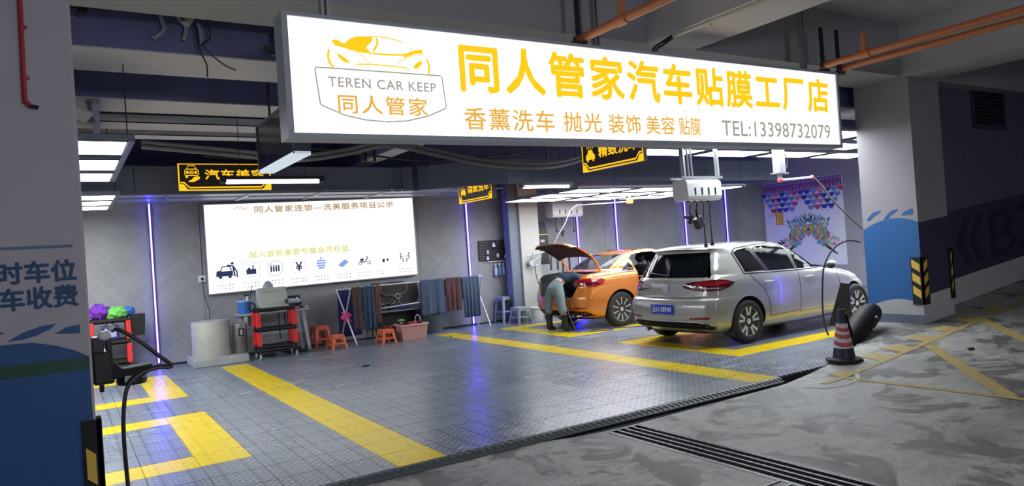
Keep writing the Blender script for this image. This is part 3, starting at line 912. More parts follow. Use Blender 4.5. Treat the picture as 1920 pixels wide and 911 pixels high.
# the unlit box sign seen edge on
t = T('box_sign', 'unlit dark box sign with a pale underside made to glow left of the lightbox', 'sign', (-.35, 1.6, 2.5))
MB().box(-.35, -.22, .98, 2.24, 2.52, 2.95).build('box', mat('dark_glass_board', (.02, .022, .05), .15, noise=.5, nscale=5), t)
MB().box(-.355, -.215, .97, 2.25, 2.49, 2.52).build('glowing_underside', emis('underside_glow', (.7, .8, .9), .8), t)  # underside glows by emission, standing in for light falling on it
MB().box(-.362, -.21, .97, .985, 2.5, 2.96).box(-.362, -.21, 2.24, 2.255, 2.5, 2.96).box(-.362, -.21, .97, 2.25, 2.945, 2.96).build('frame', M_duct, t)
MB().cyl((-.28, 1.2, 2.95), (-.28, 1.2, 3.3), .012, n=6).cyl((-.28, 2.0, 2.95), (-.28, 2.0, 4.2), .012, n=6).build('hanging_rod', M_dark_metal, t)

# ------------------------------------------------------------------ the white price screen
sc = T('lit_screen', 'wide glowing white service board on the cement wall', 'screen', (2.05, 8.3, 1.13))
ST = .0125
def WP(x, z, lift=0): return Vector((x, 8.30-lift, z+ST*(x-.05)))
def wbox(m, x0, x1, z0, z1, y0, y1):
    vs = [(x, y, z+ST*(x-.05)) for z in (z0, z1) for x, y in ((x0, y0), (x1, y0), (x1, y1), (x0, y1))]
    return m.add(vs, [(3,2,1,0),(4,5,6,7),(0,1,5,4),(1,2,6,5),(2,3,7,6),(3,0,4,7)])
wbox(MB(), .07, 4.03, 1.145, 2.70, 8.30, 8.33).build('display', emis('screen_face', (1, 1, 1), SCREEN_E), sc)
m = MB(); wbox(m, .05, .07, 1.125, 2.72, 8.295, 8.39); wbox(m, 4.03, 4.05, 1.125, 2.72, 8.295, 8.39); wbox(m, .07, 4.03, 1.125, 1.145, 8.295, 8.39); wbox(m, .07, 4.03, 2.70, 2.72, 8.295, 8.39); wbox(m, .07, 4.03, 1.145, 2.7, 8.34, 8.39)
m.build('frame', M_galv, sc)
WU = Vector((1, 0, ST))
def wtext(m, body, x0, x1, z0, z1, bold=0.0, sp=1.0):
    put_text(m, body, WP(x0, z0, .004), WU, (0, 0, 1), width=x1-x0, height=z1-z0, bold=bold, sp=sp, res=2)
m = MB(); wtext(m, '同人管家连锁—洗美服务项目公示', .92, 3.60, 2.525, 2.645, .022, 1.15); m.build('heading', emis('heading_brown', (.42, .25, .10), 1.0), sc, fix=False)
m = MB(); wtext(m, '加入会员享受专属会员权益', .77, 2.62, 1.715, 1.835, .022, 1.15); m.build('subheading', emis('subheading_lime', (.66, .66, .18), 1.0), sc, fix=False)
M_ink = emis('screen_ink', (.03, .04, .10), 1.0)
M_inkb = emis('screen_blue', (.22, .36, .75), 1.0)
M_pale = emis('screen_pale_marks', (.45, .47, .52), 1.0)
WV = Vector((0, 0, 1))
def ic(x, z): return WP(x, z, .004)
m = MB()
O = ic(.36, 1.40)   # car and person
stroke(m, [(-.15,.06),(-.14,.12),(-.08,.13),(-.05,.2),(.07,.2),(.1,.13)], .02, O, WU, WV)
flat(m, [(-.16,.03),(.12,.03),(.12,.12),(-.15,.12)], O, WU, WV); flat(m, circ(-.09,.02,.03,10), O, WU, WV); flat(m, circ(.07,.02,.03,10), O, WU, WV)
flat(m, circ(.12,.25,.025,10), O, WU, WV); stroke(m, [(.03,.22),(.13,.2),(.15,.02)], .03, O, WU, WV); stroke(m, [(.13,.2),(.19,.1),(.19,.0)], .025, O, WU, WV)
O = ic(.79, 1.40)   # framed machine
stroke(m, [(-.13,-.02),(.15,-.02),(.15,.24),(-.13,.24)], .006, O, WU, WV, closed=True)
flat(m, [(-.08,.03),(-.08,.12),(.09,.12),(.09,.03)][::-1], O, WU, WV); flat(m, [(-.05,.12),(-.01,.12),(-.01,.15),(-.05,.15)], O, WU, WV); stroke(m, [(.04,.12),(.04,.19)], .02, O, WU, WV)
O = ic(1.22, 1.50)  # people in a ring
stroke(m, circ(0,0,.135,24), .006, O, WU, WV, closed=True)
for k_ in range(4):
    flat(m, circ(-.075+.045*k_, .055-.004*k_, .013, 8), O, WU, WV); flat(m, [(-.09+.045*k_,-.06),(-.06+.045*k_,-.06),(-.06+.045*k_,.035),(-.09+.045*k_,.035)], O, WU, WV)
O = ic(1.65, 1.50)  # yen
stroke(m, [(-.115,-.115),(.115,-.115),(.115,.115),(-.115,.115)], .005, O, WU, WV, closed=True)
wtext(m, '¥', 1.59, 1.71, 1.42, 1.58, .03)
O = ic(2.93, 1.43)  # scooter
stroke(m, circ(-.09,.03,.03,12), .012, O, WU, WV, closed=True); stroke(m, circ(.09,.03,.03,12), .012, O, WU, WV, closed=True)
stroke(m, [(-.09,.05),(-.03,.05),(.02,.05),(.06,.13),(.04,.16)], .02, O, WU, WV); flat(m, [(-.1,.07),(-.02,.07),(-.02,.12),(-.08,.12)], O, WU, WV)
O = ic(3.36, 1.44)
flat(m, [(-.06,.0),(-.015,.0),(-.01,.07),(-.065,.07)], O, WU, WV); flat(m, [(.03,.02),(.065,.02),(.07,.07),(.025,.07)], O, WU, WV)
O = ic(3.78, 1.46)  # two at a table
for s_ in (-1, 1):
    flat(m, circ(.09*s_, .12, .018, 8), O, WU, WV); stroke(m, [(.09*s_,.09),(.09*s_,.02),(.04*s_,.02),(.04*s_,-.05)], .02, O, WU, WV); stroke(m, [(.09*s_,.08),(.03*s_,.06)], .012, O, WU, WV)
m.build('icons', M_ink, sc, fix=False)
m = MB()
O = ic(2.07, 1.40)
for r_, w_ in enumerate((.06, .08, .09, .08)): flat(m, [(-w_,.02+r_*.045),(w_,.02+r_*.045),(w_,.05+r_*.045),(-w_,.05+r_*.045)], O, WU, WV)
flat(m, circ(0,.215,.02,8), O, WU, WV)
O = ic(2.50, 1.46); flat(m, [(-.11,.0),(-.02,-.05),(.11,.05),(.03,.10)], O, WU, WV)
m.build('blue_icons', M_inkb, sc, fix=False)
m = MB()
random.seed(7)
for x in (.36, .79, 1.22, 1.65, 2.07, 2.5, 2.93, 3.36, 3.78):
    n_ = 5 if x != 3.36 else 2
    for r_ in (0, 1):
        for k_ in range(n_):
            a = -.14+.06*k_+random.uniform(-.006, .006); h = random.uniform(.015, .028)
            flat(m, [(a,0),(a+.03,0),(a+.03,h),(a,h)], ic(x, 1.205+.06*r_), WU, WV)
m.build('fine_print', M_pale, sc, fix=False)['kind'] = 'stuff'
m = MB(); O = ic(.55, 2.57)
stroke(m, [(0,.03),(.06,.07),(.12,.075),(.2,.045),(.27,.06)], .012, O, WU, WV); stroke(m, [(.05,.03),(.14,.045),(.24,.02)], .010, O, WU, WV)
m.build('small_logo', emis('heading_brown2', (.6, .45, .3), 1.0), sc, fix=False)
# ------------------------------------------------------------------ cars
def lerp_rows(rows, n):
    """Catmull interpolation between the layer rows (first value is z)"""
    out = []
    k = len(rows)
    for i in range(k-1):
        p0, p1, p2, p3 = rows[max(i-1, 0)], rows[i], rows[i+1], rows[min(i+2, k-1)]
        for s_ in range(n):
            t = s_/n
            r = []
            for a, b, c, d in zip(p0, p1, p2, p3):
                lo, hi = min(b, c), max(b, c)
                v = .5*((2*b)+(c-a)*t+(2*a-5*b+4*c-d)*t*t+(3*b-a-3*c+d)*t**3)
                r.append(min(max(v, lo-.12*(hi-lo)), hi+.12*(hi-lo)))
            out.append(r)
    out.append(list(rows[-1]))
    return out
def half_outline(row, ins=0.0):
    z, xr, xf, hw, hr, hf, cr_, rr, cf_, rf = row
    xr += ins; xf -= ins; hw -= ins; hr -= ins; hf -= ins
    hw, hr, hf = max(hw, .02), max(hr, .02), max(hf, .02)
    rr = min(rr, hr*.8); rf = min(rf, hf*.8)
    L = xf-xr
    P = [(xr, 0), (xr+.22*cr_, .45*hr), (xr+.7*cr_, hr-rr*1.15), (xr+cr_+.32*rr, hr-.30*rr), (xr+cr_+1.1*rr, hr+.05*(hw-hr)),
         (xr+.22*L+.3*rr, hr+.7*(hw-hr)), (xr+.42*L, hw), (xr+.62*L, hw-.15*(hw-hf)), (xf-.2*L-.1*rf, hf+.45*(hw-hf)), (xf-cf_-1.1*rf, hf),
         (xf-cf_-.32*rf, hf-.30*rf), (xf-.7*cf_, hf-rf*1.15), (xf-.22*cf_, .45*hf), (xf, 0)]
    Q = smooth_path([(a, b, 0) for a, b in P], 5)
    return [(q.x, max(q.y, 0)) for q in Q]
def car_mesh(rows, n=4, ins=0.0, z0=None, z1=None):
    m = MB(); R_ = lerp_rows(rows, n)
    if z0 is not None: R_ = [r for r in R_ if z0 <= r[0] <= z1]
    rings = []
    for r in R_:
        h = half_outline(r, ins)
        ring = [(x, y, r[0]) for x, y in h] + [(x, -y, r[0]) for x, y in h[-2:0:-1]]
        rings.append(ring)
    k = len(rings[0])
    for ring in rings: m.v += [Vector(p) for p in ring]
    for i in range(len(rings)-1):
        for j in range(k):
            j2 = (j+1) % k
            m.f.append((i*k+j, i*k+j2, (i+1)*k+j2, (i+1)*k+j)); m.m.append(0)
    m.f.append(tuple(range(k-1, -1, -1))); m.m.append(1)
    b = (len(rings)-1)*k
    c = len(m.v); m.v.append(Vector((sum(p[0] for p in rings[-1])/k, 0, rings[-1][0][2]+(.004 if not ins else 0))))
    for j in range(k): m.f.append((b+j, b+(j+1) % k, c)); m.m.append(0)
    return m
def bm_obj(m, name, mats):
    o = m.build(name, mats, None, fix=True); return o
def bool_cut(o, cutters, op='DIFFERENCE'):
    for c in cutters:
        md = o.modifiers.new('b', 'BOOLEAN'); md.operation = op; md.solver = 'EXACT'; md.object = c
        try: md.material_mode = 'TRANSFER'
        except Exception: pass
    dg = bpy.context.evaluated_depsgraph_get(); dg.update()
    me = bpy.data.meshes.new_from_object(o.evaluated_get(dg))
    o.modifiers.clear(); o.data = me
    for c in cutters: bpy.data.objects.remove(c)
    return o
def ray(bvh, o, d):
    h = bvh.ray_cast(Vector(o), Vector(d))
    return h[0], h[1]
def fine_poly(pts2, step=.05):
    """triangulate a 2D outline finely; returns verts, faces"""
    bm = bmesh.new()
    P = []
    n = len(pts2)
    for i in range(n):
        a, b = Vector(pts2[i]), Vector(pts2[(i+1) % n]); k = max(1, int((b-a).length/step))
        P += [a+(b-a)*t/k for t in range(k)]
    vs = [bm.verts.new((p.x, p.y, 0)) for p in P]
    f = bm.faces.new(vs)
    bmesh.ops.triangulate(bm, faces=[f])
    for _ in range(4):
        es = [e for e in bm.edges if e.calc_length() > step*1.6]
        if not es: break
        bmesh.ops.subdivide_edges(bm, edges=es, cuts=1)
        bmesh.ops.triangulate(bm, faces=bm.faces[:])
    bm.verts.index_update()
    out = [(v.co.x, v.co.y) for v in bm.verts], [tuple(v.index for v in f.verts) for f in bm.faces]
    bm.free()
    return out
def patch(bvh, pts2, mode, lift, side=-1, step=.05, thick=0.0):
    """lay an outline on the body. mode 'side': (x,z) seen from y=side; 'rear': (y,z); 'top': (x,y); 'wrap': (angle,z) about centre"""
    vs, fs = fine_poly(pts2, step)
    m = MB(); out = []; bad = set()
    for i, (a, b) in enumerate(vs):
        if mode == 'side': o, d = (a, side*2, b), (0, -side, 0)
        elif mode == 'rear': o, d = (-2, a, b), (1, 0, 0)
        elif mode == 'front': o, d = (7, a, b), (-1, 0, 0)
        elif mode == 'top': o, d = (a, b, 3), (0, 0, -1)
        else:
            cx, cy = mode; o = (cx+3*math.cos(a), cy+3*math.sin(a), b); d = (-math.cos(a), -math.sin(a), 0)
        h, nn = ray(bvh, o, d)
        if h is None: bad.add(i); h = Vector(o)+Vector(d)*2; nn = -Vector(d)
        if nn.dot(Vector(d)) > 0: nn = -nn
        out.append(h+nn*lift)
    m.add(out, [f for f in fs if not any(i in bad for i in f)])
    return m
def seam(bvh, pts, mode, r=.004, side=-1, lift=0.0, n=5, sub=8, closed=False):
    P = []
    k = len(pts)
    for i in range(k if closed else k-1):
        a, b = pts[i], pts[(i+1) % k]
        for t in range(sub): P.append((a[0]+(b[0]-a[0])*t/sub, a[1]+(b[1]-a[1])*t/sub))
    if not closed: P.append(pts[-1])
    Q = []
    for a, b in P:
        if mode == 'side': h, nn = ray(bvh, (a, side*2, b), (0, -side, 0))
        elif mode == 'rear': h, nn = ray(bvh, (-2, a, b), (1, 0, 0))
        else: h, nn = ray(bvh, (a, b, 3), (0, 0, -1))
        if h is not None: Q.append(h+(nn*lift if lift else Vector((0, 0, 0))))
    return MB().tube(Q, r, n, closed=closed)

def wheel(name, car, x, y, r, rimr, spokes, side, w=.21, mr=None, wide=.030, double=True):
    """part wheel = tyre, sub-parts rim and brake disc"""
    y0, y1 = y-w/2, y+w/2
    s = side
    prof = [(rimr-.02, -w/2+.02), (rimr+.005, -w/2+.002), (r-.05, -w/2-.002), (r-.018, -w/2+.012), (r-.004, -w/2+.035), (r, 0), (r-.004, w/2-.035), (r-.018, w/2-.012), (r-.05, w/2+.002), (rimr+.005, w/2-.002), (rimr-.02, w/2-.02)]
    t = MB(); t.lathe([(a, b) for a, b in prof], (x, y, r), 40, 'y')
    tyre = t.build('wheel', M_rubber, car, world=False, smooth=True)
    m = MB()
    yo = y+s*(w/2-.022)   # outer face
    yi = y-s*(w/2-.03)
    m.lathe([(rimr-.004, 0), (rimr+.006, s*.006), (rimr+.002, s*.012), (rimr-.016, s*.006), (rimr-.03, -s*.03), (rimr-.04, -s*.13)], (x, yo, r), 40, 'y')
    for k_ in range(spokes):
        a = 2*PI*k_/spokes+.3
        for da in ((-.17, .17) if double else (0,)):
            a0, a1 = a+da*.4, a+da*1.35
            p0 = Vector((x+.045*math.cos(a0), yo-s*.012, r+.045*math.sin(a0))); p1 = Vector((x+(rimr-.012)*math.cos(a1), yo+s*.0, r+(rimr-.012)*math.sin(a1)))
            m.bar(p0, p1, wide, .022, up=(0, 1, 0))
    m.lathe([(.062, -s*.05), (.060, -s*.004), (.035, s*.004), (.0, s*.006)], (x, yo, r), 20, 'y')
    m.build('rim', mr, tyre, world=False, smooth=True)
    d = MB(); d.cyl((x, yi+s*.04, r), (x, yi+s*.075, r), rimr*.72, n=28); d.cyl((x, yi, r), (x, yi+s*.03, r), rimr-.03, n=24)
    d.build('brake_disc', M_dark_metal, tyre, world=False)
    return tyre
def arch_cutter(x, r, side, y_in=.55, ra=.36, zc=None):
    m = MB(); m.cyl((x, side*y_in, zc if zc else r), (x, side*1.2, zc if zc else r), ra, n=48)
    return m
def car_paint(name, c, rough=.22, metal=.0):
    m, nt, b = _nt(name)
    b.inputs['Base Color'].default_value = (*c, 1); b.inputs['Roughness'].default_value = rough; b.inputs['Metallic'].default_value = metal
    b.inputs['Coat Weight'].default_value = 1.0; b.inputs['Coat Roughness'].default_value = .04
    n_ = N(nt, 'TexNoise'); n_.inputs['Scale'].default_value = 900
    bp = N(nt, 'Bump'); bp.inputs['Strength'].default_value = .02
    nt.links.new(n_.outputs[0], bp.inputs['Height']); nt.links.new(bp.outputs[0], b.inputs['Normal'])
    return m
M_seam = mat('panel_gap', (0.01, 0.01, 0.01), .6)
M_glass_dark = mat('tinted_glass', (0.004, 0.005, 0.007), .08, alpha=1.0, spec=.10)
M_glass_side = mat('side_glass', (0.006, 0.008, 0.01), .06, alpha=.95, spec=.10)
M_glass_clear = mat('clear_glass', (0.05, 0.055, 0.06), .03, alpha=.28, spec=.6)
M_inner = mat('car_interior', (0.012, 0.012, 0.014), .8)
M_trim_bk = mat('gloss_black_trim', (0.006, 0.006, 0.008), .3, spec=.35)
M_chrome = mat('chrome', (0.75, 0.76, 0.78), .12, 1.0)
M_tail = mat('tail_lamp_red', (0.30, 0.004, 0.012), .10, coat=1.0)
M_tail_d = mat('tail_lamp_dark', (0.07, 0.002, 0.012), .08, coat=1.0)
M_refl = mat('reflector_red', (0.25, .01, .02), .2)
M_rim = mat('alloy_silver', (0.72, 0.73, 0.75), .3, .6)
M_rim_d = mat('alloy_grey', (0.55, 0.53, 0.50), .35, .6)

def seat(m, x, y, z):
    m.add([(x, y-.23, z), (x+.5, y-.23, z+.04), (x+.5, y+.23, z+.04), (x, y+.23, z), (x, y-.23, z+.16), (x+.5, y-.23, z+.2), (x+.5, y+.23, z+.2), (x, y+.23, z+.16)], [(3,2,1,0),(4,5,6,7),(0,1,5,4),(1,2,6,5),(2,3,7,6),(3,0,4,7)])
    m.tube([(x+.03, y, z+.15), (x-.05, y, z+.40), (x-.12, y, z+.66)], [.20, .23, .19], 10, flat=.35)
    m.sphere((x-.15, y, z+.80), .11, (.55, 1.1, .8), 8)
    m.cyl((x-.13, y-.05, z+.62), (x-.15, y-.05, z+.76), .008, n=5); m.cyl((x-.13, y+.05, z+.62), (x-.15, y+.05, z+.76), .008, n=5)

def build_car(kind, root, rows, P):
    """root: thing; everything in the car's own coordinates (x forward from the rear bumper, y left)"""
    full = car_mesh(rows, 4)
    body = bm_obj(full, 'body_shell', [P['paint'], M_trim_bk, M_inner])
    bm = bmesh.new(); bm.from_mesh(body.data); bvh = BVHTree.FromBMesh(bm); bm.free()
    cut = []
    pf = P['cabin']; mcb = MB(); n_ = len(pf)
    mcb.add([(x, -wd, z) for x, z, wd in pf]+[(x, wd, z) for x, z, wd in pf], [tuple(range(n_)), tuple(range(2*n_-1, n_-1, -1))]+[(i, n_+i, n_+(i+1) % n_, (i+1) % n_) for i in range(n_)])
    bmx = bmesh.new()
    for p_ in mcb.v: bmx.verts.new(p_)
    bmesh.ops.convex_hull(bmx, input=bmx.verts[:]); cme = bpy.data.meshes.new('c'); bmx.to_mesh(cme); bmx.free(); cme.materials.append(M_inner)
    cab = bpy.data.objects.new('c', cme); col.objects.link(cab); cut.append(cab)
    for c_ in P['prisms']: cut.append(c_)
    for x in P['axles']:
        for s in (-1, 1): cut.append(bm_obj(arch_cutter(x, P['r'], s, ra=P['arch'], zc=P['r']+.01), 'c', [M_inner]))
    bool_cut(body, cut)
    me = body.data
    me.polygons.foreach_set('use_smooth', [True]*len(me.polygons)); me.set_sharp_from_angle(angle=R(33))
    body.parent = root; body.location = (0, 0, 0); OFF[body.name] = OFF[root.name]
    return body, bvh
def pris_side(pts, y0, y1):
    return bm_obj(MB().prism(pts, 'y', y0, y1), 'c', [M_inner])
def attach(m, name, mats, par, smooth=True, **kw):
    return m.build(name, mats, par, world=False, smooth=smooth, fix=kw.pop('fix', False), **kw)

# ---- silver hatchback
P_silver = car_paint('silver_paint', (0.36, 0.36, 0.34), .28, .3)
rowsG = [
 (.17, .34, 4.00, .74, .66, .66, .10, .14, .15, .2), (.20, .20, 4.10, .80, .74, .72, .10, .14, .18, .25), (.27, .07, 4.20, .855, .82, .76, .10, .16, .22, .28),
 (.38, .01, 4.25, .885, .85, .78, .10, .16, .25, .30), (.50, .00, 4.26, .895, .862, .79, .10, .16, .26, .32), (.60, .01, 4.25, .897, .865, .79, .10, .16, .26, .32),
 (.67, .04, 4.22, .896, .862, .78, .10, .16, .26, .32), (.70, .085, 4.19, .894, .858, .77, .10, .16, .26, .32), (.76, .095, 4.12, .892, .852, .76, .10, .17, .26, .32),
 (.83, .10, 3.98, .890, .846, .74, .10, .18, .26, .32), (.88, .105, 3.80, .884, .84, .72, .10, .18, .26, .32), (.92, .115, 3.60, .876, .83, .71, .10, .19, .26, .32),
 (.955, .13, 3.36, .866, .815, .70, .10, .20, .26, .32), (.985, .15, 3.12, .855, .80, .70, .10, .20, .26, .3), (1.01, .17, 3.02, .845, .785, .70, .10, .20, .26, .3),
 (1.08, .215, 2.90, .815, .755, .69, .09, .18, .24, .3), (1.16, .27, 2.76, .778, .72, .67, .09, .17, .22, .28), (1.24, .325, 2.60, .738, .685, .65, .08, .16, .20, .26),
 (1.31, .375, 2.44, .700, .655, .62, .08, .15, .18, .24), (1.355, .385, 2.31, .670, .635, .59, .08, .14, .16, .22), (1.385, .36, 2.20, .64, .615, .56, .08, .13, .16, .2),
 (1.410, .38, 2.08, .595, .57, .52, .09, .14, .14, .18), (1.432, .50, 1.92, .53, .50, .46, .12, .16, .14, .18), (1.447, .72, 1.72, .42, .38, .36, .14, .18, .12, .16), (1.455, 1.0, 1.5, .22, .2, .2, .08, .08, .08, .08)]
gx, gy = 5.32, 2.66
golf = T('hatchback_car', 'silver five-door hatchback parked in the yellow box nearest the entrance', 'car', (gx, gy, 0))
cabG = [(.45, .32, .70), (2.95, .32, .70), (3.0, .96, .74), (2.92, 1.0, .70), (2.2, 1.36, .54), (1.0, 1.40, .52), (.50, 1.36, .54), (.26, 1.0, .70), (.30, .60, .72), (2.9, .70, .76)]
QW = [(.86, 1.015), (.80, 1.30), (.90, 1.335), (1.10, 1.355), (1.28, 1.03), (1.27, 1.01)]
RD = [(1.34, 1.0), (1.18, 1.33), (1.30, 1.365), (1.80, 1.372), (1.93, 1.345), (1.97, .985)]
FD = [(2.03, .98), (2.02, 1.345), (2.10, 1.365), (2.32, 1.325), (2.60, 1.19), (2.93, .995), (2.93, .965)]
def prs(side):
    return [pris_side(p, *((-.95, -.55) if side < 0 else (.55, .95))) for p in (FD,)]
rearW = [(-.655, .985), (-.64, 1.08), (-.56, 1.325), (.56, 1.325), (.64, 1.08), (.655, .985)]
PG = dict(paint=P_silver, cabin=cabG, prisms=prs(-1)+prs(1), axles=(.83, 3.46), r=.316, arch=.352)
bodyG, bvG = build_car('golf', golf, rowsG, PG)
for s, nm in ((-1, 'right'), (1, 'left')):
    attach(patch(bvG, QW, 'side', .002, s), 'side_window', M_glass_dark, golf)
    attach(patch(bvG, RD, 'side', .002, s), 'side_window', M_glass_dark, golf)
    attach(patch(bvG, FD, 'side', -.004, s), 'side_window', M_glass_side, golf)
attach(patch(bvG, rearW, 'rear', .003, step=.06), 'rear_window', M_glass_dark, golf)
attach(patch(bvG, [(2.27, -.46), (2.25, 0), (2.27, .46), (2.60, .58), (2.96, .69), (3.05, 0), (2.96, -.69), (2.60, -.58)], 'top', .003, step=.08), 'windscreen', M_glass_dark, golf)
# black surround of the side glass, pillars between the panes, chrome base
blk = MB()
ring = [(.83, .995), (.765, 1.30), (.86, 1.36), (1.30, 1.392), (1.80, 1.398), (2.10, 1.39), (2.34, 1.35), (2.62, 1.21), (2.97, 1.0), (2.96, .955), (2.0, .965)]
for s in (-1, 1):
    for quad in ([(1.27, 1.0), (1.10, 1.355), (1.18, 1.355), (1.36, 1.0)], [(1.96, .975), (1.925, 1.36), (2.03, 1.36), (2.035, .975)]):
        p = patch(bvG, quad, 'side', .003, s, .06); blk.add(p.v, p.f)
    p = seam(bvG, ring, 'side', .011, s, .0, 6, 6, True); blk.add(p.v, p.f)
attach(blk, 'window_trim', M_trim_bk, golf)
# spoiler lip, rear surround
sp = MB()
for y in [-.60+.1*i for i in range(13)]: pass
spl = [(.36+.10*(abs(y)/.6)**2, y, 1.385-.012*(abs(y)/.6)**2) for y in [-.55+.06875*i for i in range(17)]]
sp.tube(spl, .030, 8, flat=.45)
attach(sp, 'roof_spoiler', P_silver, golf)
# door and hatch gaps
gp = MB()
for s in (-1, 1):
    for ln in ([(2.0, .97), (1.99, .60), (1.97, .36), (1.25+.0, .345)], [(.93, .985), (1.0, .90), (1.16, .78), (1.26, .62), (1.28, .48), (1.22, .37)][:5]+[(1.31, .345)], [(1.97, .345), (2.9, .34), (2.98, .45), (3.04, .70), (3.0, .93)]):
        p = seam(bvG, ln, 'side', .0045, s, sub=6); gp.add(p.v, p.f)
p = seam(bvG, [(-.60, 1.0), (-.66, .86), (-.64, .72), (-.50, .695), (.50, .695), (.64, .72), (.66, .86), (.60, 1.0)], 'rear', .0045, sub=8); gp.add(p.v, p.f)
attach(gp, 'panel_gaps', M_seam, golf)
# tail lamps wrap round the corners
for s in (-1, 1):
    C_ = (.55, s*.40)
    def A(deg): return PI+s*R(deg)*1.0 if s > 0 else PI-0+R(deg)
    # angle measured from straight back towards the side
    def W(pts): return [((PI - s*R(d)) if True else 0, z) for d, z in pts]
    outer = W([(28, .815), (30, .90), (60, .945), (78, .925), (94, .90), (84, .855), (62, .80), (45, .79)])
    inner_ = W([(-12, .855), (-8, .895), (10, .915), (26, .905), (26, .815), (8, .815), (-8, .835)])
    a = patch(bvG, [(PI-s*R(d), z) for d, z in [(-10, .86), (-6, .90), (12, .925), (40, .94), (62, .95), (80, .93), (96, .89), (82, .84), (60, .80), (34, .79), (12, .81), (-6, .835)]], C_, .006, step=.04)
    lamp = attach(a, 'tail_lamp', M_tail_d, golf)
    b_ = patch(bvG, [(PI-s*R(d), z) for d, z in [(2, .875), (34, .925), (78, .918), (86, .895), (60, .868), (30, .865)]], C_, .0085, step=.04)
    attach(b_, 'red_lens', M_tail, lamp)
    b_ = patch(bvG, [(PI-s*R(d), z) for d, z in [(6, .832), (30, .822), (60, .823), (70, .833), (40, .842)]], C_, .0085, step=.04)
    attach(b_, 'clear_strip', mat('clear_lens', (.5, .35, .38), .1, coat=1.0), lamp)
    attach(patch(bvG, [(s*.48, .415), (s*.50, .43), (s*.76, .445), (s*.79, .42), (s*.76, .405), (s*.5, .405)], 'rear', .004, step=.04), 'reflector', M_refl, golf)
# lower black diffuser and chrome line
attach(patch(bvG, [(-.84, .27), (-.76, .33), (-.6, .365), (.6, .365), (.76, .33), (.84, .27), (.76, .20), (.5, .19), (-.5, .19), (-.76, .20)], 'rear', .006, step=.06), 'diffuser', mat('matt_black_trim', (.008, .008, .009), .7, spec=.15), golf)
p = seam(bvG, [(-.80, .315), (-.74, .345), (-.6, .37), (.6, .37), (.74, .345), (.80, .315)], 'rear', .006, lift=.006, n=6)
attach(p, 'chrome_line', M_chrome, golf)
# bumper recess round the plate
attach(patch(bvG, [(-.40, .46), (-.44, .62), (-.40, .645), (.40, .645), (.44, .62), (.40, .46), (.36, .445), (-.36, .445)], 'rear', .002, step=.06), 'plate_recess', car_paint('silver_paint_low', (0.36, 0.36, 0.35), .3, .3), golf)
# number plate
pt = MB().box(-.018, -.006, -.22, .22, .47, .61); plate = attach(pt, 'number_plate', mat('plate_blue', (.005, .04, .55), .35), golf, smooth=False, fix=True, bevel=.006)
k = MB(); put_text(k, '云H·38949', (-.0195, .195, .495), (0, -1, 0), (0, 0, 1), width=.39, height=.09, bold=.02)
attach(k, 'plate_lettering', mat('plate_white', (.8, .82, .85), .4), plate, smooth=False)
k = MB()
for a, b in ((0, 1), (.33, 1.4), (.66, .2)): k.sphere((-.02, -.05+.1*a, .615), .006, n=4)
# badge
bd = MB(); hb, nb = ray(bvG, (-2, 0, .835), (1, 0, 0))
bx = hb.x-.012
bd.lathe([(.055, .0), (.056, .006), (.050, .008), (.047, .004), (.0, .004)], (bx+.006, 0, .835), 28, 'x', 0)
badge = attach(bd, 'badge', mat('badge_blue', (.02, .04, .14), .8, spec=.1), golf)
k = MB(); k.lathe([(.050, .0), (.054, -.004), (.057, -.004), (.060, .002)], (bx+.002, 0, .835), 28, 'x')
O = Vector((bx-.001, 0, .835)); Uy = Vector((0, -1, 0)); Vz = Vector((0, 0, 1))
stroke(k, [(-.026, .040), (0, .004), (.026, .040)], .009, O, Uy, Vz, .003); stroke(k, [(-.045, .016), (-.022, -.038), (0, .004), (.022, -.038), (.045, .016)], .009, O, Uy, Vz, .003)
attach(k, 'badge_ring', mat('badge_silver', (.62, .65, .70), .4), badge, smooth=False)
k = MB(); put_text(k, 'GOLF', (bx+.001, .60, .715), (0, -1, 0), (0, 0, 1), width=.15, height=.03, bold=.03); put_text(k, '280TSI', (bx+.006, -.46, .715), (0, -1, 0), (0, 0, 1), width=.13, height=.026, bold=.02)
attach(k, 'model_lettering', M_chrome, golf, smooth=False)
# rear wiper, high brake light, exhaust
k = MB(); k.tube([(.12, -.02, 1.02), (.125, .10, 1.035), (.15, .36, 1.06)], .008, 6); k.cyl((.10, -.02, 1.02), (.16, -.02, 1.02), .02, n=10)
attach(k, 'rear_wiper', M_black, golf)
k = MB(); k.cyl((.14, .52, .20), (.30, .52, .22), .028, n=14); attach(k, 'exhaust_tip', M_chrome, golf)
# door handles, mirror
for s in (-1, 1):
    for x in (1.20, 2.14):
        k = MB()
        h0, n0 = ray(bvG, (x, 2*s, .845), (0, -s, 0)); h1, n1 = ray(bvG, (x+.20, 2*s, .85), (0, -s, 0))
        k.tube([h0+Vector((0, -s*.005, 0)), h0+Vector((.02, s*.026, 0)), (h0+h1)/2+Vector((0, s*.034, .002)), h1+Vector((-.02, s*.026, 0)), h1+Vector((0, -s*.005, 0))], .013, 8)
        attach(k, 'door_handle', P_silver, golf)
    k = MB(); k.sphere((2.74, s*.935, 1.00), .075, (.7, 1.1, .8), 8); mi_ = attach(k, 'door_mirror', P_silver, golf)
    k = MB(); k.bar((2.80, s*.80, .965), (2.76, s*.90, .98), .05, .03); k.sphere((2.725, s*.935, .985), .068, (.7, 1.1, .8), 8); attach(k, 'mirror_foot', M_black, mi_)
for x in (.83, 3.46):
    for s in (-1, 1): wheel('wheel', golf, x, s*.775, .316, .222, 5, s, mr=M_rim, wide=.036)
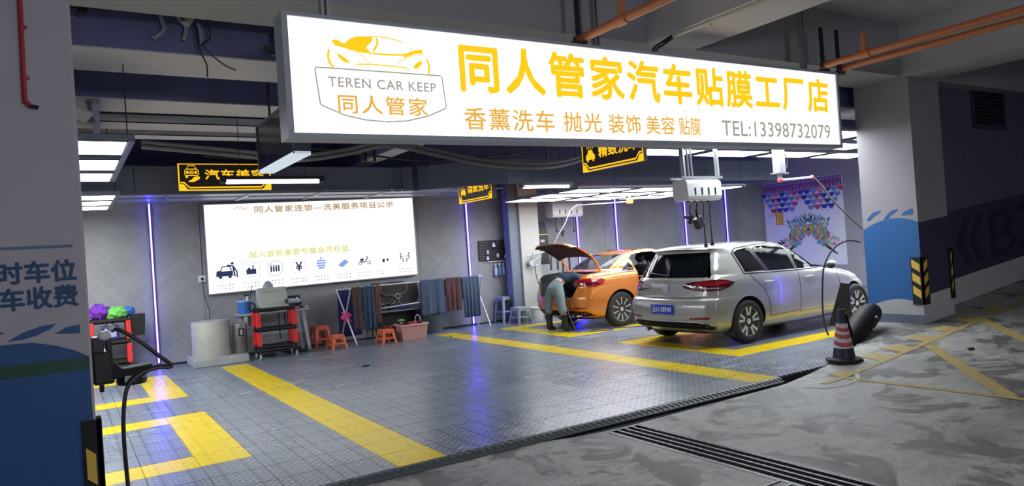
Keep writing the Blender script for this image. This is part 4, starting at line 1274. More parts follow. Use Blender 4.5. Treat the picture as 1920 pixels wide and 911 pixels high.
# mud flap and sill strip
for s in (-1, 1): attach(MB().box(.50, .52, s*.68, s*.86, .14, .36), 'mud_flap', M_black, golf, smooth=False, fix=True)
k = MB(); seat(k, 1.55, -.36, .42); seat(k, 1.55, .36, .42); k.box(.65, .80, -.6, .6, .55, .98); k.box(2.62, 2.95, -.62, .62, .72, .96)
attach(k, 'seats', M_inner, golf, fix=True)
k = MB()
for s in (-1, 1): k.cyl((.65, s*.35, .28), (.95, s*.35, .28), .05, n=8)
k.box(.6, 3.6, -.5, .5, .19, .24); attach(k, 'underbody', M_black, golf, smooth=False, fix=True)
# front end, hidden from here but there from the side
attach(patch(bvG, [(-.62, .56), (-.62, .64), (.62, .64), (.62, .56)], 'front', .004, step=.08), 'grille', M_trim_bk, golf)
for s in (-1, 1): attach(patch(bvG, [(s*.42, .60), (s*.42, .70), (s*.70, .74), (s*.72, .64)], 'front', .006, step=.06), 'headlamp', M_glass_side, golf)

# ---- orange saloon with boot lid up and rear door open
P_or = car_paint('orange_paint', (0.62, 0.19, 0.025), .25, .35)
rowsA = [
 (.17, .34, 4.20, .74, .66, .66, .12, .14, .15, .2), (.20, .22, 4.30, .80, .74, .72, .12, .16, .18, .25), (.27, .08, 4.40, .85, .80, .75, .12, .18, .22, .28),
 (.38, .02, 4.45, .88, .845, .78, .12, .18, .25, .30), (.50, .00, 4.46, .893, .86, .79, .12, .18, .26, .32), (.60, .01, 4.45, .897, .866, .79, .12, .18, .26, .32),
 (.70, .04, 4.38, .896, .862, .78, .12, .18, .26, .32), (.78, .06, 4.22, .893, .856, .77, .12, .18, .26, .32), (.85, .065, 4.02, .888, .848, .75, .12, .18, .26, .32),
 (.90, .07, 3.85, .880, .838, .73, .12, .19, .26, .32), (.95, .075, 3.58, .868, .822, .71, .12, .20, .26, .32), (.985, .085, 3.32, .856, .80, .70, .13, .22, .26, .3),
 (1.01, .13, 3.18, .842, .77, .70, .14, .24, .26, .3), (1.03, .42, 3.10, .832, .74, .70, .12, .24, .26, .3), (1.05, .72, 3.03, .822, .72, .69, .12, .22, .24, .3),
 (1.12, .86, 2.90, .788, .70, .68, .11, .20, .24, .3), (1.20, 1.02, 2.74, .745, .67, .66, .10, .18, .22, .28), (1.28, 1.20, 2.56, .700, .64, .63, .10, .16, .20, .26),
 (1.335, 1.36, 2.40, .66, .61, .60, .10, .15, .18, .24), (1.37, 1.50, 2.26, .62, .57, .56, .10, .14, .16, .2), (1.395, 1.64, 2.12, .55, .50, .50, .10, .14, .14, .18),
 (1.405, 1.75, 2.0, .40, .36, .36, .08, .12, .12, .16), (1.41, 1.82, 1.94, .2, .2, .2, .04, .06, .04, .06)]
# longer roof: shift of the crown
rowsA = [tuple(r) for r in rowsA]
ax, ay = 5.72, 5.96
aud = T('saloon_car', 'orange saloon car with its boot lid up behind the bending person', 'car', (ax, ay, 0))
cabA = [(1.28, .32, .70), (3.0, .32, .70), (3.08, .94, .74), (3.0, 1.0, .70), (2.30, 1.335, .52), (1.60, 1.345, .50), (1.0, 1.04, .66), (1.1, .70, .72)]
QA = [(1.02, 1.02), (1.12, 1.06), (1.30, 1.18), (1.33, 1.03), (1.32, 1.015)]
DO = [(1.36, 1.0), (1.36, 1.24), (1.46, 1.31), (1.70, 1.34), (2.16, 1.34), (2.20, 1.0), (2.20, .42), (2.12, .36), (1.60, .36), (1.50, .44), (1.44, .62), (1.36, .80)]
FA = [(2.26, .98), (2.26, 1.33), (2.44, 1.31), (2.70, 1.19), (3.02, 1.0), (3.02, .965)]
RA = [(1.37, 1.0), (1.37, 1.22), (1.46, 1.29), (1.70, 1.325), (2.16, 1.33), (2.20, .985)]
rearA = [(-.58, 1.07), (-.50, 1.33), (.50, 1.33), (.58, 1.07)]
prA = [pris_side(p, -.98, -.5) for p in (QA, DO, FA)] + [pris_side(p, .5, .98) for p in (QA, RA, FA)]
prA.append(bm_obj(MB().prism(rearA, 'x', .5, 1.62), 'c', [M_inner]))
prA.append(bm_obj(MB().prism([(-.50, .60), (-.62, .84), (-.64, 1.2), (.64, 1.2), (.62, .84), (.50, .60)], 'x', -.2, .62), 'c', [M_inner]))
prA.append(bm_obj(MB().box(.12, .98, -.52, .52, .40, .97), 'c', [M_inner]))
PA = dict(paint=P_or, cabin=cabA, prisms=prA, axles=(.92, 3.57), r=.325, arch=.362)
bodyA, bvA = build_car('a3', aud, rowsA, PA)
for s in (-1, 1):
    attach(patch(bvA, QA, 'side', -.004, s), 'side_window', M_glass_side, aud)
    attach(patch(bvA, FA, 'side', -.004, s), 'side_window', M_glass_clear, aud)
    k = seam(bvA, [(.98, 1.005), (1.14, 1.085), (1.38, 1.25), (1.70, 1.365), (2.2, 1.375), (2.45, 1.345), (2.72, 1.21), (3.06, .99)], 'side', .007, s, .002, 6, 6)
    if s < 0: k = seam(bvA, [(1.32, 1.005), (.98, 1.005), (1.14, 1.085), (1.34, 1.22)], 'side', .008, s, .002, 6, 6)
    attach(k, 'window_trim', M_chrome, aud)
attach(patch(bvA, RA, 'side', -.004, 1), 'side_window', M_glass_clear, aud)
attach(patch(bvA, rearA, 'rear', -.004, step=.07), 'rear_window', M_glass_clear, aud)
attach(patch(bvA, [(2.48, -.50), (2.48, .50), (3.02, .62), (3.02, -.62)], 'top', .003, step=.08), 'windscreen', M_glass_clear, aud)
for s in (-1, 1):
    C_ = (.60, s*.40)
    a = patch(bvA, [(PI-s*R(d), z) for d, z in [(13, .82), (16, .915), (50, .935), (76, .925), (88, .90), (80, .83), (60, .79), (30, .80)]], C_, .006, step=.04)
    lamp = attach(a, 'tail_lamp', M_tail, aud)
    attach(patch(bvA, [(PI-s*R(d), z) for d, z in [(16, .83), (22, .86), (60, .872), (70, .84), (50, .815)]], C_, .0085, step=.04), 'dark_lens', M_tail_d, lamp)
attach(patch(bvA, [(-.80, .30), (-.74, .34), (-.5, .36), (.5, .36), (.74, .34), (.80, .30), (.76, .20), (.5, .19), (-.5, .19), (-.76, .20)], 'rear', .006, step=.06), 'diffuser', mat('satin_black_trim', (.01, .01, .011), .7, spec=.15), aud)
for s in (-1, 1):
    attach(patch(bvA, [(s*.50, .40), (s*.52, .415), (s*.78, .42), (s*.78, .40), (s*.52, .39)], 'rear', .004, step=.04), 'reflector', M_refl, aud)
k = MB()
for y in (-.58, -.50): k.cyl((.06, y, .27), (.28, y, .28), .035, n=14)
attach(k, 'exhaust_tip', M_chrome, aud)
gp = MB()
for s in (-1, 1):
    for ln in ([(2.22, .97), (2.22, .42), (2.15, .345), (1.6, .34), (1.47, .42), (1.40, .62), (1.32, .80), (1.33, 1.0)], [(2.23, .345), (3.05, .34), (3.14, .45), (3.2, .70), (3.14, .93)]):
        p = seam(bvA, ln, 'side', .0045, s, sub=6); gp.add(p.v, p.f)
attach(gp, 'panel_gaps', M_seam, aud)
# shoulder crease
k = MB()
for s in (-1, 1):
    p = seam(bvA, [(.22, .885), (1.0, .90), (2.2, .885), (3.4, .86)], 'side', .006, s, -.001, 6, 8); k.add(p.v, p.f)
attach(k, 'shoulder_crease', P_or, aud)
# boot lid: raised panel and its turned rear flange
def lid_pt(u, v, off=0):
    y = -.60+1.20*u
    e = abs(2*u-1)
    x = .60-.64*v; z = 1.35+.27*math.sin(min(1, v*1.05)*PI/2)-.03*max(0, v-.8)
    nx, nz = -.35, -.93
    x += .10*e**3*v; z -= .085*e**4
    return Vector((x+nx*off, y*(.90+.10*min(1, v*3)), z+nz*off))
k = MB().sheet(lambda u, v: lid_pt(u, v), 16, 14)
lid = attach(k, 'boot_lid', P_or, aud, fix=True)
k = MB().sheet(lambda u, v: lid_pt(.03+.94*u, .02+.95*v, .028), 16, 14); attach(k, 'lid_lining', M_inner, lid, fix=True)
k = MB()
edge = [(u/16, 0) for u in range(17)]+[(1, v/14) for v in range(1, 15)]+[(1-u/16, 1) for u in range(1, 17)]+[(0, 1-v/14) for v in range(1, 14)]
vs = []
for u, v in edge: vs += [lid_pt(u, v), lid_pt(min(max(u, .02), .98), min(max(v, .015), .975), .03)]
n_ = len(edge); k.add(vs, [(2*i, 2*((i+1) % n_), 2*((i+1) % n_)+1, 2*i+1) for i in range(n_)]); attach(k, 'lid_edge', P_or, lid, fix=True)
k = MB().box(.12, .20, -.16, .16, 1.545, 1.553); attach(k, 'lid_red_sheen', M_refl, lid, smooth=False, fix=True)  # red patch painted for the reflection under the lid
for s in (-1, 1):
    k = MB().tube(smooth_path([(.78, s*.50, .96), (.74, s*.50, 1.10), (.66, s*.50, 1.22), (.56, s*.50, 1.36)], 5), .022, 8); attach(k, 'lid_hinge', P_or, aud)
# open rear door
th = R(62)
def dr(a, z, y=0):   # a = distance from the hinge backwards
    return (2.20-a*math.cos(th)+y*math.sin(th), -.90-a*math.sin(th)-y*math.cos(th), z)
m = MB(); dp = [(0, .36), (.62, .36), (.72, .46), (.80, .80), (.84, .98), (0, .98)]
m.add([dr(a, z) for a, z in dp]+[dr(a, z, .10) for a, z in dp], [tuple(range(6)), tuple(range(11, 5, -1))]+[(i, 6+i, 6+(i+1) % 6, (i+1) % 6) for i in range(6)])
door = attach(m, 'rear_door', P_or, aud, smooth=False, fix=True)
m = MB().tube([dr(0, .98, .05), dr(.02, 1.32, .05), dr(.45, 1.31, .05), dr(.78, 1.16, .05), dr(.84, .98, .05)], .022, 6); attach(m, 'door_frame', P_or, door)
m = MB().add([dr(0, .98, .05), dr(.02, 1.31, .05), dr(.45, 1.30, .05), dr(.78, 1.15, .05), dr(.83, .98, .05)], [(0, 1, 2, 3, 4)]); attach(m, 'door_glass', M_glass_clear, door, smooth=False)
for x in (.92, 3.57):
    for s in (-1, 1): wheel('wheel', aud, x, s*.78, .325, .235, 10, s, mr=M_rim_d, wide=.022, double=False)
k = MB(); seat(k, 2.05, -.36, .42); seat(k, 2.05, .36, .42); k.box(1.12, 1.26, -.6, .6, .55, .92); k.box(1.2, 1.7, -.6, .6, .40, .58); k.box(2.72, 3.05, -.62, .62, .72, .96)
attach(k, 'seats', M_inner, aud, fix=True)
k = MB(); k.tube([Vector((2.62+.10*math.sin(a)*.35, .36+.18*math.cos(a), .98+.18*math.sin(a))) for a in [2*PI*i/20 for i in range(20)]], .014, 6, closed=True); attach(k, 'steering_wheel', M_black, aud)
k = MB(); k.box(.6, 3.7, -.5, .5, .19, .24); attach(k, 'underbody', M_black, aud, smooth=False, fix=True)
# ------------------------------------------------------------------ overhead steel, pipes, cables
def slat_tray(y0, y1, z, label, x0=-5.4, x1=1.2):
    t = T('cable_tray', label, 'cable tray', ((x0+x1)/2, (y0+y1)/2, z))
    MB().box(x0, x1, y0, y1, z, z+.012).box(x0, x1, y0, y0+.008, z, z+.09).box(x0, x1, y1-.008, y1, z, z+.09).build('tray', M_soffit, t)
    r = MB()
    for x in (x0+1, x0+3.4, x1-.6): r.cyl((x, (y0+y1)/2, z), (x, (y0+y1)/2, 4.2), .008, n=6)
    r.build('hanging_rod', M_dark_metal, t)
slat_tray(3.84, 4.28, 3.26, 'wide pale cable tray below the dark ceiling, nearer of two')
slat_tray(4.62, 4.92, 3.26, 'narrow pale cable tray below the dark ceiling, farther of two')
t = T('angle_bracket', 'pale steel angle bracket across the trays beside the left pillar', 'bracket', (-1.68, 4, 3.1))
MB().bar((-1.70, 2.85, 3.26), (-1.62, 4.9, 3.10), .06, .04).bar((-1.76, 2.86, 3.27), (-1.72, 2.84, 3.05), .05, .03).build('angle_steel', M_galv, t)
t = T('cut_panel', 'torn white ceiling panel edge beside the left pillar', 'panel', (-1.85, 2.4, 3.1))
MB().add([(-1.93, 2.3, 3.12), (-1.74, 2.45, 3.06), (-1.80, 2.5, 2.99), (-1.93, 2.42, 3.02), (-1.93, 2.3, 3.14), (-1.74, 2.45, 3.08), (-1.80, 2.5, 3.01), (-1.93, 2.42, 3.04)], [(3,2,1,0),(4,5,6,7),(0,1,5,4),(1,2,6,5),(2,3,7,6),(3,0,4,7)]).build('sheet', M_white_paint, t)

# black ceiling hangers
def hanger(label, x, y, z, w=.22):
    t = T('pipe_hanger', label, 'hanger', (x, y, z))
    MB().box(x-w/2, x+w/2, y-.02, y+.02, z, z+.035).build('cross_bar', M_black, t)
    MB().box(x-.03, x+.03, y-.015, y+.015, z-.04, z).box(x-.012, x+.012, y-.012, y+.012, z+.035, 4.2).build('threaded_rod', M_black, t)
hanger('black ceiling hanger with crossbar beside the left pillar top', -1.83, .95, 3.54)
hanger('black ceiling hanger with crossbar beside the lightbox corner', -.47, .95, 3.35, .16)

# cut conduits and loose wires in front of the first beam
def upipe(label, pts, r, m, name='conduit', cat='conduit', n=8):
    t = T(name, label, cat, tuple(pts[-1]))
    MB().tube(smooth_path(pts, 5), r, n).build('pipe', m, t, smooth=True)
    return t
M_pvc = mat('grey_pvc', (0.30, 0.31, 0.36), .5)
M_cream = mat('cream_pvc', (0.50, 0.48, 0.42), .5)
Yc = 1.0
upipe('thin grey conduit end curling left, leftmost of three', [(-1.32, Yc, 4.19), (-1.31, Yc, 3.62), (-1.29, Yc, 3.46), (-1.37, Yc, 3.38)], .016, M_pvc)
upipe('thin grey conduit end curling left, middle of three', [(-1.21, Yc, 4.19), (-1.19, Yc, 3.62), (-1.13, Yc, 3.50), (-1.15, Yc, 3.39)], .016, M_pvc)
upipe('thin grey conduit end beside the loose wires, rightmost of three', [(-1.11, Yc, 4.19), (-1.08, Yc, 3.62), (-1.03, Yc, 3.50), (-1.02, Yc, 3.37)], .016, M_pvc)
upipe('thick cream pipe slanting down above the first beam', [(-1.0, Yc-.04, 4.19), (-1.02, Yc-.04, 3.80), (-1.09, Yc-.04, 3.58), (-1.14, Yc-.04, 3.50)], .030, M_cream)
def wire(label, pts, r=.006, m=None, name='cable', sub=6):
    t = T(name, label, 'cable', tuple(pts[-1]))
    MB().tube(smooth_path(pts, sub), r, 5).build('wire', m or M_black, t, smooth=True)
    return t
wire('loose black wire hanging past the pale beam, left strand', [(-1.04, .98, 4.19), (-1.06, .98, 3.6), (-1.06, .98, 3.40), (-1.04, .98, 3.30), (-1.00, .98, 3.20), (-1.0, .98, 3.1)])
wire('loose black wire hanging past the pale beam, curling to the right', [(-1.0, .97, 4.19), (-.98, .97, 3.6), (-.96, .97, 3.42), (-1.02, .97, 3.36), (-.96, .97, 3.28), (-.86, .97, 3.2), (-.78, .97, 3.17)])

# big flexible ducts slung under the ceiling
M_hose = mat('duct_hose', (0.16, 0.165, 0.18), .5)
for i, (dz, lab) in enumerate(((0, 'upper grey hose sagging behind the lightbox'), (-.055, 'lower grey hose sagging behind the lightbox'))):
    upipe(lab, [(-1.2, 4.3, 3.12+dz), (-.2, 4.2, 3.02+dz), (.5, 4.0, 2.93+dz), (1.1, 3.7, 2.98+dz), (1.5, 3.4, 3.04+dz), (2.1, 3.4, 2.95+dz), (3.0, 3.4, 2.80+dz), (4.2, 3.5, 2.80+dz), (5.4, 3.6, 3.1+dz)], .026, M_hose, 'hose', 'hose')
upipe('thin black cable drooping in front of the dark fascia', [(-.2, 6.4, 3.28), (.6, 6.3, 3.24), (1.4, 6.2, 3.38), (1.9, 6.0, 3.30), (3.0, 5.6, 3.12), (3.9, 5.3, 3.14), (4.7, 5.2, 3.2)], .016, M_black, 'cable', 'cable')
for i, (x, y, z0, z1, lab) in enumerate(((2.05, 5.6, 3.10, 4.2, 'black drop rod in front of the fascia, left of a pair'), (2.2, 5.6, 3.10, 4.2, 'black drop rod in front of the fascia, right of a pair'), (3.25, 5.9, 3.05, 4.2, 'thick black drop rod left of the fascia corner'))):
    t = T('drop_rod', lab, 'rod', (x, y, z0)); MB().box(x-.018, x+.018, y-.018, y+.018, z0, z1).build('rod', M_black, t)
t = T('steel_post', 'dark steel post hanging down the angled fascia', 'post', (3.32, 6.55, 2.74)); MB().box(3.28, 3.36, 6.52, 6.58, 2.72, 4.2).build('post', M_dark_metal, t)
wire('thin pale conduit on the wall left of the white screen', [(-.02, 8.38, 2.75), (-.02, 8.38, 2.2), (-.02, 8.38, 1.48)], .010, M_pvc, 'conduit')
t = T('socket_box', 'small white socket box at the foot of the thin wall conduit', 'socket', (-.02, 8.38, 1.36)); MB().box(-.08, .04, 8.355, 8.40, 1.36, 1.48).build('box', M_white_pl, t, bevel=.006)
MB().box(-.04, .0, 8.34, 8.355, 1.40, 1.44).build('plug', M_black, t)
wire('black lead falling from the wall socket to the white drum', [(-.02, 8.34, 1.39), (.0, 8.33, 1.1), (.06, 8.33, .85), (.02, 8.2, .64)], .007)

# copper coloured sprinkler pipes in front of the beam
M_cop = mat('orange_pipe', (0.50, 0.17, 0.07), .45, noise=.12, nscale=6)
def sprinkler(label, x, y0, z, yb, top):
    t = T('sprinkler_pipe', label, 'pipe', (x, y0, z))
    MB().cyl((x, y0, z), (x, -8.9, z), .036, n=14).build('pipe', M_cop, t, smooth=True)
    if yb is not None:
        MB().cyl((x, yb, z+.03), (x, yb, top), .026, n=12).build('branch', M_cop, t, smooth=True)
        MB().cyl((x, yb-.06, z), (x, yb+.06, z), .046, n=14).cyl((x, yb, z), (x, yb, z+.07), .036, n=12).build('tee', M_cop, t, smooth=True)
    MB().cyl((x, y0-.02, z), (x, y0+.02, z), .046, n=14).build('end_cap', mat('rusty_cap', (.12, .05, .04), .6), t, smooth=True)
    return t
sprinkler('orange pipe above the middle of the lightbox', 1.81, -.22, 3.33, -.79, 4.19)
sprinkler('orange pipe near the right pillar with a short upright branch', 5.11, -.33, 3.345, -.80, 3.56)
sprinkler('orange pipe near the right pillar, lower and without a branch', 5.48, -.30, 3.345, None, 0)
for x, y, z1, lab in ((1.83, -.2, 4.2, 'black rod carrying the orange pipe over the middle of the sign'), (5.23, -.24, 3.80, 'short black rod above the right end of the sign, left one'), (5.52, -.24, 3.80, 'short black rod above the right end of the sign, right one')):
    t = T('pipe_rod', lab, 'rod', (x, y, 3.3)); MB().box(x-.016, x+.016, y-.016, y+.016, 3.3, z1).build('rod', M_black, t)
    MB().box(x-.05, x+.05, y-.05, y+.05, 3.29, 3.33).build('clamp', M_black, t)
t = T('conduit', 'long pale conduit under the lane beam ending in a black hose', 'conduit', (2.80, -.36, 3.42))
MB().cyl((2.80, -.36, 3.42), (2.86, -7, 3.42), .018, n=8).cyl((2.815, -.80, 3.42), (2.815, -.76, 3.42), .028, n=8).build('pipe', mat('pale_green_pvc', (.42, .45, .38), .45), t, smooth=True)
MB().tube(smooth_path([(2.80, -.36, 3.42), (2.76, -.28, 3.38), (2.70, -.24, 3.34), (2.68, -.22, 3.29)], 5), .024, 8).build('flexible_end', M_black, t, smooth=True)
# red pipe on the left pillar
M_red = mat('red_paint', (0.42, 0.02, 0.03), .45)
t = T('fire_pipe', 'thin red pipe running down the left pillar', 'pipe', (-2.16, -.72, 2.46))
MB().tube(smooth_path([(-2.155, -.72, 4.2), (-2.158, -.72, 3.2), (-2.165, -.72, 2.55), (-2.16, -.72, 2.485), (-2.14, -.722, 2.462)], 4), .011, 8).build('pipe', M_red, t, smooth=True)
MB().cyl((-2.15, -.722, 2.463), (-2.108, -.724, 2.456), .009, n=8).build('nozzle', M_black, t)
MB().box(-2.175, -2.14, -.725, -.70, 2.60, 2.612).box(-2.172, -2.138, -.725, -.70, 2.86, 2.872).build('clip', M_red, t)
# ------------------------------------------------------------------ drain grating
M_grate = mat('grate_steel', (0.07, 0.072, 0.078), .4, .7, noise=.3, nscale=30)
t = T('drain_grating', 'long rusty steel drain grating sunk in the concrete', 'grating', (2.03, -4, -.08))
for i in range(5):
    x = 1.83+.08*i
    MB().box(x-.010, x+.010, -8.9, -.27, -.105, -.046).build('bar', M_grate, t)
m = MB()
for i in range(140): m.box(1.805, 2.175, -.33-.061*i-.006, -.33-.061*i+.006, -.095, -.062)
o = m.build('cross_bar', M_grate, t); o['kind'] = 'stuff'
m = MB().box(1.80, 1.815, -8.9, -.26, -.11, -.045).box(2.165, 2.18, -8.9, -.26, -.11, -.045); m.build('edge_angle', M_grate, t)

t = T('drain_grating', 'short branch of steel grating leading left off the long drain', 'grating', (1.4, -2.12, -.05))
MB().box(.9, 1.795, -2.27, -1.98, -.052, -.0485).build('dark_backing', M_black, t)  # black plate on the floor, painted dark for the depth of a channel
for i in range(4): MB().box(.9, 1.795, -2.27+.09*i, -2.25+.09*i, -.0485, -.040).build('bar', M_grate, t)

# ------------------------------------------------------------------ traffic cone on the mound
cx, cy = 5.49, -.07; cz = zg(cx)
t = T('traffic_cone', 'black-topped striped cone by the raised floor edge', 'cone', (cx, cy, cz))
def ring4(m, prof, n=8, mi=0, rot=0, mis=None):
    vs = []
    for r, z in prof:
        for j in range(n):
            a = 2*PI*j/n+rot
            vs.append((cx+r*math.cos(a), cy+r*math.sin(a), cz+z))
    fs = [(i*n+j, i*n+(j+1) % n, (i+1)*n+(j+1) % n, (i+1)*n+j) for i in range(len(prof)-1) for j in range(n)]
    fs += [tuple(range(n-1, -1, -1)), tuple((len(prof)-1)*n+j for j in range(n))]
    m.add(vs, fs, mi)
m = MB(); ring4(m, [(.20, .0), (.205, .012), (.20, .035), (.15, .048)], 8, rot=PI/8); m.build('base', M_rubber, t)
M_cone_n = mat('cone_navy', (.012, .014, .04), .5); M_cone_w = mat('cone_white', (.55, .52, .56), .5, noise=.15, nscale=12); M_cone_r = mat('cone_red', (.45, .07, .06), .5, noise=.2, nscale=12)
bands = [(.048, .135, .122, .102, M_cone_n), (.16, .20, None, None, M_cone_w), (.20, .245, None, None, M_cone_r), (.245, .29, None, None, M_cone_w), (.29, .335, None, None, M_cone_r), (.335, .37, None, None, M_cone_w), (.37, .41, None, None, M_cone_r), (.41, .44, None, None, M_cone_w), (.44, .56, None, None, M_cone_n)]
def cr_at(z): return .122-(z-.048)*.155
for z0, z1, *_r, mm in [(.048, .16, None, None, M_cone_n)]+[b for b in bands[1:]]:
    m = MB(); n = 20
    vs = [(cx+cr_at(z)*math.cos(2*PI*j/n), cy+cr_at(z)*math.sin(2*PI*j/n), cz+z+ (.025*math.sin(2*PI*j/n+.6) if .17 < z < .43 else 0)) for z in (z0, z1) for j in range(n)]
    m.add(vs, [(j, (j+1) % n, n+(j+1) % n, n+j) for j in range(n)])
    m.build('band', mm, t, smooth=True)
m = MB(); m.cyl((cx, cy, cz+.555), (cx, cy, cz+.60), .042, .036, n=12); m.tube([Vector((cx+.022*math.cos(a), cy, cz+.61+.022*math.sin(a))) for a in [2*PI*i/12 for i in range(12)]], .008, 6, closed=True); m.build('top_ring', M_black, t, smooth=True)
t = T('draped_cloth', 'dark cloth hanging over the right side of the striped cone', 'cloth', (cx, cy, cz+.3))
def dc(u, v):
    a = -.9+2.0*u; z = .56-.34*v*(1-.35*abs(u-.5)); r = cr_at(z)+.010+.018*v+.008*math.sin(u*22)*v
    return (cx+r*math.cos(a), cy+r*math.sin(a), cz+z)
MB().sheet(dc, 18, 10).build('cloth', M_cone_n, t, smooth=True, solid=.004)

# ------------------------------------------------------------------ black rubber things against the blue pillar
t = T('rubber_flap', 'tall black board leaning on the left edge of the blue pillar', 'board', (7.2, .85, .1))
zz = zg(7.1)
MB().prism([(.98, zz-.02), (1.34, zz-.02), (1.10, zz+.62), (.99, zz+.60)], 'x', 7.30, 7.34).build('board', M_black, t, bevel=.01)
t = T('rubber_bolster', 'low black rounded rubber bolster lying beside the cone and pillar', 'bolster', (6.75, .42, zg(6.7)))
P = [Vector((6.24, .36, .10)), Vector((6.42, .40, .17)), Vector((6.66, .46, .25)), Vector((6.92, .52, .33)), Vector((7.12, .56, .38)), Vector((7.24, .58, .38))]
m = MB(); m.tube(smooth_path(P, 5), [.155*math.sqrt(max(.02, 1-((i-13)/13.6)**2)) for i in range(26)], 16, flat=1.0); m.build('bolster', mat('matt_black_rubber', (.006, .006, .007), .6, spec=.3), t, smooth=True)
m = MB().sphere((6.86, .335, .36), .018, n=6).sphere((6.70, .29, .22), .012, n=5); m.build('fixing', M_galv, t)

# ------------------------------------------------------------------ hose box over the silver car, and its far twin
def hose_box(label, x0, x1, y0, y1, z0, z1, zt):
    t = T('hose_box', label, 'hose box', ((x0+x1)/2, (y0+y1)/2, z0))
    c = .05
    prof = [(y0+.02, z0), (y1-.04, z0), (y1, z0+.05), (y1, z1-.04), (y1-.04, z1), (y0+c, z1), (y0, z1-.05), (y0-.01, z0+.06)]
    MB().prism(prof, 'x', x0, x1).build('housing', M_white_pl, t, bevel=.018)
    n = 4; w_ = (x1-x0)
    for i in range(n):
        x = x0+w_*(.22+.19*i)
        MB().box(x-.010, x+.010, y0-.016, y0-.004, z0+.07, z0+.17).build('slot', M_black, t)
        MB().cyl((x, (y0+y1)/2, z0-.02), (x, (y0+y1)/2, z0), .018, n=8).build('hose_outlet', M_black, t)
    MB().box(x0-.06, x1+.06, y0+.02, y0+.06, z1, z1+.03).box(x0-.06, x1+.06, y1-.06, y1-.02, z1, z1+.03).build('shelf_bar', M_galv, t)
    for s_, x in ((0, x0+.0), (1, x1-.02)):
        MB().bar((x, y0+.04, z1+.03), (x-.02, y0+.04, zt), .06, .03).build('hanger_leg', M_galv, t)
    m = MB()
    for i in range(4):
        x = x0+w_*(.12+.1*i); m.tube(smooth_path([(x, (y0+y1)/2, z1), (x-.02, (y0+y1)/2, z1+.10), (x+.02, (y0+y1)/2+.05, zt)], 4), .014, 6)
    m.build('feed_hose', M_hose, t, smooth=True)
    return t
hose_box('white four-outlet hose box hung above the silver car', 5.10, 5.78, 1.80, 2.08, 2.06, 2.36, 2.90)
hose_box('far white hose box on the wall behind the raised boot lid', 7.30, 8.16, 8.0, 8.3, 2.21, 2.56, 4.19)
def hang_cable(label, x, y, z0, z1, end='plug', kind='air line'):
    t = T('hose_line', label, 'hose', (x, y, z1))
    MB().tube(smooth_path([(x, y, z0), (x-.01, y, (z0+z1)/2), (x, y, z1)], 4), .009, 6).build('line', M_black, t, smooth=True)
    if end == 'gun':
        MB().obox((x, y, z1-.05), .05, .04, .13, Matrix.Rotation(.4, 3, 'Y')).obox((x-.05, y, z1-.02), .12, .03, .04).build('spray_gun', M_black, t, bevel=.006)
    elif end == 'lamp':
        MB().obox((x+.02, y, z1-.06), .13, .09, .15, Matrix.Rotation(-.5, 3, 'Y')).build('lamp_head', M_dark_metal, t, bevel=.01)
        MB().cyl((x+.0, y, z1+.02), (x-.01, y, z1+.12), .022, n=8).build('handle', M_black, t)
    else:
        MB().cyl((x, y, z1-.06), (x, y, z1+.02), .018, .01, n=8).obox((x, y, z1-.07), .04, .03, .05).build('fitting', M_dark_metal, t)
    return t
hang_cable('black gun hanging from the near hose box, leftmost line', 5.28, 1.94, 2.04, 1.86, 'gun')
hang_cable('black cage lamp hanging from the near hose box, second line', 5.41, 1.94, 2.04, 1.82, 'lamp')
hang_cable('bare black line hanging from the near hose box, third line', 5.54, 1.94, 2.04, 1.50, 'plug')
hang_cable('line with a small fitting from the near hose box, fourth line', 5.67, 1.94, 2.04, 1.52, 'plug')
MB_red = mat('pink_red_grip', (.5, .05, .05), .5)
hang_cable('short line on the far hose box, left one', 7.489, 8.15, 2.19, 1.98, 'plug')
hang_cable('line with a dark gun on the far hose box, middle one', 7.653, 8.15, 2.19, 1.90, 'gun')
hang_cable('short line on the far hose box, right one', 7.979, 8.15, 2.19, 1.96, 'plug')

# swing arm with pressure hose over the silver car
t = T('boom_arm', 'steel post with a red-jointed swing boom and long hose by the dragon poster', 'boom', (6.80, 1.6, 2.3))
MB().box(6.74, 6.87, 1.55, 1.67, 2.40, 2.90).build('post', M_galv, t)
MB().cyl((6.80, 1.61, 2.31), (6.80, 1.61, 2.40), .028, n=12).box(6.66, 6.95, 1.56, 1.66, 2.39, 2.405).build('bearing', M_galv, t)
MB().cyl((6.82, 1.6, 2.30), (7.55, 1.6, 2.34), .017, n=10).build('arm', M_white_pl, t, smooth=True)
MB().sphere((6.80, 1.6, 2.30), .042, n=6).sphere((7.54, 1.6, 2.34), .032, n=6).build('red_joint', mat('pink_joint', (.6, .10, .12), .4), t, smooth=True)
MB().tube(smooth_path([(7.56, 1.6, 2.34), (7.72, 1.58, 2.22), (7.9, 1.5, 1.95), (8.15, 1.3, 1.58), (8.3, 1.1, 1.3), (8.1, .95, 1.1), (7.75, .92, 1.0)], 6), .014, 8).build('hose', mat('brown_hose', (.06, .05, .045), .5), t, smooth=True)
MB().tube(smooth_path([(6.87, 1.6, 2.75), (6.98, 1.6, 2.62), (6.96, 1.6, 2.48), (6.84, 1.6, 2.42)], 5), .008, 6).build('cable', M_dark_metal, t, smooth=True)
t = T('pressure_hose', 'grey hose looping from the blue pillar down past the front wheel', 'hose', (7.3, 1.2, 0))
MB().tube(smooth_path([(7.62, .95, 1.33), (7.45, 1.05, 1.36), (7.25, 1.15, 1.25), (7.12, 1.22, 1.0), (7.08, 1.25, .6), (7.07, 1.25, .25), (7.15, 1.25, .03)], 6), .013, 8).build('hose', mat('grey_hose', (.03, .032, .036), .6), t, smooth=True)
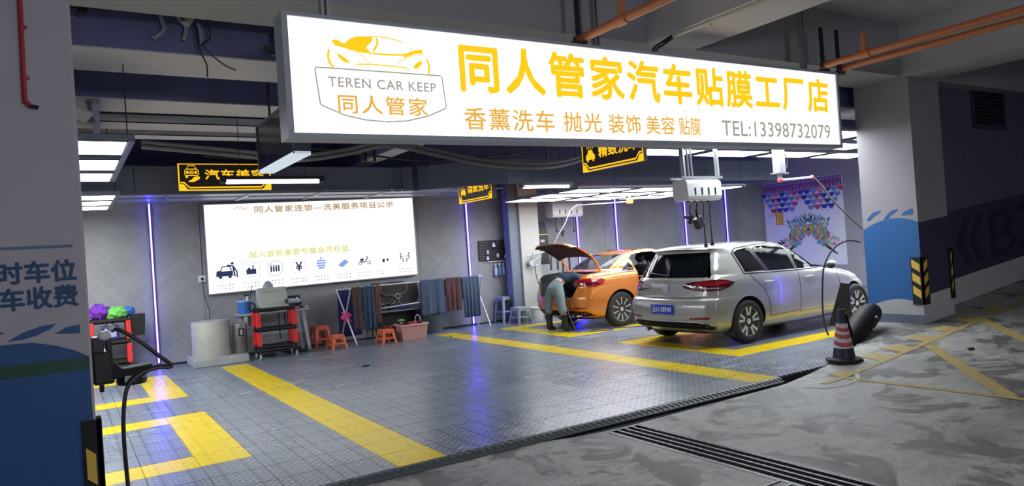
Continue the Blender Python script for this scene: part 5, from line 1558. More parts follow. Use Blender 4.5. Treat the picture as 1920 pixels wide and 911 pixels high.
t = T('boom_arm', 'thin boom with an orange joint and drooping hose above the orange car', 'boom', (7.8, 6.0, 2.36))
MB().box(7.76, 7.88, 5.96, 6.04, 2.33, 2.43).build('orange_joint', mat('orange_plastic_joint', (.7, .22, .03), .4), t, bevel=.01)
MB().cyl((7.82, 6.0, 2.43), (7.82, 6.0, 2.50), .03, n=10).build('post', M_galv, t)
MB().cyl((7.78, 6.0, 2.37), (6.45, 6.0, 2.33), .014, n=8).build('arm', M_galv, t, smooth=True)
MB().tube(smooth_path([(6.45, 6.0, 2.33), (6.28, 6.0, 2.22), (6.15, 6.0, 2.0), (5.98, 6.02, 1.78), (5.90, 6.05, 1.62)], 6), .010, 6).build('hose', M_pvc, t, smooth=True)

# ------------------------------------------------------------------ dragon poster
t = T('dragon_poster', 'tall white poster with a bright painted mask and blue-red garland top', 'poster', (15.58, 7.6, .5))
PXp = 15.59
O = Vector((PXp, 8.82, .55)); U = Vector((0, -1, 0)); V = Vector((0, 0, 1)); W_, H_ = 2.52, 2.42
m = MB(); flat(m, [(0, 0), (W_, 0), (W_, H_), (0, H_)], O, U, V, .004, .01); m.build('sheet', mat('poster_white', (.85, .86, .85), .5), t)
cols = {'blue': (.04, .06, .42), 'red': (.65, .08, .12), 'sky': (.18, .35, .62), 'teal': (.10, .48, .48), 'green': (.20, .52, .16), 'orange': (.78, .25, .03), 'yellow': (.82, .62, .08), 'pink': (.72, .25, .32), 'navy': (.05, .07, .25), 'white': (.75, .75, .75)}
mp = {k_: MB() for k_ in cols}
random.seed(11)
def pz(k_, poly, lift=.002): flat(mp[k_], poly, O, U, V, .006+lift)
n_ = 22
for i in range(n_):
    a = W_*i/n_
    pz('navy' if i % 2 else 'blue', [(a, H_-.30), (a+W_/n_*.9, H_-.30), (a+W_/n_*.9, H_-.02), (a, H_-.02)])
    pz('pink', circ(a+W_/n_*.45, H_-.08, .04, 8), .003); pz('red', circ(a+W_/n_*.1, H_-.20, .035, 8), .004); pz('pink', [(a+.02, H_-.30), (a+.07, H_-.30), (a+.055, H_-.14), (a+.035, H_-.14)], .003)
q_ = 0
for r_ in range(4):
    a = .02+(.10 if r_ % 2 else 0)
    while a < W_:
        dep = .10+.62*abs(math.sin(2*PI*(a/W_*.5*2+.0)))**.8
        if .16*r_ < dep:
            cc = ['blue', 'red', 'navy', 'sky', 'blue', 'sky', 'pink'][(q_*3+r_) % 7]
            pz('white', circ(a, H_-.30-.15*r_, .125, 12, PI, 2*PI), .003+.001*r_); pz(cc, circ(a, H_-.31-.15*r_, .10, 12, PI, 2*PI, 1.25), .0045+.001*r_)
        a += .205; q_ += 1
for i in range(60):
    a = random.choice([random.uniform(.1, .7), random.uniform(W_-.7, W_-.1)]); b = H_-.85-abs(random.gauss(0, .1)); r = random.uniform(.006, .014)
    pz('navy', circ(a, b, r, 5))
# red tag with two gold characters
pz('orange', [(.38, 1.18), (.62, 1.18), (.62, 1.62), (.38, 1.62)])
k = MB(); put_text(k, '招', O+U*.41+V*1.41, U, V, width=.18, height=.18, bold=.05, lift=.010); put_text(k, '财', O+U*.41+V*1.20, U, V, width=.18, height=.18, bold=.05, lift=.010); k.build('tag_lettering', mat('tag_gold', (.9, .62, .05), .5), t, fix=False)
# abstract mask: mirrored flames, curls and dots
mc, mz = 1.42, .75
def both(k_, pts, lift=.002):
    pz(k_, [(mc+a, mz+b) for a, b in pts], lift); pz(k_, [(mc-a, mz+b) for a, b in pts][::-1], lift)
for i in range(90):
    a = random.uniform(0, .62); b = .42+.22*random.random()-.25*a; ang = random.uniform(-.6, 1.2); L_ = random.uniform(.06, .16)
    dx, dz = L_*math.cos(ang+.8), L_*math.sin(ang+.8)
    both(random.choice(['teal', 'sky', 'teal', 'sky', 'green']), [(a, b), (a+dx*.5-.012, b+dz*.5+.01), (a+dx, b+dz), (a+dx*.5+.015, b+dz*.5-.012)])
for i in range(9):
    a = .20+.09*i; h = .28-.02*i
    both(['orange', 'red', 'orange'][i % 3], [(a-.06, .10-.03*i), (a+.06, .08-.03*i), (a+.12, h-.03*i+.08), (a+.02, h-.06-.03*i)], .003)
for i in range(7):
    both(['green', 'yellow'][i % 2], [(.12+.07*i, .06-.04*i), (.22+.07*i, .08-.04*i), (.26+.07*i, .18-.04*i), (.16+.07*i, .14-.04*i)], .004)
both('navy', [(.0, .34), (.04, .30), (.14, .22), (.10, .22), (.0, .29)], .005)
both('green', [(.0, .28), (.10, .16), (.0, .02)], .005); both('yellow', [(.0, .24), (.07, .14), (.0, .06)], .006)
pz('orange', [(mc+a, mz+.13+b) for a, b in circ(0, 0, .05, 12)], .008); pz('red', [(mc+a, mz+.13+b) for a, b in circ(0, 0, .025, 10)], .009)
for k_, r_, l_ in (('navy', .09, .005), ('white', .065, .006), ('sky', .04, .007), ('navy', .02, .008)): both(k_, circ(.34, .10, r_, 12, sy=.7), l_)
for i in range(8):
    a0 = .2*i
    both(random.choice(['sky', 'red', 'green', 'teal']), [(.30+.06*i, -.10-.04*i), (.42+.06*i, -.06-.05*i), (.50+.05*i, -.14-.05*i), (.36+.06*i, -.18-.04*i)], .004)
both('teal', [(.62, -.05), (.80, .02), (.95, -.10), (.80, -.04)], .005); both('pink', [(.60, -.2), (.78, -.12), (.86, -.26), (.74, -.22)], .005)
for i in range(130):
    rr_ = random.uniform(.10, .60); an = random.uniform(-1.0, 1.25); a = rr_*math.cos(an); b = .05+rr_*.62*math.sin(an)
    L_ = random.uniform(.10, .22); tg_ = an+PI/2+random.uniform(-.5, .5); dx, dz = L_*math.cos(tg_), L_*math.sin(tg_)
    cc = random.choice(['orange', 'red', 'yellow', 'green', 'green', 'teal', 'blue', 'orange', 'pink']) if b > -.1 else random.choice(['teal', 'sky', 'pink', 'green', 'red'])
    both(cc, [(a, b), (a+dx*.5+dz*.34, b+dz*.5-dx*.34), (a+dx, b+dz), (a+dx*.4-dz*.08, b+dz*.4+dx*.08)], .0065+.00002*i)
for k_, mm in mp.items():
    if mm.f: mm.build('painted_'+k_, mat('poster_'+k_, cols[k_], .5), t, fix=False)['kind'] = 'stuff'
# ------------------------------------------------------------------ things along the screen wall
def wbox_part(root, name, m, x0, x1, y0, y1, z0, z1, bevel=.004): return MB().box(x0, x1, y0, y1, z0, z1).build(name, m, root, bevel=bevel)
M_redpl = mat('bright_red_plastic', (0.72, 0.03, 0.03), .4)
M_blue_pl = mat('blue_plastic', (0.03, 0.16, 0.55), .35)
M_grey_met = mat('pale_grey_metal', (0.42, 0.45, 0.46), .4)

# low plinth with a drum and a small canister
t = T('concrete_plinth', 'low pale concrete plinth under the white drum', 'plinth', (.14, 7.85, 0))
wbox_part(t, 'plinth', mat('plinth_concrete', (.34, .35, .34), .7, noise=.2, nscale=8), -.36, .49, 7.42, 8.28, 0, .13, .015)
t = T('white_drum', 'fat pale paper-wrapped drum standing on the concrete plinth', 'drum', (-.02, 7.82, .13))
MB().lathe([(.30, .0), (.305, .02), (.30, .30), (.303, .56), (.29, .58), (.27, .585), (.11, .585), (.11, .40), (.0, .40)], (-.02, 7.82, .13), 40).build('drum', mat('wrapped_paper', (.40, .40, .37), .55, noise=.2, nscale=9, bump=.4), t, smooth=True)
MB().lathe([(.12, .586), (.12, .592), (.16, .592), (.16, .586)], (-.02, 7.82, .13), 28).build('rim', M_white_pl, t, smooth=True)
t = T('grey_canister', 'slim dull metal canister beside the white drum', 'canister', (.42, 7.72, .13))
MB().lathe([(.10, 0), (.105, .01), (.105, .20), (.112, .21), (.112, .24), (.118, .25), (.115, .47), (.11, .50), (.0, .50)], (.42, 7.72, .13), 24).build('body', mat('dull_metal', (.25, .25, .24), .4, .6), t, smooth=True)
MB().box(.375, .465, 7.595, 7.61, .42, .55).build('label_plate', M_black, t)
MB().box(.40, .44, 7.588, 7.596, .44, .53).build('label_print', M_grey_pl, t)

# wash table behind the cart
t = T('work_table', 'long grey trestle table against the wall under the screen', 'table', (1.15, 8.0, 0))
wbox_part(t, 'table_top', M_grey_met, .45, 1.64, 7.80, 8.30, .735, .765)
for i, (x, y, dx) in enumerate(((.56, 7.84, -.06), (.56, 8.26, -.06), (1.54, 7.84, .08), (1.54, 8.26, .08))):
    MB().bar((x+dx, y, 0), (x, y, .735), .055, .03, up=(0, 1, 0)).build('leg', M_grey_met, t)
MB().box(.52, 1.58, 7.86, 7.88, .36, .38).box(.52, 1.58, 8.22, 8.24, .36, .38).build('stretcher', M_grey_met, t)

# red and black rolling cart
t = T('rolling_cart', 'red and black rolling tool cart in front of the grey table', 'cart', (.92, 7.48, 0))
X0, X1, Y0, Y1 = .64, 1.26, 7.32, 7.66
for z in (.17, .47, .80):
    m = MB().box(X0, X1, Y0, Y1, z, z+.02).box(X0, X1, Y0, Y0+.02, z, z+.06).box(X0, X1, Y1-.02, Y1, z, z+.06).box(X0, X0+.02, Y0, Y1, z, z+.06).box(X1-.02, X1, Y0, Y1, z, z+.06)
    m.build('tray', M_black, t, bevel=.004)
for x in (X0+.01, X1-.01):
    for y in (Y0+.01, Y1-.01):
        p = MB().box(x-.014, x+.014, y-.014, y+.014, .09, .86).build('post', M_black, t)
        MB().box(x-.034, x+.034, y-.03, y+.03, .23, .46).build('red_sleeve', M_redpl, p, bevel=.008)
        MB().box(x-.034, x+.034, y-.03, y+.03, .54, .79).build('red_sleeve', M_redpl, p, bevel=.008)
        c = MB().cyl((x-.012, y, .04), (x+.012, y, .04), .04, n=16).build('caster', M_grey_pl, t, smooth=True)
        MB().box(x-.02, x+.02, y-.015, y+.015, .05, .10).build('fork', M_steel, c)
MB().tube([(X0-.10, Y0+.05, .90), (X0-.13, (Y0+Y1)/2, .91), (X0-.10, Y1-.05, .90)], .014, 6).build('handle', M_black, t)
t = T('equipment_case', 'pale grey slant-fronted equipment case standing on the cart', 'case', (.95, 7.48, .86))
MB().prism([(7.36, .86), (7.62, .86), (7.62, 1.18), (7.52, 1.20)], 'x', .70, 1.18).build('case', mat('case_grey', (.40, .43, .38), .45), t, bevel=.012)
MB().obox((.92, 7.482, 1.13), .30, .008, .012, Matrix.Rotation(R(-24), 3, 'X')).build('seam_line', M_grey_pl, t)
MB().obox((.94, 7.392, .92), .36, .008, .010, Matrix.Rotation(R(-24), 3, 'X')).build('seam_line', M_grey_pl, t)
t = T('grey_cover', 'rounded grey bag-like cover poking up behind the equipment case', 'cover', (.97, 7.75, .765))
MB().sphere((.96, 7.84, 1.12), .14, (.72, .6, 1.35), 10).build('cover', M_grey_pl, t, smooth=True)
MB().box(.90, 1.02, 7.80, 7.88, .766, 1.0).build('stem', M_grey_pl, t)
t = T('blue_tub', 'blue plastic tub on the left end of the grey table', 'tub', (.56, 7.95, .765))
MB().lathe([(.105, 0), (.115, .20), (.125, .205), (.125, .225), (.108, .225), (.10, .03), (.0, .03)], (.57, 7.93, .765), 28).build('tub', M_blue_pl, t, smooth=True)
MB().lathe([(.119, .205), (.130, .208), (.130, .226), (.119, .228)], (.57, 7.93, .765), 28).build('rim', mat('pale_blue_rim', (.3, .45, .7), .4), t, smooth=True)
t = T('spray_bottle', 'white trigger spray bottle standing in the blue tub', 'bottle', (.60, 7.95, .80))
MB().lathe([(.03, 0), (.034, .16), (.018, .22), (.014, .27), (.0, .27)], (.62, 7.93, .80), 16).build('bottle', M_white_pl, t, smooth=True)
MB().box(.57, .65, 7.915, 7.945, 1.07, 1.10).build('trigger_head', M_black, t, bevel=.005)
t = T('long_brush', 'thin black-handled brush leaning out of the blue tub', 'brush', (.60, 7.86, .80))
MB().cyl((.60, 7.88, .80), (.70, 7.86, 1.24), .006, n=6).build('handle', M_black, t)
t = T('hose_coil', 'coiled black hose hooked on the cart handle by the blue tub', 'hose', (.58, 7.5, .8))
m = MB()
for i in range(3): m.tube([Vector((.58+.05*math.cos(a), 7.40+.02*i, .90+.07*math.sin(a))) for a in [2*PI*k_/14 for k_ in range(14)]], .010, 6, closed=True)
m.build('coil', M_black, t, smooth=True)
t = T('blower_gun', 'grey cylindrical blower gun lying on the right edge of the cart', 'blower', (1.25, 7.45, .86))
MB().cyl((1.14, 7.34, .945), (1.37, 7.44, .93), .045, .040, n=20).build('barrel', M_grey_pl, t, smooth=True)
MB().cyl((1.128, 7.335, .946), (1.14, 7.34, .945), .040, n=20).build('mouth', M_black, t)
MB().bar((1.34, 7.43, .93), (1.42, 7.48, .88), .04, .04).build('grip', M_black, t, bevel=.005)
t = T('dark_box', 'dark blue square box standing on the right end of the grey table', 'box', (1.62, 8.1, .765))
wbox_part(t, 'box', mat('deep_navy', (.01, .015, .05), .4), 1.34, 1.56, 8.02, 8.20, .766, 1.0, .01)
MB().cyl((1.50, 8.012, .95), (1.50, 8.02, .95), .02, n=12).cyl((1.52, 8.012, .90), (1.52, 8.02, .90), .014, n=12).build('dial', M_white_pl, t)
t = T('pink_cloth', 'small bright pink cloth folded on the grey table', 'cloth', (1.5, 7.85, .765))
MB().sheet(lambda u, v: (1.28+.2*u, 7.82+.12*v, .785+.016*math.sin(u*9)*math.cos(v*7)), 10, 8).build('cloth', mat('hot_pink', (.75, .10, .40), .7), t, smooth=True, solid=.02)
t = T('polisher', 'small dark polishing tool at the right end of the grey table', 'tool', (1.82, 7.9, .765))
MB().cyl((1.48, 7.9, .80), (1.62, 7.88, .79), .022, n=12).build('handle', M_dark_metal, t, smooth=True)
MB().cyl((1.60, 7.88, .768), (1.60, 7.88, .81), .05, n=18).build('pad', M_grey_pl, t, smooth=True)
t = T('cable_heap', 'heap of black cable under the rolling cart', 'cable', (1.3, 7.7, 0))
m = MB(); random.seed(5)
pts = [(1.06+.35*random.random()+.25*(i/20), 7.72+.25*random.random(), .012+.03*random.random()) for i in range(22)]
m.tube(smooth_path(pts, 4), .010, 6); m.build('cable', M_black, t, smooth=True)
t = T('folded_tray', 'flat black tray on the floor beneath the rolling cart', 'tray', (.95, 7.75, 0)); wbox_part(t, 'tray', M_black, .70, 1.0, 7.72, 7.98, .0, .04)
t = T('dangling_cord', 'black cord dangling below the grey table', 'cord', (1.10, 7.79, .3))
MB().tube([(1.10, 7.78, .74), (1.10, 7.78, .28)], .010, 6).tube([(1.20, 7.78, .74), (1.20, 7.78, .55)], .014, 6).build('cord', M_black, t)

# plastic stools
M_stool = mat('orange_plastic', (0.62, 0.12, 0.035), .45)
def stool(label, x, y, rz, s=1.0, m_=M_stool, h=.27, w=.13, z=0, group=None):
    t = T('plastic_stool', label, 'stool', (x, y, z), rz, group=group)
    wt, wb = w*.82, w*1.12
    MB().box(-wt, wt, -wt, wt, h-.025, h).build('seat', m_, t, world=False, bevel=.012)
    MB().box(-wt-.006, wt+.006, -wt-.006, -wt+.006, h-.07, h-.02).box(-wt-.006, wt+.006, wt-.006, wt+.006, h-.07, h-.02).box(-wt-.006, -wt+.006, -wt, wt, h-.07, h-.02).box(wt-.006, wt+.006, -wt, wt, h-.07, h-.02).build('apron', m_, t, world=False)
    for sx in (-1, 1):
        for sy in (-1, 1):
            m = MB(); a = .055
            def q(k, z): return (sx*k, sy*k, z)
            xt, xb = wt, wb
            vs = [(sx*xt, sy*xt, h-.03), (sx*(xt-a), sy*xt, h-.03), (sx*(xt-a), sy*(xt-.02), h-.03), (sx*(xt-.02), sy*(xt-.02), h-.03), (sx*(xt-.02), sy*(xt-a), h-.03), (sx*xt, sy*(xt-a), h-.03)]
            vb = [(sx*xb, sy*xb, 0), (sx*(xb-a*.7), sy*xb, 0), (sx*(xb-a*.7), sy*(xb-.015), 0), (sx*(xb-.015), sy*(xb-.015), 0), (sx*(xb-.015), sy*(xb-a*.7), 0), (sx*xb, sy*(xb-a*.7), 0)]
            m.add(vs+vb, [tuple(range(6)), tuple(range(11, 5, -1))]+[(i, 6+i, 6+(i+1) % 6, (i+1) % 6) for i in range(6)])
            m.build('leg', m_, t, world=False)
    k = .45
    m = MB(); zr = h*k; wr = wb+(wt-wb)*k
    for sy in (-1, 1): m.box(-wr, wr, sy*wr-.005, sy*wr+.005, zr-.03, zr+.005).box(sy*wr-.005, sy*wr+.005, -wr, wr, zr-.03, zr+.005)
    m.build('crossbar', m_, t, world=False)
    return t
stool('low orange plastic stool right of the cart, front one of two', 2.02, 7.55, .12, h=.25, w=.135)
M_stool2 = mat('deep_orange_plastic', (0.50, 0.07, 0.03), .45)
stool('taller red-orange stool standing behind the low one by the wall', 1.86, 7.98, .15, m_=M_stool2, h=.40, w=.155)
stool('single orange plastic stool in front of the towel rack', 2.88, 7.33, .1, h=.26, w=.135)

# ------------------------------------------------------------------ towel rack on crossed legs
t = T('towel_rack', 'long folding towel rack on crossed tube legs', 'rack', (3.9, 7.95, 0))
M_tube_w = mat('rack_tube', (.62, .66, .72), .3, .3)
MB().cyl((2.44, 7.80, 1.05), (5.34, 7.98, 1.05), .014, n=10).build('front_rail', M_tube_w, t, smooth=True)
MB().cyl((2.26, 8.10, 1.02), (5.28, 8.26, 1.04), .012, n=10).build('back_rail', M_tube_w, t, smooth=True)
for (a, b) in (((2.44, 7.66, 0), (2.26, 8.10, 1.03)), ((2.30, 8.16, 0), (2.44, 7.80, 1.05)), ((5.42, 7.86, 0), (5.28, 8.26, 1.04)), ((5.34, 8.26, 0), (5.34, 7.98, 1.05))):
    MB().cyl(a, b, .015, n=10).build('leg', M_tube_w, t, smooth=True)
MB().cyl((2.98, 7.9, .60), (3.86, 7.94, .64), .012, n=8).build('lower_rail', M_tube_w, t, smooth=True)
def towel(label, x0, x1, zb, m_, y0=7.80, y1=7.86, amp=.018, fold=7, seed=0, back=.55, group=None):
    t = T('hanging_towel', label, 'towel', ((x0+x1)/2, y0, zb), group=group)
    f = lambda x: 7.80+.0621*(x-2.44)
    def fn(u, v):
        x = x0+(x1-x0)*u
        yr = f(x)
        s = v*2-1     # -1 back hem, +1 front hem
        L = (1.065-zb) if s > 0 else (1.065-zb)*back
        q = abs(s)
        w_ = amp*(q**.6)*math.sin(u*fold*PI+seed)+amp*.4*q*math.sin(u*fold*2.3*PI+seed*2)
        pin = (u-.5)*(x1-x0)*(-.06*q)
        return (x+pin, yr+(-1 if s > 0 else 1)*(.018+.012*q)+w_*(1 if s > 0 else .6), 1.068-L*max(0, q-.04) if q > .04 else 1.070)
    MB().sheet(fn, 40, 34).build('towel', m_, t, smooth=60, solid=.008)
    return t
M_tn = mat('towel_steel_blue', (.055, .085, .15), .9, noise=.35, nscale=22, bump=.4)
M_tm = mat('towel_maroon', (.085, .035, .04), .9, noise=.3, nscale=22, bump=.4)
M_tb = mat('towel_dark_blue', (.035, .07, .13), .9, noise=.35, nscale=22, bump=.4)
M_tbr = mat('towel_brown', (.07, .045, .045), .9, noise=.3, nscale=22, bump=.4)
towel('wide steel-blue towel hanging in the middle of the rack', 3.88, 4.42, .34, M_tn, fold=4, seed=1)
towel('maroon towel between the two blue towels on the rack', 4.44, 4.82, .38, M_tm, fold=6, seed=2)
towel('steel-blue towel at the right end of the rack', 4.84, 5.26, .19, M_tn, fold=9, amp=.024, seed=3)
towel('narrow dark blue towel near the left end of the rack', 2.66, 2.90, .22, M_tb, fold=5, amp=.022, seed=4)
towel('brown towel at the left end of the rack', 2.45, 2.64, .22, M_tbr, fold=3, seed=5)
towel('thin brown cloth right beside the narrow dark blue towel', 2.92, 3.01, .30, mat('cloth_rust', (.16, .07, .05), .9), fold=2, seed=6)
t = T('blue_mat', 'dark violet-blue sheet hung behind the left end of the rack', 'sheet', (2.65, 8.1, .1))
MB().sheet(lambda u, v: (2.28+.45*u, 8.13+.012*math.sin(u*9), 1.03-.9*v), 14, 8).build('sheet', mat('violet_sheet', (.03, .02, .13), .8), t, smooth=True, solid=.006)
# shaped car mats hung over the back rail
M_mat = mat('car_mat', (.06, .05, .058), .85, noise=.3, nscale=30); M_pipe = mat('mat_piping', (.22, .20, .20), .6)
def car_mat(label, cx_, cz_, w, h, y, rot=0):
    t = T('car_mat', label, 'floor mat', (cx_, y, cz_-h/2))
    pts = []
    for i in range(36):
        a = 2*PI*i/36; c, s = math.cos(a), math.sin(a)
        ex = .45; px_ = w/2*math.copysign(abs(c)**ex, c); pz_ = h/2*math.copysign(abs(s)**ex, s)
        if s < 0: px_ *= 1-.18*abs(s)
        pts.append((cx_+px_*math.cos(rot)-pz_*math.sin(rot), cz_+px_*math.sin(rot)+pz_*math.cos(rot)))
    MB().prism(pts, 'y', y, y+.012).build('mat', M_mat, t)
    MB().tube([(a, y, b) for a, b in pts], .008, 6, closed=True).build('piping', M_pipe, t, smooth=True)
car_mat('dark car floor mat hung on the back rail, left one', 3.14, .88, .50, .40, 8.10, -.15)
car_mat('dark car floor mat overlapping on the rail, middle one', 3.40, .96, .56, .26, 8.06)
car_mat('dark car floor mat hung beside the wide blue towel, right one', 3.70, .84, .46, .44, 8.08, .1)
t = T('wash_basin', 'low dark bench with a pale front edge under the hung mats', 'bench', (3.7, 8.2, 0))
MB().box(2.95, 3.95, 8.05, 8.34, .50, .53).build('top', mat('bench_top', (.16, .22, .26), .4), t, bevel=.006)
for x in (3.0, 3.9):
    for y in (8.08, 8.31): MB().box(x-.02, x+.02, y-.02, y+.02, 0, .50).build('leg', M_dark_metal, t)
MB().box(2.95, 3.95, 8.32, 8.34, .2, .5).build('back_panel', M_black, t)
t = T('blue_sponge', 'blue wash mitt lying on the dark bench', 'mitt', (3.82, 8.15, .53))
MB().sphere((3.62, 8.16, .555), .10, (1.5, .8, .26), 8).build('mitt', mat('mitt_blue', (.04, .10, .35), .9, bump=.5, nscale=40), t, smooth=True)
for i, x in enumerate((3.16, 3.36)):
    t = T('small_pump', ['round chrome pump fitting above the bench, left one', 'round chrome pump fitting above the bench, right one'][i], 'fitting', (x, 8.2, .53))
    MB().tube([Vector((x+.045*math.cos(a), 8.12, .69+.04*math.sin(a))) for a in [PI*1.1+1.5*PI*k_/14 for k_ in range(15)]], .010, 6).build('ring', M_chrome, t, smooth=True)
    MB().box(x-.05, x+.05, 8.13, 8.25, .53, .72).build('body', M_black, t, bevel=.01)
t = T('fan_grille', 'small round ring-shaped grille on the wall above the bench', 'grille', (3.66, 8.38, .95))
MB().tube([Vector((3.46+.05*math.cos(a), 8.03, .80+.05*math.sin(a))) for a in [2*PI*k_/16 for k_ in range(16)]], .012, 6, closed=True).build('ring', M_grey_pl, t, smooth=True)
MB().box(3.44, 3.48, 8.03, 8.38, .74, .76).build('bracket', M_black, t)
t = T('pink_rag', 'bright pink rag tied where the left rack legs cross', 'cloth', (2.44, 7.9, .45))
random.seed(2)
m = MB().sheet(lambda u, v: (2.33+.15*(u-.5)+.03*math.sin(v*9), 7.86+.03*math.cos(u*8+v*3), .60-.17*v+.02*math.sin(u*11)), 12, 12); m.build('rag', mat('hot_pink2', (.80, .10, .38), .7), t, smooth=True, solid=.012)

t = T('storage_box', 'open dusty-pink storage box on the floor before the rack', 'box', (3.42, 7.45, 0))
def tray_box(mb_, x0, x1, y0, y1, h, th=.012, fl=.03):
    o = [(x0, y0), (x1, y0), (x1, y1), (x0, y1)]; O2 = [(x0-fl, y0-fl), (x1+fl, y0-fl), (x1+fl, y1+fl), (x0-fl, y1+fl)]
    I2 = [(x0-fl+th, y0-fl+th), (x1+fl-th, y0-fl+th), (x1+fl-th, y1+fl-th), (x0-fl+th, y1+fl-th)]; i_ = [(x0+th, y0+th), (x1-th, y0+th), (x1-th, y1-th), (x0+th, y1-th)]
    vs = [(a, b, 0) for a, b in o]+[(a, b, h) for a, b in O2]+[(a, b, h) for a, b in I2]+[(a, b, th) for a, b in i_]
    fs = [(3,2,1,0), (12,13,14,15)]
    for k_ in range(4):
        j = (k_+1) % 4
        fs += [(k_, j, 4+j, 4+k_), (4+k_, 4+j, 8+j, 8+k_), (8+k_, 8+j, 12+j, 12+k_)]
    return mb_.add(vs, fs)
tray_box(MB(), 3.20, 3.68, 7.30, 7.62, .285).build('box', mat('dusty_pink_plastic', (.48, .25, .22), .5), t, bevel=.004)
MB().box(3.155, 3.725, 7.255, 7.275, .265, .30).box(3.155, 3.725, 7.645, 7.665, .265, .30).box(3.155, 3.175, 7.26, 7.66, .265, .30).box(3.705, 3.725, 7.26, 7.66, .265, .30).build('rim', mat('rim_pink', (.55, .32, .28), .5), t, bevel=.006)
t = T('red_rag', 'dark red rag heaped over the rim inside the storage box', 'cloth', (3.4, 7.45, .2))
MB().sheet(lambda u, v: (3.22+.42*u, 7.34+.24*v, .30+.03*math.sin(u*9)*math.cos(v*6)), 14, 10).build('rag', mat('dark_red_cloth', (.22, .02, .03), .9), t, smooth=True, solid=.01)
t = T('green_brush', 'small green brush head sticking out of the storage box', 'brush', (3.28, 7.5, .3)); MB().sphere((3.27, 7.5, .37), .05, (1.5, .8, .5), 7).build('bristles', mat('leaf_green', (.08, .35, .08), .8), t, smooth=True); MB().cyl((3.27, 7.5, .2), (3.27, 7.5, .36), .008, n=6).build('handle', M_white_pl, t)
t = T('wire_loop', 'thin white wire basket loop standing in the storage box', 'basket', (3.62, 7.5, .2))
MB().tube(smooth_path([(3.56, 7.5, .2), (3.56, 7.5, .38), (3.61, 7.5, .44), (3.66, 7.5, .38), (3.66, 7.5, .2)], 5), .006, 5).build('loop', M_white_pl, t, smooth=True)
t = T('red_bucket', 'dark red bucket between the stool and the storage box', 'bucket', (3.06, 7.55, 0))
MB().lathe([(.09, 0), (.115, .26), (.125, .265), (.12, .28), (.108, .28), (.085, .02), (0, .02)], (3.05, 7.63, 0), 24).build('bucket', mat('dark_red_plastic', (.16, .01, .015), .4), t, smooth=True)
t = T('grey_bin', 'dark grey flexible bin behind the storage box under the wide towel', 'bin', (4.2, 7.9, 0))
MB().lathe([(.19, 0), (.23, .36), (.24, .37), (.22, .37), (.18, .02), (0, .02)], (4.16, 8.02, 0), 28).build('bin', mat('bin_grey', (.07, .09, .12), .5, noise=.2, nscale=10), t, smooth=True)

# ------------------------------------------------------------------ pegboard with tools
t = T('pegboard', 'dark tool board with small hooks on the cement wall', 'board', (6.0, 8.4, 1.34))
PBX0, PBX1, PBY = 5.54, 6.44, 8.37
MB().box(PBX0, PBX1, PBY, 8.398, 1.35, 1.79).build('board', mat('board_brown', (.035, .022, .03), .6), t)
m = MB()
for i in range(15):
    for j in range(7): m.box(PBX0+.04+.058*i, PBX0+.05+.058*i, PBY-.004, PBY, 1.38+.06*j, 1.395+.06*j)
o = m.build('peg_hole', M_grey_pl, t); o['kind'] = 'stuff'
MB().cyl((5.75, PBY-.02, 1.32), (6.34, PBY-.02, 1.32), .010, n=8).build('rail', M_white_pl, t)
def tool(name, label, mbf, m_, cat='tool', x=6, z=1.5):
    t_ = T(name, label, cat, (x, PBY-.03, z)); mbf(t_)
ty = PBY-.035
def brush(label, x, z, m_, rz=0):
    t_ = T('detail_brush', label, 'brush', (x, ty, z))
    MB().cyl((x, ty, z), (x+.03*rz, ty, z+.10), .007, n=6).build('handle', m_, t_)
    MB().cyl((x, ty, z), (x-.01*rz, ty, z-.05), .014, .020, n=8).build('bristles', M_black, t_)
t_ = T('scrub_pad', 'white cone-shaped pad on the board, top left', 'pad', (5.90, ty, 1.66)); MB().lathe([(.045, 0), (.05, .02), (.02, .09), (0, .10)], (5.90, ty, 1.64), 14).build('pad', M_white_pl, t_, smooth=True)
brush('thin steel pick on the board right of the cone-shaped pad', 6.02, 1.68, M_steel, -1)
brush('yellow-handled brush hanging on the board, left of two', 6.18, 1.68, mat('yellow_handle', (.7, .6, .15), .5), .3)
brush('yellow-handled brush hanging on the board, right of two', 6.30, 1.68, mat('yellow_handle', (.7, .6, .15), .5), .3)
t_ = T('scissors', 'bare steel scissors at the right end of the board', 'scissors', (6.40, ty, 1.55)); MB().bar((6.38, ty, 1.66), (6.42, ty, 1.50), .012, .008).bar((6.42, ty, 1.66), (6.40, ty, 1.50), .012, .008).build('blades', M_steel, t_)
for i, (x, z, lab) in enumerate(((5.74, 1.53, 'white round applicator low on the left of the board'), (5.73, 1.40, 'white applicator at the bottom left corner of the board'), (5.99, 1.45, 'white applicator near the middle of the board'))):
    t_ = T('applicator', lab, 'applicator', (x, ty, z)); MB().sphere((x, ty, z), .042, (.8, .6, 1.1), 7).build('foam', M_white_pl, t_, smooth=True); MB().cyl((x, ty, z+.03), (x, ty, z+.08), .008, n=6).build('handle', M_dark_metal, t_)
t_ = T('hair_dryer', 'pale grey heat gun at the lower right of the board', 'heat gun', (6.24, ty, 1.36)); MB().cyl((6.16, ty-.02, 1.42), (6.32, ty-.02, 1.39), .042, .035, n=14).build('barrel', M_white_pl, t_, smooth=True); MB().bar((6.28, ty-.02, 1.38), (6.30, ty-.02, 1.24), .03, .03).build('grip', M_grey_pl, t_, bevel=.005)
brush('small grey scraper under the right part of the board', 6.38, 1.30, M_grey_pl, 0)
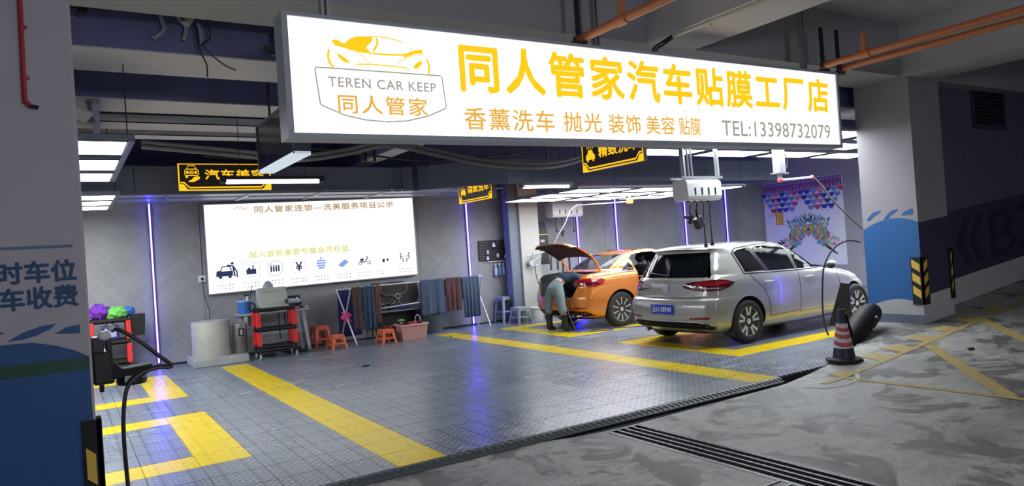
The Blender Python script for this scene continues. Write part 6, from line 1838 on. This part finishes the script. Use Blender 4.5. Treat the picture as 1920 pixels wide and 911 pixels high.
for i, (x, c_, lab) in enumerate(((5.91, (.55, .58, .62), 'white spray bottle hung under the board, leftmost of three'), (6.01, (.12, .30, .72), 'blue spray bottle hung under the board, middle of three'), (6.11, (.55, .60, .68), 'white spray bottle hung under the board, rightmost of three'))):
    t_ = T('spray_bottle', lab, 'bottle', (x, ty, 1.02))
    MB().lathe([(.034, 0), (.038, .02), (.038, .14), (.018, .19), (.014, .23), (0, .23)], (x, ty-.01, 1.02), 16).build('bottle', mat('bottle_%d' % i, c_, .3), t_, smooth=True)
    MB().box(x-.03, x+.02, ty-.025, ty+.005, 1.245, 1.275).bar((x-.025, ty-.01, 1.25), (x-.015, ty-.01, 1.21), .01, .01).build('trigger_head', M_white_pl, t_, bevel=.003)

# ------------------------------------------------------------------ beside the pale pillar: stools, bucket, squeegee, wall gear
M_gst = mat('grey_stool_plastic', (.27, .30, .34), .5)
stool('tall grey plastic stool behind, beside the right end of the rack', 5.98, 8.16, .05, m_=M_gst, h=.56, w=.17)
stool('short grey plastic stool in front of the tall grey one', 6.02, 7.62, .05, m_=M_gst, h=.34, w=.17)
t_ = T('dark_rag', 'black rag draped inside the tall grey stool', 'cloth', (6.0, 8.0, .42)); MB().sheet(lambda u, v: (5.93+.14*u, 7.965+.01*math.sin(u*9), .50-.16*v), 8, 6).build('rag', M_black, t_, smooth=True, solid=.008)
t_ = T('white_bucket', 'white lidless bucket between the grey stool and pale pillar', 'bucket', (6.42, 7.60, 0))
MB().lathe([(.12, 0), (.145, .27), (.155, .275), (.155, .30), (.14, .30), (.115, .02), (0, .02)], (6.43, 7.60, 0), 28).build('bucket', M_white_pl, t_, smooth=True)
MB().tube([Vector((6.43+.15*math.cos(a), 7.60-.02-.12*math.sin(a), .27-.02*math.sin(a))) for a in [PI*k_/12 for k_ in range(13)]], .004, 5).build('handle', M_steel, t_)
t_ = T('pump_sprayer', 'clear pump bottle with a tall handle beside the white bucket', 'sprayer', (6.72, 7.62, 0))
MB().lathe([(.085, 0), (.09, .02), (.088, .16), (.03, .23), (.02, .26), (0, .26)], (6.74, 7.62, 0), 20).build('bottle', mat('pale_teal', (.35, .45, .50), .3), t_, smooth=True)
MB().cyl((6.74, 7.62, .25), (6.74, 7.62, .46), .010, n=8).box(6.70, 6.78, 7.61, 7.63, .46, .48).build('pump_handle', M_white_pl, t_)
t_ = T('black_control_box', 'tall black dispenser box with a yellow line on the recess wall', 'dispenser', (6.96, 8.2, 1.15))
MB().box(6.80, 7.13, 8.0, 8.4, 1.18, 1.86).build('body', M_black, t_, bevel=.01)
MB().prism([(8.0, 1.86), (8.4, 1.86), (8.4, 2.12), (8.10, 2.12)], 'x', 6.80, 7.13).build('hood', M_dark_metal, t_, bevel=.01)
MB().box(6.80, 7.13, 7.992, 8.0, 1.835, 1.85).build('yellow_line', mat('lime_line', (.6, .65, .05), .4, emit=.3), t_)
k = MB()
for i in range(3): k.box(6.91, 7.02, 7.990, 8.0, 1.45+.11*i, 1.51+.11*i)
k.build('sticker', M_grey_pl, t_)
MB().box(6.84, 7.09, 8.4, 8.9, 1.3, 1.36).build('wall_bracket', M_dark_metal, t_)
t_ = T('dark_panel_strip', 'dark vertical panel on the wall under the black dispenser', 'panel', (6.78, 8.2, 0)); MB().box(6.765, 6.79, 7.95, 8.4, 0, 2.0).build('panel', M_dark_metal, t_)
t_ = T('wall_reel', 'grey metal hose reel bracket on the pale pillar', 'reel', (6.6, 7.78, 1.15))
m = MB()
for (a, b) in (((6.34, 7.70, 1.40), (6.78, 7.68, 1.46)), ((6.38, 7.74, 1.15), (6.48, 7.68, 1.45)), ((6.38, 7.74, 1.15), (6.64, 7.68, 1.20)), ((6.64, 7.68, 1.20), (6.70, 7.68, 1.45)), ((6.46, 7.70, 1.25), (6.64, 7.68, 1.38))): m.cyl(a, b, .014, n=7)
m.build('arm', M_galv, t_, smooth=True)
MB().cyl((6.42, 7.66, 1.24), (6.42, 7.79, 1.24), .06, n=18).build('drum', M_grey_pl, t_, smooth=True)
MB().tube(smooth_path([(6.52, 7.70, 1.2), (6.52, 7.68, .98), (6.60, 7.66, .7), (6.80, 7.6, .5), (7.0, 7.5, .42)], 5), .010, 6).build('hose', M_black, t_, smooth=True)
t_ = T('hose_loop', 'two dark hose loops arching beside the dispenser', 'hose', (6.9, 7.6, 1.2))
m = MB()
for dx in (0, .18): m.tube(smooth_path([(6.80+dx, 7.5, 1.05), (6.82+dx, 7.5, 1.35), (6.96+dx, 7.5, 1.46), (7.10+dx, 7.5, 1.38), (7.12+dx, 7.5, 1.1), (7.10+dx, 7.5, .9)], 6), .022, 8)
m.build('hose', M_dark_metal, t_, smooth=True)

# ------------------------------------------------------------------ cart behind the left pillar, with coloured cloths
t = T('rolling_cart', 'red and black cart half hidden behind the left pillar', 'cart', (-1.45, 8.0, 0))
CX0, CX1, CY0, CY1 = -1.75, -1.22, 7.80, 8.15
for z in (.18, .50, .84):
    MB().box(CX0, CX1, CY0, CY1, z, z+.02).box(CX0, CX1, CY0, CY0+.02, z, z+.07).box(CX1-.02, CX1, CY0, CY1, z, z+.07).box(CX0, CX1, CY1-.02, CY1, z, z+.07).build('tray', M_black, t)
for x in (CX0, CX1-.02):
    for y in (CY0, CY1-.02):
        p = MB().box(x-.01, x+.03, y-.01, y+.03, .06, .90).build('post', M_black, t)
        for a, b in ((.20, .50), (.57, .86)): MB().box(x-.025, x+.045, y-.025, y+.045, a, b).build('red_sleeve', M_redpl, p, bevel=.008)
        MB().cyl((x-.01, y+.01, .03), (x+.02, y+.01, .03), .03, n=14).build('caster', M_grey_pl, t, smooth=True)
t = T('black_bin', 'square black bin hooked on the side of the left cart', 'bin', (-1.08, 7.95, .62)); tray_box(MB(), -1.17, -1.0, 7.86, 8.04, .34, fl=.02).xf(Matrix.Translation((0, 0, .60))).build('bin', M_black, t)
def clump(name, label, x, y, z, w, h, m_, seed):
    t = T(name, label, 'cloth', (x, y, z))
    random.seed(seed); ph = [random.uniform(0, 6) for _ in range(6)]
    m = MB(); n1, n2 = 18, 26; vs = []
    for i in range(n1+1):
        for j in range(n2):
            a = PI*i/n1; b = 2*PI*j/n2
            r = 1+.16*math.sin(5*b+ph[0]+3*a)+.12*math.sin(9*b+ph[1]-5*a)+.10*math.cos(7*a+ph[2]+2*b)
            vs.append((x+w*r*math.sin(a)*math.cos(b), y+w*.7*r*math.sin(a)*math.sin(b), z+h*.9+h*r*-math.cos(a)))
    m.add(vs, [(i*n2+j, i*n2+(j+1) % n2, (i+1)*n2+(j+1) % n2, (i+1)*n2+j) for i in range(n1) for j in range(n2)])
    m.build('cloth', m_, t, smooth=60)
clump('purple_cloth', 'crumpled purple cloth on the left cart', -1.62, 7.92, .92, .14, .11, mat('purple_cloth', (.16, .03, .42), .8), 1)
clump('green_cloth', 'crumpled lime green cloth on the left cart', -1.38, 7.90, .90, .14, .09, mat('lime_cloth', (.16, .55, .10), .8), 2)
clump('blue_cloth', 'small blue cloth next to the lime green one', -1.22, 7.96, .93, .10, .07, mat('blue_cloth', (.04, .16, .55), .8), 3)
t = T('blue_jug', 'dark blue jug with a pale label on the middle tray of the left cart', 'jug', (-1.48, 7.9, .52))
MB().box(-1.60, -1.36, 7.83, 7.98, .571, .80).build('jug', mat('jug_blue', (.02, .03, .16), .35), t, bevel=.02)
MB().box(-1.56, -1.40, 7.824, 7.829, .62, .76).build('label_patch', mat('pale_patch', (.35, .40, .62), .5), t)
MB().cyl((-1.52, 7.9, .80), (-1.52, 7.9, .83), .02, n=10).cyl((-1.44, 7.9, .80), (-1.44, 7.9, .83), .015, n=10).build('cap', M_white_pl, t)

# black hose-reel holder on the far side of the left pillar, with its hose
t = T('reel_holder', 'black bracket on the left pillar holding a hose and lead', 'holder', (-1.86, -.35, .9))
MB().box(-1.94, -1.84, -.50, -.30, .98, 1.16).build('back_block', M_black, t, bevel=.012)
MB().box(-1.94, -1.88, -.47, -.33, 1.12, 1.24).box(-1.87, -1.84, -.44, -.36, 1.14, 1.24).build('upright', M_dark_metal, t, bevel=.008)
MB().prism([(-1.94, 1.0), (-1.68, 1.0), (-1.64, 1.06), (-1.80, 1.05), (-1.84, 1.10), (-1.94, 1.12)], 'y', -.48, -.34).build('arm', M_rubber, t, bevel=.01)
MB().lathe([(.075, 0), (.08, .02), (.07, .045), (.03, .05), (0, .05)], (-1.75, -.41, .955), 22).build('round_foot', M_black, t, smooth=True)
MB().box(-1.79, -1.74, -.49, -.475, .975, 1.01).build('chrome_clip', M_chrome, t)
MB().cyl((-1.90, -.41, .93), (-1.90, -.41, .98), .012, n=8).build('pin', M_dark_metal, t)
MB().sphere((-1.875, -.46, 1.245), .035, (1, 1, .8), 7).sphere((-1.84, -.46, 1.285), .02, n=6).build('white_wrap', M_white_pl, t, smooth=True)
t = T('black_cable', 'thick black cable looping from the holder down to the floor', 'cable', (-1.86, -.5, -.05))
MB().tube(smooth_path([(-1.84, -.46, 1.27), (-1.80, -.47, 1.27), (-1.70, -.48, 1.19), (-1.60, -.49, 1.09), (-1.555, -.49, 1.045), (-1.56, -.50, 1.03), (-1.62, -.50, 1.035), (-1.70, -.51, 1.02), (-1.77, -.52, .97), (-1.80, -.53, .88), (-1.815, -.54, .7), (-1.81, -.55, .4), (-1.80, -.56, .1), (-1.78, -.57, -.03)], 6), .0115, 8).build('cable', M_black, t, smooth=True)

# bits on the floor
t = T('floor_debris', 'small dark leaf-like scrap on the grey tiles left of centre', 'scrap', (1.66, 5.2, 0)); MB().sphere((1.62, 5.02, .012), .055, (1.2, .6, .22), 6).build('scrap', M_black, t, smooth=True)
t = T('floor_debris', 'tiny dark crumb beside the middle yellow line', 'scrap', (4.3, 6.9, 0)); MB().sphere((4.02, 6.95, .012), .022, (1.2, .8, .5), 5).build('scrap', M_black, t, smooth=True)
t = T('floor_debris', 'dark crumpled scrap on the concrete by the hatching', 'scrap', (6.45, -.98, zg(6.45))); MB().sphere((6.45, -.98, zg(6.45)+.012), .05, (1.1, .7, .25), 6).build('scrap', M_black, t, smooth=True)
t = T('floor_hose', 'thin violet hose curling on the floor behind the orange car', 'hose', (6.0, 5.2, 0))
MB().tube(smooth_path([(5.70, 5.75, .62), (5.66, 5.50, .45), (5.63, 5.30, .18), (5.66, 5.15, .012), (5.9, 4.98, .012), (6.15, 4.85, .012), (6.25, 4.98, .012), (6.0, 5.2, .012), (6.2, 5.1, .012), (6.9, 4.6, .012), (7.4, 4.0, .012)], 6), .010, 6).build('hose', mat('violet_hose', (.08, .06, .16), .4), t, smooth=True)
t = T('vacuum_head', 'small blue-lit vacuum tool on the floor under the orange car', 'tool', (6.1, 5.6, 0))
MB().cyl((6.0, 5.55, .05), (6.32, 5.45, .06), .035, .025, n=12).build('body', M_grey_pl, t, smooth=True)
MB().sphere((5.98, 5.56, .06), .055, (1, 1, 1), 7).build('blue_tip', emis('blue_glow', (.02, .02, 1.0), 1.5), t, smooth=True)
# ------------------------------------------------------------------ the person bending into the boot
def skin_mesh(joints, edges, name, sub=2, root=0):
    """joints: list of (co, rx, ry)"""
    me = bpy.data.meshes.new(name)
    me.from_pydata([j[0] for j in joints], edges, [])
    o = bpy.data.objects.new(name, me); col.objects.link(o)
    md = o.modifiers.new('skin', 'SKIN'); md.use_smooth_shade = True; md.branch_smoothing = .4
    sv = me.skin_vertices[0].data
    for i, j in enumerate(joints):
        sv[i].radius = (j[1], j[2]); sv[i].use_root = (i == root)
    s_ = o.modifiers.new('sub', 'SUBSURF'); s_.levels = sub; s_.render_levels = sub
    dg = bpy.context.evaluated_depsgraph_get(); dg.update()
    out = bpy.data.meshes.new_from_object(o.evaluated_get(dg))
    bpy.data.objects.remove(o)
    return out
def add_mesh(me, name, m_, parent):
    off = OFF[parent.name]
    for v in me.vertices: v.co -= off
    me.materials.clear(); me.materials.append(m_)
    me.polygons.foreach_set('use_smooth', [True]*len(me.polygons))
    o = bpy.data.objects.new(name, me)
    return _link(o, parent)
per = T('person', 'person in blue jeans and black boots bending into the orange boot', 'person', (5.52, 5.62, 0))
M_skin = mat('skin', (.48, .27, .18), .55)
M_jeans = mat('washed_jeans', (.17, .23, .25), .85, noise=.25, nscale=16, bump=.3)
M_top = mat('navy_jumper', (.02, .03, .06), .85, noise=.3, nscale=20, bump=.3)
M_boot = mat('rubber_boots', (.008, .008, .01), .22)
M_hair = mat('black_hair', (.01, .008, .008), .6)
# body: one continuous figure
J = [((5.53, 5.62, .84), .13, .11), ((5.64, 5.63, .93), .12, .10), ((5.80, 5.64, .98), .13, .10), ((5.95, 5.64, 1.0), .13, .10), ((6.04, 5.64, .985), .055, .055), ((6.10, 5.64, .96), .06, .06), ((6.18, 5.64, .90), .085, .075), ((6.24, 5.64, .83), .06, .055),
     ((5.52, 5.73, .80), .085, .085), ((5.47, 5.77, .46), .055, .055), ((5.46, 5.78, .30), .052, .052), ((5.47, 5.785, .08), .035, .035), ((5.58, 5.79, .035), .035, .025),
     ((5.54, 5.51, .80), .085, .085), ((5.54, 5.48, .46), .055, .055), ((5.57, 5.46, .30), .052, .052), ((5.60, 5.455, .08), .035, .035), ((5.71, 5.45, .035), .035, .025),
     ((5.96, 5.82, .98), .055, .055), ((6.10, 5.86, .76), .038, .038), ((6.28, 5.80, .64), .026, .026), ((6.34, 5.78, .62), .034, .018),
     ((5.96, 5.46, .98), .055, .055), ((6.10, 5.42, .76), .038, .038), ((6.28, 5.48, .64), .026, .026), ((6.34, 5.50, .62), .034, .018)]
Ed = [(0,1),(1,2),(2,3),(3,4),(4,5),(5,6),(6,7),(0,8),(8,9),(9,10),(10,11),(11,12),(0,13),(13,14),(14,15),(15,16),(16,17),(3,18),(18,19),(19,20),(20,21),(3,22),(22,23),(23,24),(24,25)]
body_o = add_mesh(skin_mesh(J, Ed, 'body'), 'body', M_skin, per)
f_ = MB()
for hx, hy, s in ((6.34, 5.78, 1), (6.34, 5.50, -1)):
    for k_, (dy, L_) in enumerate(((-.027, .068), (-.009, .078), (.009, .074), (.027, .058))):
        f_.tube(smooth_path([(hx+.005, hy+dy, .622), (hx+.04, hy+dy*1.1, .615), (hx+.035+L_*.55, hy+dy*1.15, .60), (hx+.02+L_*.8, hy+dy*1.1, .575)], 3), [.010]*4+[.009]*3+[.0075]*3, 7)
    f_.tube(smooth_path([(hx-.01, hy-s*.028, .62), (hx+.015, hy-s*.052, .612), (hx+.045, hy-s*.058, .60)], 3), [.011]*3+[.010]*2+[.009]*2, 7)
f_.build('fingers', M_skin, per, smooth=True)
# face details (it looks down into the boot)
f_ = MB().sphere((6.245, 5.64, .872), .020, (1, .8, 1.2), 6).sphere((6.17, 5.725, .905), .022, (1, .4, 1.3), 6).sphere((6.17, 5.555, .905), .022, (1, .4, 1.3), 6); f_.build('nose_and_ears', M_skin, per, smooth=True)
f_ = MB().sphere((6.245, 5.668, .89), .011, n=6).sphere((6.245, 5.612, .89), .011, n=6); f_.build('eyes', M_white_pl, per, smooth=True)
MB().bar((6.262, 5.62, .845), (6.262, 5.66, .845), .01, .006).build('mouth', mat('lips', (.35, .10, .09), .5), per)
MB().sphere((6.155, 5.64, .935), .098, (1, .95, .80), 10).build('hair', M_hair, per, smooth=True)
# clothes
J2 = [((5.52, 5.62, .84), .165, .145), ((5.66, 5.628, .925), .16, .15), ((5.505, 5.73, .77), .115, .115), ((5.475, 5.765, .60), .092, .092), ((5.465, 5.775, .46), .078, .078), ((5.462, 5.78, .38), .076, .076), ((5.463, 5.782, .34), .070, .070),
      ((5.535, 5.51, .77), .115, .115), ((5.54, 5.49, .60), .092, .092), ((5.545, 5.478, .46), .080, .080), ((5.558, 5.467, .38), .078, .078), ((5.562, 5.464, .34), .072, .072)]
add_mesh(skin_mesh(J2, [(0,1),(0,2),(2,3),(3,4),(4,5),(5,6),(0,7),(7,8),(8,9),(9,10),(10,11)], 'jeans'), 'jeans', M_jeans, per)
MB().tube(smooth_path([(5.44+.17*math.cos(a)*.3+.16, 5.625+.165*math.sin(a), .955+.10*math.cos(a)*-.55) for a in [2*PI*i/12 for i in range(12)]], 3, True), .012, 6, closed=True).build('belt', mat('teal_belt', (.02, .10, .14), .5), per, smooth=True)
J3 = [((5.62, 5.63, .93), .165, .135), ((5.78, 5.64, .985), .17, .13), ((5.94, 5.64, 1.0), .165, .125), ((6.01, 5.64, .99), .08, .08), ((5.95, 5.83, .97), .075, .075), ((6.09, 5.865, .77), .055, .055), ((6.24, 5.81, .67), .040, .040), ((5.95, 5.45, .97), .075, .075), ((6.09, 5.415, .77), .055, .055), ((6.24, 5.47, .67), .040, .040)]
add_mesh(skin_mesh(J3, [(0,1),(1,2),(2,3),(2,4),(4,5),(5,6),(2,7),(7,8),(8,9)], 'jumper'), 'jumper', M_top, per)
for (x, y), (tx, ty_) in (((5.465, 5.782), (5.61, 5.795)), ((5.585, 5.46), (5.735, 5.45))):
    J4 = [((x, y, .36), .080, .080), ((x, y, .20), .066, .066), ((x+.005, y, .07), .052, .048), ((x-.045, y, .045), .042, .042), ((x+.07, y, .050), .048, .045), ((tx, ty_, .040), .045, .034)]
    add_mesh(skin_mesh(J4, [(0,1),(1,2),(2,3),(2,4),(4,5)], 'boot'), 'boot', M_boot, per)
